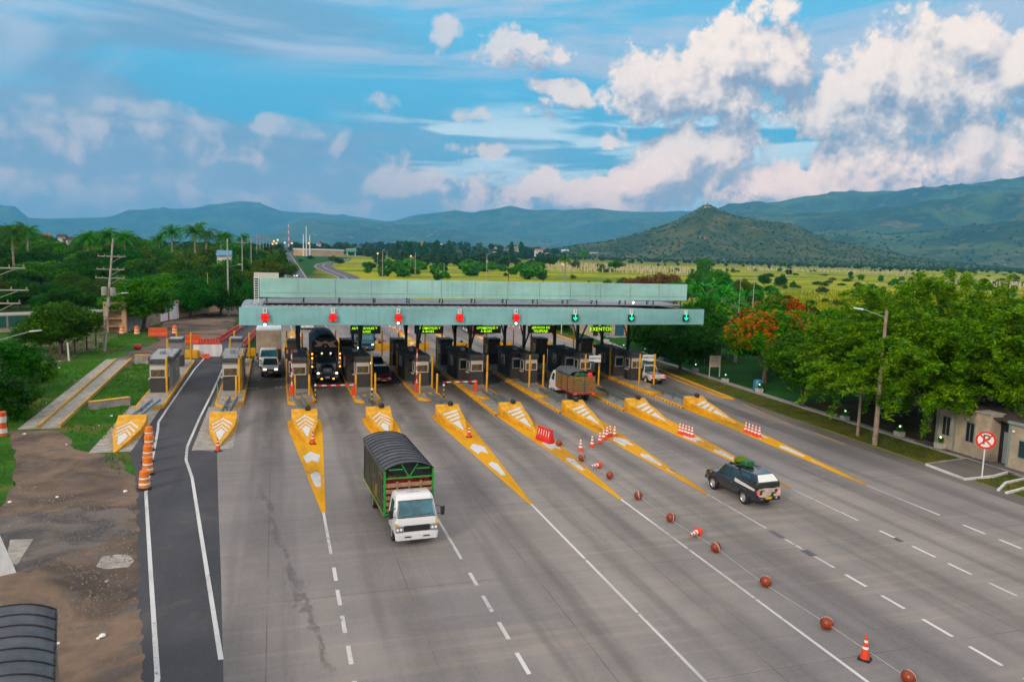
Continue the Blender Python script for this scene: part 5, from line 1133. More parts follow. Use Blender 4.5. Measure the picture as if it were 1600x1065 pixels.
        b.box(-boxw-.03, -boxw+.02, y0, y1, .93, .97); b.box(boxw-.02, boxw+.03, y0, y1, .93, .97); b.obj('front_frame', MT[frame], o)
        b = B()
        for k in range(5): b.box(-boxw+.05, boxw-.05, fy+.0, fy+.03, 1.05+k*.29, 1.24+k*.29)
        for x in (-.55, 0, .55): b.box(x-.04, x+.04, fy-.03, fy, 1.0, 2.48)
        b.obj('headboard', MT['wood'], o)
        b = B(); b.box(-boxw+.08, boxw-.08, fy+.25, fy+1.2, 1., 2.55)
        for _ in range(14): b.ico((RNG.uniform(-.9, .9), fy+.45, RNG.uniform(2.3, 2.62)), .2, seg=8, rings=5)
        b.obj('load', MT[load], o); b = B(); b.add([(-boxw, fy+.3, 2.5), (boxw, fy+.3, 2.5), (boxw, fy+.3, zt), (0, fy+.3, zt+arch*.9), (-boxw, fy+.3, zt)], [(0, 1, 2, 3, 4)]); b.obj('inner_shade', MT['dark_hole'], o)
        quad_part(o, 'side_strip', [(-boxw-.05, y0, .90), (-boxw-.05, y1, .90), (-boxw-.05, y1, .94), (-boxw-.05, y0, .94)], 'plate_yellow')
    else:
        for sg in (-1, 1): b = B(); b.box(sg*.85-.14, sg*.85+.14, y1+.0, y1+.04, .84, .96); b.obj('tail_light', MT['tail_red'], o)
def car(o, L_=4.1, w=.84, h=1.46, paint='car_red', kind='hatch', lights=False, tail=False, rim='rim'):
    hb = .86 if kind != 'pickup' else .98; zb = .24 if kind != 'pickup' else .42; k = 1.0
    if kind == 'hatch': st = [(0, w*.72, zb+.12, .56), (.10, w*.88, zb, .64), (.5, w*.98, zb, .76), (1.05, w, zb, .86), (L_*.55, w, zb, .90), (L_-.55, w, zb, .93), (L_-.12, w*.93, zb+.02, .90), (L_, w*.82, zb+.14, .70)]; gh = (.98, L_-.12, 1.62, L_-.55)
    elif kind == 'suv': st = [(0, w*.78, zb+.12, .72), (.12, w*.92, zb, .85), (.6, w*.99, zb, .96), (1.15, w, zb, 1.0), (L_-.4, w, zb, 1.02), (L_-.08, w*.95, zb, 1.0), (L_, w*.88, zb+.14, .85)]; gh = (1.10, L_-.06, 1.65, L_-.35)
    else: st = [(0, w*.80, zb+.10, .86), (.12, w*.94, zb, .98), (.6, w*.99, zb, 1.06), (1.30, w, zb, 1.10), (L_*.6, w, zb, 1.10), (L_-.35, w, zb, 1.10), (L_-.04, w*.97, zb+.02, 1.08), (L_, w*.94, zb+.08, 1.02)]; gh = (1.32, L_*.62+.12, 1.92, L_*.62-.08)
    b = B(); rings = []
    for y, hw, z0, z1 in st: rings.append([(-hw*.9, y, z0), (hw*.9, y, z0), (hw, y, z0+.16), (hw, y, z1-.14), (hw*.93, y, z1-.02), (hw*.55, y, z1+.015), (-hw*.55, y, z1+.015), (-hw*.93, y, z1-.02), (-hw, y, z1-.14), (-hw, y, z0+.16)])
    b.loft(rings); b.obj('body', MT[paint], o, smooth=40, bevel=.015)
    belt = st[3][3]-.01; y0, y1, r0, r1 = gh; gw, rw = w*.90, w*.74
    g = B(); g.loft([[(-gw, y0, belt), (gw, y0, belt), (gw, y1, belt), (-gw, y1, belt)], [(-rw, r0, h-.04), (rw, r0, h-.04), (rw, r1, h-.04), (-rw, r1, h-.04)]]); gl = g.obj('windows', MT['glass'], o)
    b = B(); b.loft([[(-rw-.02, r0-.05, h-.05), (rw+.02, r0-.05, h-.05), (rw+.02, r1+.05, h-.05), (-rw-.02, r1+.05, h-.05)], [(-rw*.9, r0+.1, h+.015), (rw*.9, r0+.1, h+.015), (rw*.9, r1-.1, h+.015), (-rw*.9, r1-.1, h+.015)]])
    mid = (r0+r1)/2
    for sg in (-1, 1):
        for (ya, yb) in ((y0, r0), (y1, r1), (mid+.05, mid+.05)): b.tube((sg*gw, ya, belt), (sg*rw, yb, h-.03), .035, n=5)
    b.obj('roof', MT[paint], o, smooth=30)
    for sg in (-1, 1):
        b = B(); b.box(sg*w*.62-.15, sg*w*.62+.15, st[0][0]-.015, st[1][0]+.08, st[0][3]-.10, st[0][3]+.06); b.obj('headlight', MT['lamp_warm' if lights else 'headlight'], o, bevel=.03)
        b = B(); b.box(sg*w*.80-.10, sg*w*.80+.10, L_-.10, L_+.012, .72 if kind != 'pickup' else .78, .95 if kind != 'pickup' else 1.04); b.obj('tail_light', MT['tail_red'], o, bevel=.02)
        b = B(); b.ico((sg*(w+.09), y0+.25, belt+.08), .10, squash=.7, seg=8, rings=5); b.obj('mirror', MT[paint], o, smooth=True)
        q = B(); q.box(sg*(w+.004)-.006, sg*(w+.004)+.006, mid+.25, mid+.42, belt-.17, belt-.14); q.obj('door_handle', MT['chrome'], o)
    b = B(); b.box(-w*.42, w*.42, -.02, .1, st[0][3]-.18, st[0][3]-.02); b.obj('grille', MT['black_plastic'], o)
    b = B(); b.box(-w*.92, w*.92, -.05, .12, zb+.04, zb+.22); b.obj('front_bumper', MT[paint if kind == 'hatch' else 'black_plastic'], o, bevel=.04)
    quad_part(o, 'number_plate', [(-.2, -.056, zb+.08), (.2, -.056, zb+.08), (.2, -.056, zb+.2), (-.2, -.056, zb+.2)], 'plate_yellow'); quad_part(o, 'number_plate', [(.2, L_+.055, zb+.12), (-.2, L_+.055, zb+.12), (-.2, L_+.055, zb+.25), (.2, L_+.055, zb+.25)], 'plate_yellow')
    b = B(); b.box(-w*.92, w*.92, L_-.1, L_+.05, zb+.02, zb+.26); b.obj('rear_bumper', MT['black_plastic' if kind != 'hatch' else paint], o, bevel=.04)
    r = .31 if kind == 'hatch' else .39
    for sg in (-1, 1):
        for y in (L_*.19, L_*.78):
            wheel(o, sg*(w-.09), y, r, .22, rim)
            a = B(); pts = [(sg*(w+.005), y+(r+.07)*math.cos(q), r+(r+.07)*math.sin(q)) for q in [math.pi*j/10 for j in range(11)]]; a.path(pts, .035, 5); a.obj('wheel_arch', MT['black_plastic'], o)
    if kind == 'pickup':
        yb0, yb1 = L_*.62+.2, L_-.08; b = B()
        b.box(-w*.86, w*.86, yb0, yb1, 1.095, 1.10+.012); b.obj('bed_liner', MT['black_plastic'], o)
# 1 the white cargo truck driving towards the camera
t = thing('cargo_truck', (5.92, 32.35, 0), 'white cab truck with ribbed dark grey tarpaulin roof and green frame, driving towards the camera', 'truck', rz=.045); cargo_truck(t, side='curtain')
b = B(); b.box(-.30, .30, .92, .96, 2.20, 2.216); b.box(-.02, .02, 1.0, 1.04, 2.2, 2.214); b.obj('roof_marking', MT['grey_metal'], t)
# 2 parked truck at the lower left corner, cab towards the camera side
t = thing('tarpaulin_truck', (-4.9, 13.2, 0), 'parked truck showing only its ribbed dark blue tarpaulin roof in the lower left corner', 'truck', rz=.225); cargo_truck(t, cab='car_white', boxl=7.6, boxw=1.2, boxz=3.05, arch=.36, frame='dark_steel', load='wood')
# 3 stake truck going away in the third lane from the right
t = thing('stake_truck', (25.6, 66.9, 0), 'small truck with orange wooden slatted rack and crumpled grey cover, leaving in lane 3', 'truck', rz=math.pi+.02); cargo_truck(t, boxl=4.3, boxw=1.0, boxz=2.45, arch=.30, frame='panel_blue', side='wood_orange', load='load_green', style='stake', cover='tarp')
b = B(); b.ico((-.6, 5.8, 2.45), .28, seg=8, rings=5); b.obj('red_bundle', MT['water_barrier_red'], t)
# 4 white truck with canvas box behind the silver pickup
t = thing('box_truck', (-.70, 83.2, 0), 'white truck with a tall beige canvas box queuing behind the silver pickup', 'truck'); cargo_truck(t, boxl=7, boxw=1.28, boxz=3.9, side='wall_cream', style='box')
# 5 white truck front under the canopy, far
t = thing('box_truck', (4.7, 121.5, 0), 'white truck approaching beyond the booths behind the black one', 'truck'); cargo_truck(t, boxl=7, boxw=1.2, boxz=3.3, side='car_white', style='box')
# 6 blue truck behind
t = thing('blue_truck', (10.9, 96.5, 0), 'blue cab truck with lit headlights approaching behind the fourth island booths', 'truck', rz=-.03); cargo_truck(t, cab='car_blue', boxl=8.5, boxw=1.2, boxz=2.9, arch=.1, cover='car_blue', side='car_blue', frame='car_blue', load='car_blue', lights=True)
# cars
t = thing('hatchback_car', (9.95, 72.9, 0), 'dark red hatchback car facing the camera right of the fourth island booth', 'car'); car(t, 3.8, .83, 1.46, 'car_red')
t = thing('estate_car', (10.05, 78.6, 0), 'light blue roofed dark estate car right behind the red hatchback', 'car'); car(t, 4.3, .84, 1.62, 'car_blue', 'suv')
t = thing('pickup_truck', (-.52, 77.9, 0), 'silver white pickup truck with headlights on and yellow number plate, in lane 8', 'pickup'); car(t, 4.6, .84, 1.72, 'car_white', 'pickup', lights=True)
t = thing('pickup_truck', (37.0, 73.3, 0), 'white pickup truck seen from behind in the rightmost lane under the EXENTOS board', 'pickup', rz=math.pi); car(t, 4.8, .86, 1.74, 'car_white', 'pickup')
# black double cab pickup with canopy and roof bag
t = thing('pickup_truck', (24.45, 37.75, 0), 'black double cab pickup with cream canvas tail and green bag on its roof rack', 'pickup', rz=math.pi+.075); car(t, 5.2, .90, 1.74, 'car_black', 'pickup')
b = B(); y0, y1 = 3.3, 5.16; b.loft([[(-.84, y0, 1.09), (.84, y0, 1.09), (.84, y1, 1.09), (-.84, y1, 1.09)], [(-.80, y0, 1.5), (.80, y0, 1.5), (.80, y1-.02, 1.42), (-.80, y1-.02, 1.42)], [(-.62, y0, 1.80), (.62, y0, 1.80), (.60, y1-.42, 1.78), (-.60, y1-.42, 1.78)]]); cp = b.obj('rear_canopy', MT['car_black'], t, smooth=30, bevel=.04)
quad_part(cp, 'rear_window', [(.70, y1-.04, 1.455), (-.70, y1-.04, 1.455), (-.54, y1-.375, 1.76), (.54, y1-.375, 1.76)], 'sign_white'); 
for sg in (-1, 1):
    quad_part(cp, 'side_window', [(sg*.822, y0+.25, 1.30), (sg*.822, y1-.5, 1.24), (sg*.735, y1-.75, 1.66), (sg*.735, y0+.35, 1.70)][::sg], 'panel_blue'); quad_part(cp, 'window_sheet', [(sg*.812, y0+.45, 1.34), (sg*.812, y1-.62, 1.30), (sg*.738, y1-.95, 1.62), (sg*.75, y0+.5, 1.6)][::sg], 'sign_white')
    quad_part(t, 'cream_patch', [(sg*.915, y0-.15, 1.06), (sg*.915, y1-.1, .98), (sg*.87, y1-.1, 1.08), (sg*.85, y0-.2, 1.24)][::sg], 'frame_cream')
b = B(); n = 6; v = []
for i in range(n+1):
    for j in range(5): v.append((-.80+1.60*i/n, y1+.06+.05*math.sin(i*1.7+j), .55+.58*j/4))
b.add(v, [(i*5+j, (i+1)*5+j, (i+1)*5+j+1, i*5+j+1) for i in range(n) for j in range(4)]); b.obj('canvas_tail', MT['wood_pale'], t, smooth=True)
b = B()
for x in (-.5, .5): b.tube((x, 2.05, 1.84), (x, 3.7, 1.86), .025, n=5)
for y in (2.1, 2.7, 3.3): b.tube((-.6, y, 1.80), (.6, y, 1.80), .02, n=5)
b.obj('roof_rack', MT['black_plastic'], t)
b = B(); b.ico((.05, 2.55, 2.02), .46, squash=.42, seg=12, rings=8); bagd = b.obj('dark_bag', MT['leaf_olive'], t, smooth=True); b = B(); b.loft([zring(1.86, .36, 2.75, 3.4), zring(2.12, .32, 2.8, 3.36)]); b.obj('green_bag', MT['green_dark'], t, smooth=True, bevel=.06)
quad_part(t, 'side_indicator', [(.905, .62, .95), (.905, .80, .95), (.905, .80, 1.02), (.905, .62, 1.02)], 'drum_orange')
t.scale = (.92, .87, 1.0)
# the black bonneted lorry
t = thing('bonneted_lorry', (4.72, 74.2, 0), 'black bonneted lorry with amber marker lights and tan X shaped emblem, in lane 7', 'lorry')
b = B(); b.loft([zring(.55, .62, .0, 2.0, .15), zring(1.0, .66, -.04, 2.0, .15), zring(1.45, .60, .08, 2.0, .18), zring(1.62, .50, .3, 2.0, .15)]); hd = b.obj('bonnet', MT['navy'], t, smooth=35, bevel=.04)
b = B(); b.add([(-.30, -.012, 1.22), (0, -.018, 1.07), (.30, -.012, 1.22), (0, .03, 1.37)], [(0, 1, 2, 3)]); b.obj('badge', MT['grey_metal'], hd)
b = B(); b.loft([zring(.7, 1.1, 1.7, 3.2), zring(1.6, 1.1, 1.75, 3.2), zring(2.3, 1.02, 1.98, 3.2), zring(2.5, .95, 2.1, 3.15)]); cb = b.obj('cab', MT['car_black'], t, smooth=30, bevel=.03)
quad_part(cb, 'windshield', [(-.92, 1.74, 1.66), (.92, 1.74, 1.66), (.86, 1.965, 2.27), (-.86, 1.965, 2.27)], 'glass')
for sg in (-1, 1):
    b = B(); b.loft([zring(.50, .26, .1, 1.3, .08), zring(.95, .28, .15, 1.4, .08), zring(1.15, .22, .4, 1.4, .08)]); f = b.obj('fender', MT['car_black'], t, smooth=30); f.location = (sg*.86, 0, 0)
    b = B(); b.ico((sg*.86, .12, .95), .13, squash=.8); b.obj('headlight', MT['lamp_warm'], t, smooth=True)
    for z in (1.3, 1.7, 2.15, 2.55): b = B(); b.ico((sg*1.33, 2.05, z), .085, seg=8, rings=5); b.obj('marker_lamp', MT['lamp_amber'], t)
    b = B(); b.tube((sg*1.33, 2.1, 1.1), (sg*1.33, 2.1, 2.7), .05, n=8); b.obj('lamp_bar', MT['chrome'], t)
    b = B(); b.ico((sg*.55, -.13, .46), .13, squash=.6, seg=8, rings=5); b.obj('bumper_lamp', MT['lamp_amber'], t)
    b = B(); b.tube((sg*1.0, 1.9, 2.0), (sg*1.32, 1.7, 2.0), .02, n=5); b.box(sg*1.34-.08, sg*1.34+.08, 1.66, 1.72, 1.6, 2.1); b.obj('mirror', MT['chrome'], t)
    wheel(t, sg*.95, .9, .5, .3, 'chrome'); wheel(t, sg*.92, 5.2, .5, .55, 'rim_dull'); wheel(t, sg*.92, 8.6, .5, .55, 'rim_dull'); wheel(t, sg*.92, 9.8, .5, .55, 'rim_dull')
    b = B(); b.ico((sg*.42, 1.98, 2.62), .07, seg=8, rings=5); b.obj('roof_lamp', MT['lamp_warm'], t)
b = B(); b.loft([zring(.30, 1.1, -.18, .1, .1), zring(.62, 1.12, -.2, .1, .1)]); bm = b.obj('bumper', MT['car_black'], t, bevel=.03); quad_part(bm, 'number_plate', [(-.2, -.206, .5), (.2, -.206, .5), (.2, -.206, .68), (-.2, -.206, .68)], 'sign_white')
b = B(); b.box(-.5, -.4, .4, 10.8, .6, .85); b.box(.4, .5, .4, 10.8, .6, .85); b.obj('chassis', MT['dark_steel'], t)
b = B(); b.box(-1.28, 1.28, 3.4, 11, 1.0, 3.55); bx = b.obj('cargo_box', MT['tarp_dark'], t, bevel=.04)
b = B(); n = 14; v = []
for y in [3.3+i*7.8/n for i in range(n+1)]:
    for j in range(9): q = -1+j/4; v.append((q*1.32, y, 3.5+.75*(1-abs(q)**3)*(.75 if y < 3.5 else 1)-.03*(int(y*2) % 2)))
b.add(v, [(i*9+j, i*9+j+1, (i+1)*9+j+1, (i+1)*9+j) for i in range(n) for j in range(8)]); b.obj('tarp_roof', MT['tarp_dark'], t)
b = B(); b.add([(-1.25, 3.32, 2.7), (1.25, 3.32, 2.7), (1.3, 3.32, 3.5), (.9, 3.32, 4.0), (-.9, 3.32, 4.0), (-1.3, 3.32, 3.5)], [tuple(range(6))]); b.obj('headboard', MT['tarp_dark'], t)
b = B(); b.add([(x, 3.30, z) for x, z in ((-1.1, 3.75), (-.35, 3.55), (0, 3.7), (.35, 3.55), (1.1, 3.75), (.75, 3.42), (1.15, 3.05), (.45, 3.05), (.2, 3.4), (-.2, 3.4), (-.45, 3.12), (-1.1, 3.12), (-.75, 3.42))], [tuple(range(13))]); b.obj('emblem', MT['emblem_tan'], t)
b = B(); b.ico((0, 3.29, 3.12), .13, seg=10, rings=6); b.obj('emblem_disc', MT['emblem_tan'], t)
# articulated flatbed leaving, far right lanes
t = thing('flatbed_trailer', (30.4, 133, 0), 'long dark flatbed trailer with white wheel hubs and a red tail, beyond the booths', 'trailer', rz=math.pi-.03); b = B(); b.box(-1.25, 1.25, 3, 20.5, 1.0, 1.25); b.box(-.4, .4, 3, 20, .7, 1.0); b.obj('bed', MT['dark_steel'], t)
b = B(); b.loft([zring(.6, 1.2, 0, 2.2), zring(1.6, 1.22, 0, 2.2), zring(2.9, 1.1, .2, 2.2)]); b.obj('cab', MT['car_white'], t, bevel=.04, smooth=30); b = B(); b.box(-1.15, 1.15, 8, 18, 1.25, 1.9); b.obj('load', MT['tarp_dark'], t); b = B(); b.box(-1.25, 1.25, 20.5, 20.6, .75, 1.3); b.obj('tail_board', MT['kerb_red'], t)
for y in (1.2, 5, 6.3, 14.5, 15.8, 17.1, 18.4):
    for sg in (-1, 1): wheel(t, sg*1.05, y, .5, .35, 'white_metal')
# traffic far down the highway
for k, (px, py, lb, big) in enumerate(((441.5,412,'larger white box truck coming down the distant highway',1),(440,401,'white box truck following behind on the distant highway',1),(462,433,'white car with its lights on coming down the distant highway',0))):
    g = G(px, py); t = thing('box_truck' if big else 'saloon_car', (g.x, g.y, 0), lb, 'truck' if big else 'car')
    if big: cargo_truck(t, boxl=7, boxw=1.25, boxz=3.6, side='car_white', style='box', details=False)
    else: car(t, 4.2, .85, 1.45, 'car_white', 'hatch', lights=True)

# ------------------------------------------------------------------ cones, drums, balls, barriers
def cone_mesh(bands=3, h=.9, r=.16):
    pr = [(r, .04)]; ms = []; 
    if bands == 3: cut = [(.04, .22, 0), (.22, .34, 1), (.34, .44, 0), (.44, .56, 1), (.56, .64, 0), (.64, .76, 1), (.76, .88, 0)]
    else: cut = [(.04, .38, 0), (.38, .46, 1), (.46, .60, 0), (.60, .68, 1), (.68, .88, 0)]
    prof = [(r*(1-.86*(c[0]-.04)/.84), c[0]*h/.9) for c in cut]+[(r*.14, .88*h/.9), (.001, .885*h/.9)]; ms = [c[2] for c in cut]+[0]
    b = B(); b.bands(prof, ms, n=14); return b
def cone(x, y, label, group=None, bands=3, fallen=None, rod=False):
    o = thing('traffic_cone', (x, y, .02), label, 'traffic cone', group); b = cone_mesh(bands); c = b.obj('cone', [MT['cone_orange'], MT['sign_white']], o, smooth=True); b = B(); b.loft([zring(0, .20, -.20, .20, .05), zring(.05, .19, -.19, .19, .05)]); b.obj('base', MT['cone_orange' if bands == 3 else 'rubber'], o)
    if rod: b = B(); b.tube((0, 0, .85), (.02, 0, 2.3), .012, n=5); b.obj('rod', MT['grey_metal'], o)
    if fallen is not None: o.rotation_euler = (0, math.radians(84), fallen); o.location.z = .20
    else: o.rotation_euler.z = RNG.uniform(0, 6)
    return o
cone(18.65, 19.36, 'tall orange cone with worn yellow bands and a black base, nearest the camera', bands=2)
for px, py, lb in ((907,704,'white banded cone standing alone in the lane left of the cone cluster'),(925,698,'second cone from the left in the string leading to the cluster'),(937,692,'third cone from the left in the string leading to the cluster'),(943,687,'fourth cone from the left in the string leading to the cluster'),(948,683,'cone at the back left of the cluster, highest in the photo'),(953,681,'middle cone of the cluster on the yellow wedge'),(960,682,'rightmost cone of the cluster on the yellow wedge')):
    g = G(px, py); cone(g.x, g.y, lb, 'cones of the string and cluster')
for k in range(5):
    a, b_ = G(1062, 677), G(1081, 683); cone(a.x+(b_.x-a.x)*k/4, a.y+(b_.y-a.y)*k/4, 'cone number of five in the tight row on the seventh island wedge'.replace('number', ['nearest the booths', 'second', 'middle', 'fourth', 'nearest the camera'][k]), 'tight row of cones on the seventh wedge')
    a, b_ = G(1165, 675), G(1186, 683); cone(a.x+(b_.x-a.x)*k/4, a.y+(b_.y-a.y)*k/4, 'cone number of five in the tight row on the rightmost yellow wedge'.replace('number', ['nearest the booths', 'second', 'middle', 'fourth', 'nearest the camera'][k]), 'tight row of cones on the eighth wedge')
cone(12.97, 51.09, 'small cone with a thin upright rod at the tip of the fifth crash block', bands=2, rod=True); cone(-3.55, 50.5, 'small orange cone at the tip of the second crash block from the left', bands=2)
cone(2.3, 51.2, 'small orange cone at the tip of the third crash block from the left', bands=2); cone(7.75, 50.6, 'small orange cone at the tip of the fourth crash block', bands=2)
cone(19.0, 42.1, 'fallen cone between the second and third brown balls', bands=3, fallen=3.6); cone(19.05, 30.6, 'fallen orange cone lying between the fifth and sixth brown balls', bands=3, fallen=3.7)
for k, (px, py) in enumerate(((609,513),(617,515),(625,517),(638,522),(585,531),(592,532),(600,533),(612,531),(795,512),(802,513),(812,515),(818,516),(826,518),(832,519),(654,531),(470,528))):
    g = G(px, py); cone(g.x, g.y, 'small red and white cone on the far side of the toll booths', 'cones beyond the booths')
for k, (px, py) in enumerate(((873,697),(909,720),(953,748),(997,780),(1048,815),(1118,862),(1196,916),(1291,982),(1419,1068))):
    g = G(px, py); r = .235; o = thing('marker_ball', (g.x, g.y, r), 'glossy brown ball with a pale stripe, %s in the string counting from the booths' % ORD[k], 'ball', 'brown balls on the string')
    b = B(); b.ico((0, 0, 0), r, seg=24, rings=14); b.obj('ball', MT['ball_brown'], o, smooth=True)
    b = B(); v = []
    for j in range(25): q = 2*math.pi*j/24; v += [(math.cos(q)*(r+.004)*.994, -.022, math.sin(q)*(r+.004)*.994), (math.cos(q)*(r+.004)*.994, .022, math.sin(q)*(r+.004)*.994)]
    b.add(v, [(2*j, 2*j+2, 2*j+3, 2*j+1) for j in range(24)]); st = b.obj('stripe', MT['wood_pale'], o); o.rotation_euler = (RNG.uniform(-.5, .5), RNG.uniform(-.4, .4), [.2, 1.9, 2.0, 1.3, 1.7, 1.6, -.8, -.75, 1.9][k])
b = B(); b.path([(18.35, 48.2, .05), (18.5, 43.8, .22), (18.7, 39.9, .08), (18.7, 36, .2), (18.7, 32.6, .1), (18.8, 28.6, .22), (18.82, 25, .08), (18.83, 21.5, .22), (18.93, 17.8, .2), (19, 12, .05)], .012, 5); tag(b.obj('rope', MT['rope']), 'thin pale rope linking the brown balls', 'rope')
# drums
def drum(x, y, label, group, s=1., rz=0.):
    o = thing('traffic_drum', (x, y, .02), label, 'traffic drum', group, rz); o.scale = (s,)*3; b = B()
    h = [.10, .26, .38, .46, .58, .66, .78, .86, .98]; rr = [.30, .285, .28, .27, .262, .255, .25, .24, .225]; m = [0, 1, 0, 1, 0, 1, 0, 0]; b.bands([(rr[i], h[i]) for i in range(9)]+[(.15, 1.02), (.001, 1.03)], [0, 1, 0, 0, 1, 0, 0, 0, 0, 0], n=20); b.obj('drum', [MT['drum_orange'], MT['sign_white']], o, smooth=25)
    b = B(); b.lathe([(0, 0), (.36, 0), (.36, .06), (.30, .12), (0, .12)], (0, 0, 0), 'z', 20); b.obj('base', MT['rubber'], o)
    b = B(); b.path([(-.08, 0, 1.0), (-.08, 0, 1.09), (.08, 0, 1.09), (.08, 0, 1.0)], .02, 5); b.obj('handle', MT['drum_orange'], o)
for k, (px, py) in enumerate(((226,764),(231,741),(231,722),(233,704),(233,690))):
    g = G(px, py); drum(g.x, g.y, 'orange and white drum on the left edge line, %s from the camera' % ORD[k], 'row of drums by the asphalt lane', rz=k)
for px, py, lb in ((191,523,'orange and white drum nearest the leaning pole at the back of the lawn'),(214,524,'orange and white drum second from the leaning pole'),(273,523,'orange and white drum between the two orange plastic barriers')):
    g = G(px, py); drum(g.x, g.y, lb, 'drums at the back of the lawn', 1.25)
def plastic_barrier(x, y, rz, L_, h, mat, label, group=None, holes='sign_white', w=.24, slits=True):
    o = thing('plastic_barrier', (x, y, .02), label, 'plastic barrier', group, rz); b = B()
    b.loft([[(-L_/2, -w, 0), (L_/2, -w, 0), (L_/2, w, 0), (-L_/2, w, 0)], [(-L_/2, -w, h*.25), (L_/2, -w, h*.25), (L_/2, w, h*.25), (-L_/2, w, h*.25)], [(-L_/2, -w*.55, h*.42), (L_/2, -w*.55, h*.42), (L_/2, w*.55, h*.42), (-L_/2, w*.55, h*.42)], [(-L_/2+.05, -w*.4, h), (L_/2-.05, -w*.4, h), (L_/2-.05, w*.4, h), (-L_/2+.05, w*.4, h)]]); b.obj('body', MT[mat], o, bevel=.03)
    if slits:
        b = B(); n = max(3, int(L_/.32))
        for k in range(n):
            xx = -L_/2+(k+.8)*L_/(n+.6)
            for sg in (-1, 1): b.add([(xx-.05, sg*(w*.55+.012), h*.44), (xx+.03, sg*(w*.55+.012), h*.44), (xx+.07, sg*(w*.42+.014), h*.86), (xx-.01, sg*(w*.42+.014), h*.86)][::-sg], [(0, 1, 2, 3)])
        b.obj('slits', MT[holes], o)
    return o
plastic_barrier(17.88, 48.95, -1.30, 1.65, .98, 'water_barrier_red', 'bright red plastic barrier with white slits on the sixth yellow wedge')
for px, py, lb, L_ in ((247,526,'orange plastic barrier standing alone left of the drum',2.4),(302,538,'orange plastic barrier at the left end of the white banner',1.9)):
    g = G(px, py); plastic_barrier(g.x, g.y, .05, L_, 1.25, 'orange_plastic', lb, slits=False)
for k, px in enumerate((320, 335)):
    g = G(px, 539); plastic_barrier(g.x, g.y, 0, 1.5, .8, 'kerb_red', 'low red barrier behind the white banner', 'red barriers behind the banner', 'drum_orange')
g = G(321, 560); plastic_barrier(g.x, g.y, .1, .9, .5, 'orange_plastic', 'small orange block under the white banner', slits=False)
for row, (x0, y0, x1, y1, n, side) in enumerate(((-7.0, 107, -4.3, 131, 12, 'left'), (-4.3, 96.5, -2.55, 119, 11, 'right'))):
    for k in range(n):
        t = (k+.5)/n; plastic_barrier(x0+(x1-x0)*t, y0+(y1-y0)*t, math.atan2(y1-y0, x1-x0), 1.9, .8, 'kerb_red', 'red plastic barrier in the row along the %s side of the asphalt lane' % side, 'red barriers %s of the asphalt lane' % side, 'cone_orange')
# banner
a, c = G(302, 559), G(347, 559); o = thing('white_banner', ((a.x+c.x)/2, a.y, 0), 'white two panel banner closing the asphalt lane under the canopy end', 'banner'); hw_ = (c.x-a.x)/2
b = B(); n = 20; v = []
for i in range(n+1):
    for z in (.12, .8, 1.52): v.append((-hw_+2*hw_*i/n, .03*math.sin(i*1.1), z))
b.add(v, [(i*3+j, (i+1)*3+j, (i+1)*3+j+1, i*3+j+1) for i in range(n) for j in (0, 1)]); b.obj('cloth', MT['car_white'], o, smooth=True)
b = B(); 
for x in (-hw_, 0, hw_): b.tube((x, .06, 0), (x, .06, 1.6), .035, n=6)
b.obj('frame', MT['grey_metal'], o)
# low concrete walls and the paved ramp
for x0, y0, x1, y1, h, lb in ((-13.8, 64.9, -11.25, 66.4, .62, 'low white concrete wall with a yellow top on the grass, nearer one'), (-14.3, 88.7, -12.3, 88.5, .95, 'low white concrete wall with a yellow top on the grass, farther one')):
    o = thing('low_wall', ((x0+x1)/2, (y0+y1)/2, 0), lb, 'low wall', 'low walls on the grass', math.atan2(y1-y0, x1-x0)); l = math.hypot(x1-x0, y1-y0)/2; b = B(); b.box(-l, l, -.25, .25, 0, h); b.obj('wall', MT['stone'], o, bevel=.02); b = B(); b.box(-l-.01, l+.01, -.27, .27, h, h+.04); b.obj('painted_top', MT['yellow_paint'], o)
o = thing('paved_ramp', (0, 0, 0), 'narrow concrete ramp with two yellow kerbs crossing the left lawn', 'ramp')
N_ = [(-16.9, 58.8), (-15.75, 58.9), (-14.45, 58.9)]; F__ = [(-17.5, 90.5), (-16.6, 91), (-15.1, 91)]
b = B(); b.hexa([(N_[0][0], 58.8, 0), (N_[1][0], 58.8, 0), (F__[1][0], 91, 0), (F__[0][0], 91, 0), (N_[0][0], 58.8, .08), (N_[1][0], 58.8, .08), (F__[1][0], 91, .22), (F__[0][0], 91, .22)]); b.hexa([(N_[1][0], 58.8, 0), (N_[2][0], 58.8, 0), (F__[2][0], 91, 0), (F__[1][0], 91, 0), (N_[1][0], 58.8, .04), (N_[2][0], 58.8, .04), (F__[2][0], 91, .1), (F__[1][0], 91, .1)]); b.obj('slab', MT['stone'], o)
for (a, c) in ((N_[1], F__[1]), (N_[2], F__[2])):
    b = B(); b.hexa([(a[0]-.1, a[1], 0), (a[0]+.1, a[1], 0), (c[0]+.1, c[1], 0), (c[0]-.1, c[1], 0), (a[0]-.1, a[1], .26), (a[0]+.1, a[1], .26), (c[0]+.1, c[1], .30), (c[0]-.1, c[1], .30)]); b.obj('kerb', MT['ramp_kerb'], o)
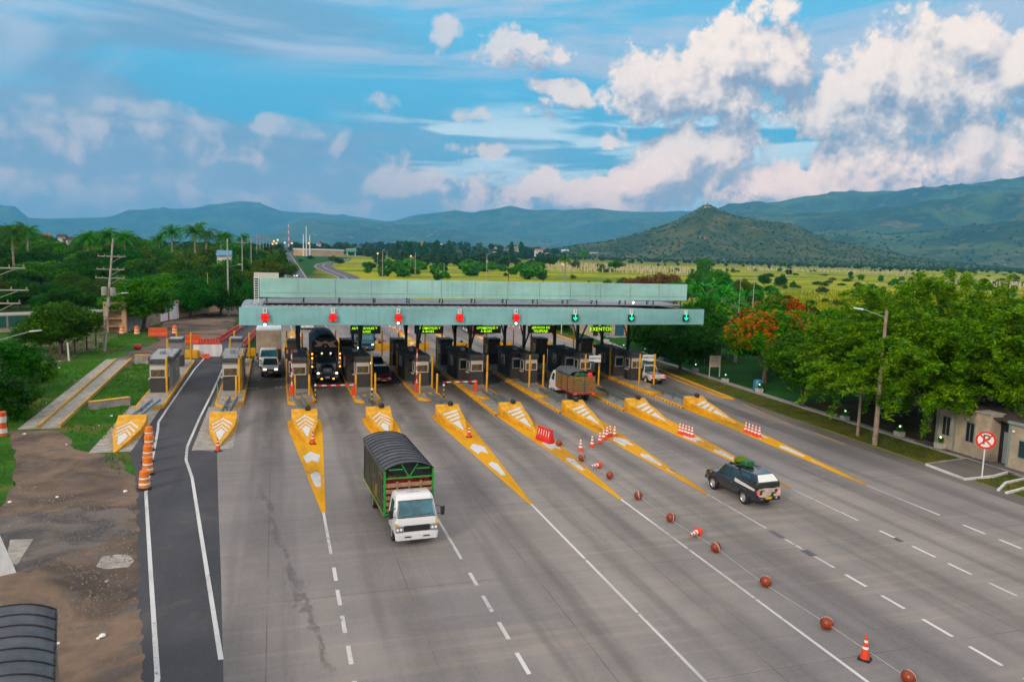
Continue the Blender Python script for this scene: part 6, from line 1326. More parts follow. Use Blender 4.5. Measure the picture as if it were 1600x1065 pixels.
# kerbs on the right
def kerb(pts, w, h, mat, label, name='kerb_line'):
    b = B(); V = []
    for i, (x, y) in enumerate(pts):
        t = Vector(pts[min(i+1, len(pts)-1)])-Vector(pts[max(i-1, 0)]); nn = Vector((-t.y, t.x)).normalized()*w/2; V.append([(x-nn.x, y-nn.y, 0), (x+nn.x, y+nn.y, 0), (x+nn.x, y+nn.y, h), (x-nn.x, y-nn.y, h)])
    b.loft(V); return tag(b.obj(name, MT[mat]), label, 'kerb')
kerb([(42.6, 128), (42.3, 100), (41.9, 77), (41.1, 68), (40.4, 60.3)], .28, .16, 'yellow_paint', 'long yellow kerb between the rightmost lane and the grass'); kerb([(41.5, 95), (40.9, 77), (40.2, 68), (39.9, 61.5), (40.4, 60.3)], .16, .10, 'road_yellow', 'thin yellow strip inside the long yellow kerb')
kerb([(44.55, -8), (44.55, 60), (44.95, 84), (45.5, 96), (47.3, 111)], .14, .14, 'wall_grey', 'pale kerb edging the footpath on the road side'); kerb([(40.5, 38.3), (40.2, 35.1), (42.6, 35.2), (44.3, 35.7)], .14, .14, 'white_paint', 'whitewashed kerb around the pavement slab'); kerb([(40.5, 38.35), (44.3, 38.9)], .12, .14, 'stone', 'pale kerb behind the pavement slab')
kerb([(40.3, 32.9), (42.2, 34.0), (45, 34.6)], .14, .12, 'white_paint', 'upper white kerb of the little ramp at the right edge'); kerb([(40.3, 32.4), (42.4, 32.9), (45, 33.6)], .14, .12, 'white_paint', 'lower white kerb of the little ramp at the right edge')
# ------------------------------------------------------------------ no parking sign
o = thing('no_parking_sign', (41.67, 35.2, 0), 'round red bordered no parking sign on a white pole at the right edge', 'road sign', rz=-.72); b = B(); b.tube((0, .03, 0), (0, .03, 2.6), .04, n=10); b.obj('pole', MT['white_metal'], o)
b = B(); b.lathe([(0, .0), (.56, 0), (.56, -.02), (0, -.02)], (0, 0, 2.42), 'y', 40); pl = b.obj('plate', MT['sign_white'], o)
b = B(); n = 40; b.add([(r*math.cos(2*math.pi*k/n), -.026, 2.42+r*math.sin(2*math.pi*k/n)) for r in (.56, .435) for k in range(n)], [(k, (k+1) % n, n+(k+1) % n, n+k) for k in range(n)])
for sg in (-1, 1): b.add([(sg*-.315+.035, -.029-.001*sg, 2.105-.035*sg), (sg*.315+.035, -.029-.001*sg, 2.735-.035*sg), (sg*.315-.035, -.029-.001*sg, 2.735+.035*sg), (sg*-.315-.035, -.029-.001*sg, 2.105+.035*sg)], [(0, 1, 2, 3)])
b.obj('red_border', MT['sign_red'], pl); text('P', .86, pl, (.02, -.0245, 2.43), FRONT, 'sign_green', 'letter', ext=.001, bold=.012)
# ------------------------------------------------------------------ poles
def upole(x, y, h, label, name='utility_pole', mat='pole_concrete', lean=(0, 0), r=.17, arms=(), lamp=None, transf=None, group=None, cat='pole', box=None, glow=None):
    o = thing(name, (x, y, 0), label, cat, group); lx, ly = lean; P = lambda z: (lx*z/h, ly*z/h, z)
    b = B(); b.path([P(0), P(h*.5), P(h)], [r, r*.78, r*.55], 10); b.obj('shaft', MT[mat], o, smooth=True)
    for z, l, ang in arms:
        q = P(z); dx, dy = math.cos(ang)*l/2, math.sin(ang)*l/2; b = B(); b.path([(q[0]-dx, q[1]-dy, z), (q[0]+dx, q[1]+dy, z)], .06, 4); b.tube((q[0], q[1], z-.7), (q[0]+dx*.7, q[1]+dy*.7, z-.04), .03, n=5); a_ = b.obj('crossarm', MT['transformer'], o)
        b = B()
        for t in (-.95, -.5, .5, .95): b.lathe([(.04, 0), (.07, .08), (.04, .12), (.06, .2), (0, .24)], (q[0]+dx*t, q[1]+dy*t, z+.04), 'z', 8)
        b.obj('insulator', MT['pole_brown'], a_)
    if transf: z = transf; q = P(z); b = B(); b.lathe([(.0, -.5), (.32, -.5), (.34, .4), (.2, .5), (0, .5)], (q[0]-.45, q[1]-.2, z), 'z', 12); b.lathe([(.0, -.5), (.3, -.5), (.3, .4), (0, .45)], (q[0]+.42, q[1]-.1, z), 'z', 12); b.obj('transformer', MT['transformer'], o, smooth=30)
    if lamp:
        z, l, ang, rise = lamp; q = P(z); e = (q[0]+math.cos(ang)*l, q[1]+math.sin(ang)*l, z+rise); b = B(); b.tube(q, e, .035, n=6); am = b.obj('lamp_arm', MT['grey_metal'], o)
        b = B(); b.loft([[(e[0]+dx, e[1]+dy, e[2]+dz) for dx, dy, dz in ((-.1, -.12, -.06), (.1, .12, -.06), (.1, .12, .05), (-.1, -.12, .05))], [(e[0]+math.cos(ang)*.65+dx, e[1]+math.sin(ang)*.65+dy, e[2]+.06+dz) for dx, dy, dz in ((-.08, -.1, -.04), (.08, .1, -.04), (.08, .1, .04), (-.08, -.1, .04))]]); b.obj('lamp_head', MT[glow or 'white_metal'], o, bevel=.02)
    if box: q = P(box); b = B(); b.box(q[0]-.22, q[0]+.22, q[1]-.3, q[1]-.05, box-.3, box+.3); b.obj('meter_box', MT['transformer'], o)
    return o
upole(-19.2, 98.8, 13.2, 'leaning concrete power pole with three crossarms and transformers on the left lawn', lean=(1.3, 0), arms=((11.1, 3.0, -.12), (9.6, 3.0, -.12), (8.6, 3.2, -.15)), transf=7.1, lamp=(6.4, 1.6, -.3, .5), box=5.6)
upole(-8.07, 145.6, 13.7, 'straight pale concrete pole at the left of the canopy with a lamp arm', lamp=(8.6, 1.8, -.2, .6), r=.2)
for k, (px, top, Y) in enumerate(((378,371,190),(392,368,235),(401,366,285),(406,366,340),(411,368,400),(416,370,470),(421,371,560),(60,392,330))):
    X, z = atY(px, top, Y); upole(X, Y, z, 'slender concrete pole receding along the left side of the highway', r=.16, group='poles along the highway', arms=((z-1.2, 2.4, .1),) if k < 7 else ())
X, z = atY(-12, 400, 66); upole(X, 66, 12.5, 'pole at the left picture edge of which only the crossarm ends and lamp show', arms=((10.75, 4.2, 0.0), (9.1, 4.5, .0), (8.1, 3.4, 0)), lamp=(5.3, 2.3, .0, .7))
upole(41.2, 43.6, 9.7, 'brown weathered street light pole with a lamp arm in front of the huge tree', 'street_light', 'pole_brown', lean=(.05, 0), r=.19, lamp=(9.2, 1.5, 2.4, .5), cat='street light')
upole(42.0, 46.2, 4.6, 'short brown pole just left of the brown street light pole', 'utility_pole', 'pole_brown', r=.13)
upole(95.4, 137.5, 10.5, 'thin pale pole standing in the yellow field', r=.11); upole(*atY(325, 470, 148)[:1], 148, 7.5, 'thin yellow pole at the edge of the dirt track', mat='yellow_paint', r=.08)
for k, (px, top, Y) in enumerate(((598,390,325),(649,394,328),(694,410,333),(885,404,250),(935,434,190),(1158,428,135))):
    X, z = atY(px, top, Y); upole(X, Y, z, ['pale lamp pole beside the slip road bend', 'pale lamp pole left of centre beyond the canopy', 'short pale pole beyond the canopy', 'pale pole beside the palm beyond the canopy', 'small pole just over the upper fascia', 'thin pole right of the upper fascia'][k], mat='pole_concrete', r=.16 if k < 3 else .07)
for k, (px, top, Y, m) in enumerate(((761,396,150,'pole_concrete'),(795,414,150,'dark_steel'),(850,398,150,'dark_steel'))):
    X, z = atY(px, top, Y); upole(X, Y, z, ['curved white lamp post with a sign box over the upper fascia', 'black lamp post with a small lamp over the upper fascia', 'taller black lamp post over the upper fascia'][k], 'street_light', m, r=.1, lamp=(z-.2, 1.2 if k == 0 else .3, -.1, .5), cat='street light', glow='white_metal', box=z-1.6 if k == 0 else None)
for k, (px, py, Y) in enumerate(((590,396,420),(642,400,420),(879,413,300),(428,377,760),(432,380,620),(426,381,700),(434,375,900),(482,380,800),(445,379,880),(456,380,950))):
    X, z = atY(px, py, Y); s = Y/420; o = thing('street_light', (X, Y, 0), 'distant street light glowing amber %s' % ('by the slip road', 'in front of the skyline trees', 'beside the palm', 'over the highway')[min(k, 3)], 'street light', 'amber street lights'); b = B(); b.tube((0, 0, -1), (0, 0, z), .1, n=6); b.obj('shaft', MT['grey_metal'], o); b = B(); b.ico((0, -.3, z), .42*s, seg=8, rings=6); b.obj('bulb', MT['street_glow'], o)
for px, top, lb in ((474,366,'left short one'),(478.5,353,'tall middle one'),(484,367,'right short one')):
    X, z = atY(px, top, 850); o = thing('mast', (X, 850, 0), 'white mast by the long tan wall, %s of three' % lb, 'mast', 'three white masts'); b = B(); b.tube((0, 0, 0), (0, 0, z), .7, .4, 8); b.obj('shaft', MT['white_metal'], o)
X, z = atY(451, 350, 1500); o = thing('antenna_mast', (X, 1500, 0), 'red and white lattice antenna mast on the skyline above the highway', 'antenna'); b = B()
for k in range(8): b.tube((0, 0, z*k/8), (0, 0, z*(k+1)/8), 1.2-.1*k, 1.1-.1*k, 6, k % 2)
b.obj('tower', [MT['sign_red'], MT['sign_white']], o)
def wire(a, c, sag, label, grp='overhead wires'):
    pts = [(a[0]+(c[0]-a[0])*t, a[1]+(c[1]-a[1])*t, a[2]+(c[2]-a[2])*t-sag*4*t*(1-t)) for t in [k/14 for k in range(15)]]; b = B(); b.path(pts, .016, 4); tag(b.obj('wire', MT['rubber']), label, 'wire', grp)
for k, z in enumerate((11.3, 9.8, 8.8)): wire((-19.2+1.1, 98.8, z), (-8.3, 145.6, z+1), .8, 'thin overhead wire from the leaning pole to the straight pole'); wire((-19.2+.9, 98.8, z), (atY(-12, 400, 66)[0]+1.5, 66, z-.1), .6, 'thin overhead wire from the leaning pole to the left picture edge')
# ------------------------------------------------------------------ buildings on the right
o = thing('stone_building', (45.5, 36, 0), 'low stone faced building with a dark leaf strewn roof at the right edge', 'building')
def fbox(name, x0, x1, y0, y1, z0, z1, mat, par=None, bev=.015): b = B(); b.box(x0-45.5, x1-45.5, y0-36, y1-36, z0, z1); return b.obj(name, MT[mat], par or o, bevel=bev)
fbox('wall', 45.62, 54, 39.15, 42.6, 0, 2.95, 'wall_cream'); fbox('wall', 45.42, 54, 28, 36.75, 0, 2.95, 'wall_cream'); fbox('pier', 45.30, 46.4, 38.05, 39.15, 0, 3.2, 'wall_cream'); fbox('recess', 46.25, 54, 36.753, 38.047, 0, 2.9, 'dark_hole', bev=0)
d = fbox('door', 46.17, 46.247, 36.85, 37.7, .05, 2.15, 'door_grey'); fbox('handle', 46.12, 46.168, 37.52, 37.58, .95, 1.1, 'chrome', d)
rf = fbox('roof', 45.5, 54.3, 27.8, 42.8, 2.955, 3.07, 'roof_brown'); fbox('eave', 45.25, 45.497, 27.8, 36.8, 2.96, 3.13, 'trim_green', rf); fbox('eave', 45.45, 45.6, 39.2, 42.75, 2.96, 3.1, 'trim_green', rf); fbox('coping', 45.2, 46.5, 37.98, 39.22, 3.203, 3.3, 'stone', rf)
for y0, y1 in ((41.35, 42.05), (39.4, 40.1)):
    w = fbox('window', 45.57, 45.618, y0, y1, .95, 2.35, 'trim_green'); fbox('pane', 45.555, 45.568, y0+.06, (y0+y1)/2-.03, 1.0, 2.3, 'dark_hole', w); fbox('pane', 45.555, 45.568, (y0+y1)/2+.03, y1-.06, 1.0, 2.3, 'dark_hole', w)
for y0, y1 in ((34.6, 36.0), (31.5, 33.2)): w = fbox('window', 45.37, 45.418, y0, y1, .9, 2.1, 'trim_green'); fbox('pane', 45.355, 45.368, y0+.07, y1-.07, .97, 2.03, 'glass', w)
for y in (39.25, 41.0, 42.5, 36.68): fbox('pilaster', 45.52 if y > 39 else 45.34, 45.61 if y > 39 else 45.415, y-.06, y+.06, 0, 2.9, 'trim_green', bev=0)
for y, x in ((39.95, 45.5), (36.35, 45.3)): b = B(); b.ico((x-45.5, y-36, 2.52), .09); b.obj('wall_lamp', MT['sign_white'], o, smooth=True)
b = B()
for _ in range(260): x, y, a = RNG.uniform(45.6, 54), RNG.uniform(28, 42.6), RNG.uniform(0, 6); s = RNG.uniform(.04, .12); b.add([(x-45.5+s*math.cos(a), y-36+s*math.sin(a), 3.078), (x-45.5-s*math.sin(a), y-36+s*math.cos(a), 3.082), (x-45.5-s*math.cos(a), y-36-s*math.sin(a), 3.078)], [(0, 1, 2)])
b.obj('fallen_leaves', MT['leaf_brown'], rf)
# office building behind the canopy
o = thing('office_building', (53, 118, 0), 'pale building with dark openings seen under the right part of the canopy', 'building')
b = B(); b.box(-5.5, 9, -7, 8, 0, 5.2); b.obj('wall', MT['wall_cream'], o); b = B(); b.box(-6, 9.5, -7.5, 8.5, 5.2, 5.5); b.obj('roof', MT['roof_dark'], o)
for x0, x1, z1, m in ((-5.0, -4.2, 2.6, 'dark_hole'), (-3.2, -2.1, 3.2, 'grey_metal'), (-1.2, .3, 2.4, 'panel_blue'), (4, 6, 2.6, 'dark_hole')): b = B(); b.box(x0, x1, -7.08, -7.003, .05, z1); b.obj('door', MT[m], o)
b = B(); b.add([(2.0, -7.01, 2.4), (5.4, -7.01, 4.9), (2.0, -7.01, 4.9)], [(0, 1, 2)]); b.obj('mustard_panel', MT['road_yellow'], o)
b = B()
for k in range(7): b.box(.5, .95, -7.1, -7.02, k*.6, k*.6+.3)
b.obj('orange_stripes', MT['drum_orange'], o)
o = thing('hazard_post', G(866, 521), 'orange and black striped post at the far right kerb', 'post'); b = B()
for k in range(8): b.box(-.3, .3, -.12, .12, k*.33, k*.33+.33, k % 2)
b.obj('post', [MT['drum_orange'], MT['black_plastic']], o)
o = thing('hedge', G(884, 515), 'dark clipped hedge seen under the canopy beside the far kerb', 'hedge'); C = NR.uniform((-3, -2, .1), (5.5, 6, 3.4), (3200, 3)); V, F = leaves(C, .4); npmesh('foliage', V, F, MT['leaf_dark'], o)
b = B(); b.tube((0, 0, 0), (0, 0, 4.2), .06, n=6); t = b.obj('pole', MT['white_metal']); t.location = G(877, 522); tag(t, 'thin white pole beside the dark hedge', 'pole')
# planters along the path
for k, (px, py) in enumerate(((1083,580),(1129,597),(1182,613),(1315,657),(1400,682),(1463,700),(1004,554),(945,534),(971,548))):
    g = G(px, py); o = thing('planter', (g.x+.3, g.y, 0), 'small pale planter box beside the path, %s' % ['left of the notice board', 'right of the notice board', 'by the blue bin', 'in the shade of the feathery trees', 'right of the brown pole', 'by the stone building corner', 'behind the white pickup', 'near the office building', 'on the far path bend'][k], 'planter', 'planters along the path'); o.scale = (.78,)*3
    b = B(); b.loft([zring(0, .34, -.34, .34, .03), zring(.5, .38, -.38, .38, .03)]); b.obj('box', MT['flower_planter'], o); b = B(); b.tube((0, 0, .5), (0, 0, .95), .03, n=5); b.obj('stem', MT['green_dark'], o)
    C = NR.normal(0, 1, (60, 3))*[.12, .12, .16]+[0, 0, .8]; V, F = leaves(C, .14); npmesh('sprig', V, F, MT['leaf_banana'], o); b = B(); b.ico((0, 0, 1.02), .10, seg=10, rings=6); b.obj('globe', MT['garden_glow'], o)
g = G(1178, 611); o = thing('litter_bin', (g.x+.4, g.y, 0), 'blue rounded litter bin beside a planter on the path', 'bin'); b = B(); b.lathe([(0, 0), (.42, 0), (.46, .9), (.36, 1.12), (0, 1.22)], (0, 0, 0), 'z', 16); b.obj('body', MT['car_blue'], o, smooth=30); b = B(); b.box(-.2, .2, -.47, -.40, .62, .82); b.obj('slot', MT['dark_hole'], o)
a, c = G(1108, 587), G(1124, 590); o = thing('notice_board', ((a.x+c.x)/2, (a.y+c.y)/2, 0), 'pale notice board on two posts in the park', 'sign', rz=-.1); b = B()
for x in (-.6, .6): b.box(x-.04, x+.04, -.04, .04, 0, 2.3)
b.obj('post', MT['frame_cream'], o); b = B(); b.box(-.62, .62, -.07, -.041, 1.1, 2.35); pb = b.obj('board', MT['wood_pale'], o); b = B()
for z in (2.15, 1.95, 1.78, 1.6, 1.42): b.box(-.5, .5*RNG.uniform(.6, 1), -.076, -.071, z-.03, z+.03)
b.obj('printed_lines', MT['grey_metal'], pb)
o = thing('road_sign', G(1100, 574), 'dark backed sign on a pole behind the notice board', 'road sign', rz=.4); b = B(); b.tube((0, 0, 0), (0, 0, 2.6), .05, n=6); b.obj('pole', MT['grey_metal'], o); b = B(); b.box(-.8, .5, -.05, .0, 1.4, 2.7); b.obj('panel', MT['roof_dark'], o)
for px, py, lb in ((1040,563,'pale cabinet box on the grass by the path'),): g = G(px, py); o = thing('cabinet_box', (g.x, g.y, 0), lb, 'cabinet'); b = B(); b.box(-.9, .9, -.4, .4, 0, 1.1); b.obj('body', MT['stone'], o, bevel=.04); b = B(); b.box(-1, 1, -.5, .5, 1.1, 1.18); b.obj('lid', MT['wall_grey'], o)
# ------------------------------------------------------------------ left yard
def wall_run(a, c, h, mat, label, name='boundary_wall', cap=None, panels=None, th=.25):
    a, c = Vector((a.x, a.y)), Vector((c.x, c.y)); l = (c-a).length; o = thing(name, (a.x, a.y, 0), label, 'wall', rz=math.atan2(c.y-a.y, c.x-a.x)); b = B(); b.box(0, l, 0, th, 0, h); b.obj('wall', MT[mat], o)
    if cap: b = B(); b.box(-.05, l+.05, -.08, th+.08, h, h+.35); b.obj('cap', MT[cap], o)
    if panels: 
        n = max(1, int(l/2.6))
        for k in range(n): b = B(); b.box(l*k/n+.12, l*(k+1)/n-.12, -.05, -.003, .6, h-.1); b.obj('panel', MT[panels], o)
    return o
wall_run(G(-60, 522), G(172, 511), 2.3, 'wall_cream', 'long boundary wall with dark green panels and a white cap behind the trees', cap='wall_white', panels='green_panel')
wall_run(G(193, 519), G(232, 512), 2.0, 'wall_grey', 'plain grey wall right of the brick pillar'); wall_run(G(232, 509), G(250, 506), 2.6, 'pole_brown', 'rusty brown gate panel between the grey wall and the white container', 'gate_panel'); wall_run(G(281, 496), G(352, 484), 1.6, 'wall_tan', 'low brown wall under the dark spreading trees', 'low_boundary_wall')
g = G(182, 519); o = thing('brick_pillar', (g.x, g.y, 0), 'tan brick pillar with open shelves beside the leaning pole', 'pillar'); b = B(); b.box(-1.5, -.9, -.5, .5, 0, 4.3); b.box(.8, 1.4, -.5, .5, 0, 4.3); b.box(-.9, .8, .3, .5, 0, 4.3); b.obj('wall', MT['wall_tan'], o); b = B()
for z in (.8, 1.9, 3.0, 4.0): b.box(-.9, .8, -.45, .3, z, z+.2)
b.obj('shelf', MT['wood'], o)
for k, (pa_, pb_) in enumerate((((250, 504), (263, 501)), ((264, 501), (280, 498)))):
    a, c = G(*pa_), G(*pb_); l = math.hypot(c.x-a.x, c.y-a.y); o = thing('white_container', (a.x, a.y, 0), 'white container with red edges and grey lettering, %s one' % ('left' if k == 0 else 'right'), 'container', 'white containers', math.atan2(c.y-a.y, c.x-a.x)); b = B(); b.box(.05, l-.05, 0, 2.4, .1, 3.2); b.obj('body', MT['car_white'], o); b = B()
    for x in (0, l-.08): b.box(x, x+.1, -.06, .0, .05, 3.25)
    b.box(.1, l-.1, -.05, -.003, 3.15, 3.25); b.obj('red_frame', MT['kerb_red'], o)
g = G(350, 405); o = thing('blue_roofed_house', (g.x*.6, g.y*.6, 0), 'small white house with a bright blue roof among the left trees', 'house'); X, z = atY(350, 404, 224); o.location = (X, 224, 0); z1 = atY(350, 391, 224)[1]; b = B(); b.box(-1.8, 1.8, 0, 5, 0, z+.8); b.obj('wall', MT['wall_white'], o); b = B(); b.prismx([(-.5, z+.8), (5.5, z+.8), (2.5, z1)], -2.0, 2.0); b.obj('roof', MT['car_blue'], o)
for k, (px, py, h, m) in enumerate(((80,574,1.9,'bark'),(94,563,1.8,'bark'),(108,564,2.0,'wall_white'),(118,554,1.8,'bark'),(136,548,1.9,'bark'),(150,541,1.8,'bark'))):
    g = G(px, py); b = B(); b.path([(0, 0, 0), (RNG.uniform(-.1, .1), 0, h)], [.11, .08], 7); p = b.obj('fence_post', MT[m]); p.location = g; tag(p, 'whitewashed fence post by the bushy tree' if m == 'wall_white' else 'rough wooden fence post under the bushy tree', 'fence post', 'wooden fence posts' if m != 'wall_white' else None)
sheet('dirt_bank', [tuple(G(30, 560))[:2], tuple(G(64, 580))[:2], tuple(G(112, 562))[:2], tuple(G(168, 530))[:2], tuple(G(200, 520))[:2], tuple(G(120, 519))[:2], tuple(G(20, 528))[:2]], .012, 'dirt', jit=.4)
g = G(4, 680); o = thing('painted_stump', (g.x, g.y, 0), 'stubby post with peeling white and orange paint at the left edge', 'post'); b = B(); b.lathe([(.3, 0), (.26, .8), (.28, 1.6), (0, 1.65)], (0, 0, 0), 'z', 10); b.obj('stump', MT['orange_plastic'], o); b = B(); b.lathe([(.27, .9), (.29, 1.3)], (0, 0, 0), 'z', 10); b.lathe([(.31, .2), (.29, .5)], (0, 0, 0), 'z', 10); b.obj('paint_band', MT['wall_white'], o)
b = B(); a, c = G(0, 900), G(25, 893); o = thing('leaning_sheet', (a.x, a.y, 0), 'white leaning sheet panel with a dark cord at the left edge', 'panel', rz=math.atan2(c.y-a.y, c.x-a.x)-.2); b.add([(-1.2, 0, 0), (.55, 0, 0), (.12, .35, 1.5), (-1.2, .5, 2.2), (-1.2, .56, 2.2), (.12, .41, 1.5), (.55, .06, 0), (-1.2, .06, 0)], [(0, 1, 2, 3), (7, 6, 5, 4), (1, 6, 5, 2), (2, 5, 4, 3)]); b.obj('sheet', MT['white_paint'], o); b = B(); b.tube((-.1, .05, 0), (-.15, .33, 1.6), .015, n=4); b.obj('cord', MT['rubber'], o)
sheet('concrete_pad', [tuple(G(16, 843))[:2], tuple(G(52, 842))[:2], tuple(G(27, 882))[:2], tuple(G(8, 880))[:2]], .016, 'stone'); sheet('concrete_patch', [tuple(G(*q))[:2] for q in ((150,885),(160,869),(185,866),(203,868),(210,876),(200,886),(165,889))], .016, 'stone')
b = B(); b.ico((0, 0, .35), .5, squash=.7, seg=9, rings=5); q = b.obj('sack', MT['kerb_red']); q.location = G(215, 546); tag(q, 'dark red sack lying on the track beyond the ramp', 'sack')
# gravel of the yard
r_ = np.random.default_rng(12); P_ = np.stack([r_.uniform(-16, -3.6, 9000), r_.uniform(18, 52, 9000)], 1); nn_ = fbm(P_[:, 0]*.35, P_[:, 1]*.35, 4, 3)
P_ = P_[(P_[:, 0] < np.interp(P_[:, 1], [18, 27.5, 33, 43.3, 50, 52], [-3.4, -4.6, -5.6, -7.3, -9.5, -10.5])) & (P_[:, 0] > np.interp(P_[:, 1], [18, 38, 41, 46, 53], [-30, -14, -12.6, -13.3, -15])) & (nn_ > .5)][:2600]
s_ = r_.uniform(.015, .06, len(P_))[:, None]; q_ = np.array([[-1, -.6, 0], [1, -.8, 0], [.2, 1, 0], [.1, 0, 1.1]]); q_ = q_[None]+r_.normal(0, .25, (len(P_), 4, 3)); q_[:, :3, 2] = -.2; q_ *= s_[:, :, None]; q_[:, :, 0] += P_[:, :1]; q_[:, :, 1] += P_[:, 1:]; q_[:, :, 2] += .012
i_ = np.arange(len(P_))[:, None]*4; f_ = np.concatenate([i_+[0, 1, 3], i_+[1, 2, 3], i_+[2, 0, 3]]); o = npmesh('gravel', q_.reshape(-1, 3), f_, MT['gravel']); o['kind'] = 'stuff'; o['label'] = 'loose gravel scattered over the dirt yard'; o['category'] = 'gravel'
# litter and stones
for k in range(34):
    px, py = RNG.choice([(RNG.uniform(10, 210), RNG.uniform(600, 700)), (RNG.uniform(0, 210), RNG.uniform(760, 1040)), (RNG.uniform(60, 215), RNG.uniform(560, 640))]); g = G(px, py); s = RNG.uniform(.05, .14); b = B(); b.ico((0, 0, s*.3), s, squash=.5, seg=6, rings=4); q = b.obj('litter', MT['sign_white' if k % 3 else 'stone']); q.location = (g.x, g.y, .012); q.rotation_euler.z = k; tag(q, 'pale scrap of litter or stone lying on the left grass and dirt', 'litter', 'scraps on the left ground')
# ------------------------------------------------------------------ distant buildings
X0, X1 = atY(477, 400, 860)[0], atY(536, 400, 884)[0]; zt = atY(500, 389, 870)[1]; o = thing('warehouse', (X0, 862, 0), 'long low tan walled building beyond the green triangle', 'building', rz=.4); b = B(); b.box(0, X1-X0+4, 0, 30, 0, zt*.8); b.obj('wall', MT['wall_tan'], o); b = B(); b.box(-.5, X1-X0+4.5, -.5, 30.5, zt*.8, zt); b.obj('roof', MT['wall_white'], o); b = B()
for k in range(9): b.box(3+k*5, 5+k*5, -.2, -.01, .2, zt*.45)
b.obj('door', MT['wall_cream'], o)
X0, X1 = atY(541, 398, 1000)[0], atY(557, 398, 1000)[0]; z = atY(548, 390, 1000)[1]; o = thing('filling_station', (X0, 1000, 0), 'small teal canopied station right of the long tan building', 'building'); b = B(); b.box(0, X1-X0, 0, 10, z*.62, z); b.obj('canopy', MT['teal_paint'], o); b = B(); b.box(.4, X1-X0-.4, .5, 9.5, z*1.001, z*1.18); b.obj('roof', MT['wall_tan'], o); b = B(); b.box(1, 2, 2, 3, -1, z*.62); b.box(X1-X0-2, X1-X0-1, 2, 3, -1, z*.62); b.obj('column', MT['wall_white'], o)
def hit(px, py, r0=560, r1=2400):
    for r in np.arange(r0, r1, 6.):
        d = ray(px, py); t = r/math.hypot(d[0], d[1]); z = CAMH+d[2]*t
        if ground_z(d[0]*t, d[1]*t) >= z: return d[0]*t, d[1]*t, z
    t = 1300/math.hypot(*ray(px, py)[:2]); return d[0]*t, d[1]*t, CAMH+d[2]*t
HS = [(626,386,7,5,'wall_cream','roof_brown','brownish house'),(661,383,8,5,'wall_tan','roof_terracotta','tan house with a low roof'),(686,389,10,8,'wall_white','wall_white','white two storey house'),(775,389,7,6,'wall_white','roof_brown','white gabled house'),(811,390,12,4,'wall_cream','roof_terracotta','red roofed house'),(843,393,10,4,'wall_white','roof_terracotta','left red roof of the long row'),(858,393,12,4,'wall_white','roof_terracotta','right red roof of the long row'),(884,393,9,3,'wall_white','wall_white','low white house'),(930,396,10,4,'wall_white','roof_brown','white farmhouse below the hill'),(792,391,8,4,'wall_tan','roof_brown','dull tan house'),(107,378,11,6,'wall_white','roof_brown','pale house on the left skyline'),(70,372,9,5,'wall_white','roof_terracotta','red roofed house on the left skyline'),(96,372,8,4,'wall_white','roof_brown','small white house on the left skyline'),(498,384,6,4,'wall_white','roof_terracotta','small house beyond the highway'),(741,396,9,4,'wall_cream','roof_brown','cream house low in the trees')]
for k, (px, py, wp, hp, wm, rm, lb) in enumerate(HS):
    x, y, z = hit(px, py) if px > 350 else ((*(lambda Y, q: (q[0], Y, q[1]))(430 if px < 200 else 215, atY(px, py, 430 if px < 200 else 215)),)); s = math.hypot(x, y)/FPX; w, h = wp*s*1.15, hp*s*.95; o = thing('house', (x, y, z-h*.5), lb+(' on the distant skyline' if k not in (10, 11, 12) else ''), 'house', 'distant houses'); o['group'] = 'distant houses'
    b = B(); b.box(-w/2, w/2, 0, w*.7, -h*1.5 if px > 350 else -z, h); b.obj('wall', MT[wm], o); b = B(); b.prismx([(-.5, h), (w*.7+.5, h), (w*.35, h*1.5+.5)], -w/2-.5, w/2+.5); b.obj('roof', MT[rm], o); b = B()
    for q in range(3): xx = -w*.32+q*w*.32; b.box(xx-w*.06, xx+w*.06, -.12, -.01, h*.3, h*.68)
    b.obj('window', MT['dark_hole'], o)
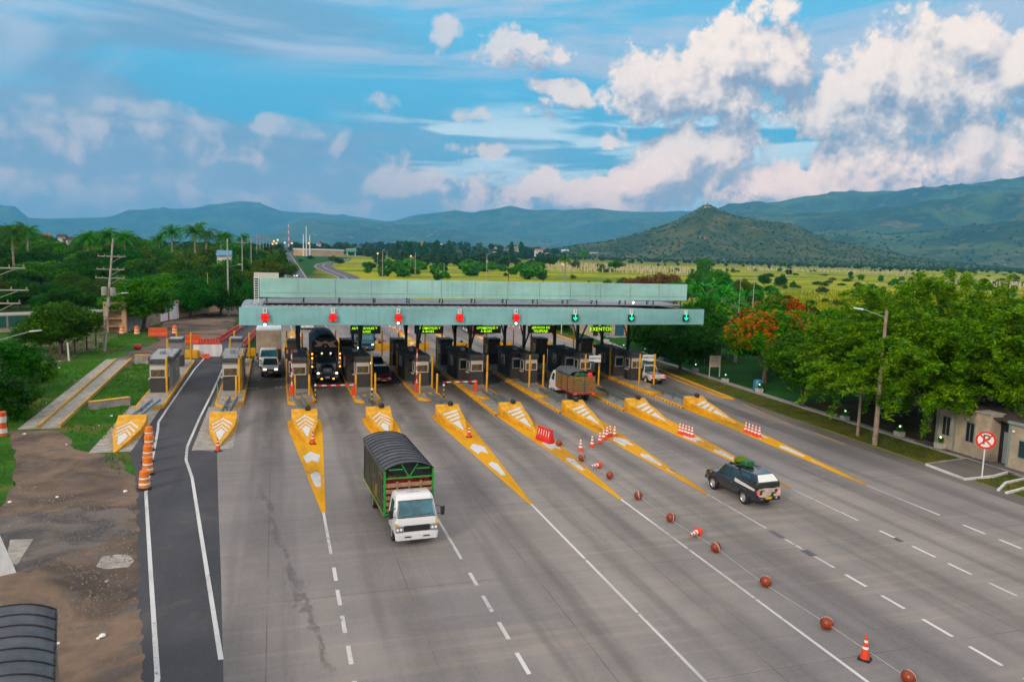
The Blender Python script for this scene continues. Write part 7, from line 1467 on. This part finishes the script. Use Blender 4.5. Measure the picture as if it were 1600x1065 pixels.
# villages read as a mass of pale specks on the far slopes
b = B()
for n, x0, x1, y0, y1 in ((60, 840, 905, 376, 383), (50, 1500, 1600, 408, 417), (40, 560, 700, 352, 372), (26, 1300, 1600, 340, 400), (30, 480, 560, 360, 372)):
    for _ in range(n):
        px, py = RNG.uniform(x0, x1), RNG.uniform(y0, y1); r = None
        d = ray(px, py); hd_ = math.hypot(d[0], d[1])
        rs = np.arange(2700, 13000, 60.); tt = rs/hd_; zz = CAMH+d[2]*tt; hh = height(np.full(len(rs), math.degrees(math.atan2(d[0], d[1]))), rs); k = np.argmax(hh >= zz)
        if hh[k] < zz[k]: continue
        s = rs[k]/FPX; w = RNG.uniform(.6, 1.6)*s; b.box(d[0]*tt[k]-w, d[0]*tt[k]+w, d[1]*tt[k]-w, d[1]*tt[k]+w, zz[k]-w, zz[k]+w*.6)
o = b.obj('village', MT['wall_cream']); o['kind'] = 'stuff'; o['label'] = 'pale specks of distant villages on the mountain slopes'; o['category'] = 'village'
# chapel mast on the cone hill
x, y, z = hit(1105, 324, 2300, 2700); o = thing('hilltop_mast', (x, y, z-3), 'thin mast with a small hut on top of the cone shaped hill', 'mast'); b = B(); b.tube((0, 0, 0), (0, 0, 26), .7, .3, 6); b.obj('mast', MT['grey_metal'], o); b = B(); b.box(-9, -3, -3, 3, 0, 6); b.box(3, 8, -3, 3, 0, 5); b.obj('hut', MT['wall_cream'], o)
# ------------------------------------------------------------------ air
b = B(); b.box(-9000, 17000, -1500, 16800, -2.5, 800); hz = b.obj('haze', [newmat('haze')[0]]); hz['kind'] = 'stuff'; hz['label'] = 'thin bluish evening haze in the air'; hz['category'] = 'haze'
n = MT['haze'].node_tree; n.nodes.clear(); om = nd(n, 'ShaderNodeOutputMaterial'); pv = nd(n, 'ShaderNodeVolumePrincipled'); pv.inputs['Color'].default_value = (.15, .58, .98, 1); pv.inputs['Density'].default_value = 1.0e-4; pv.inputs['Anisotropy'].default_value = .1; n.links.new(pv.outputs[0], om.inputs['Volume'])
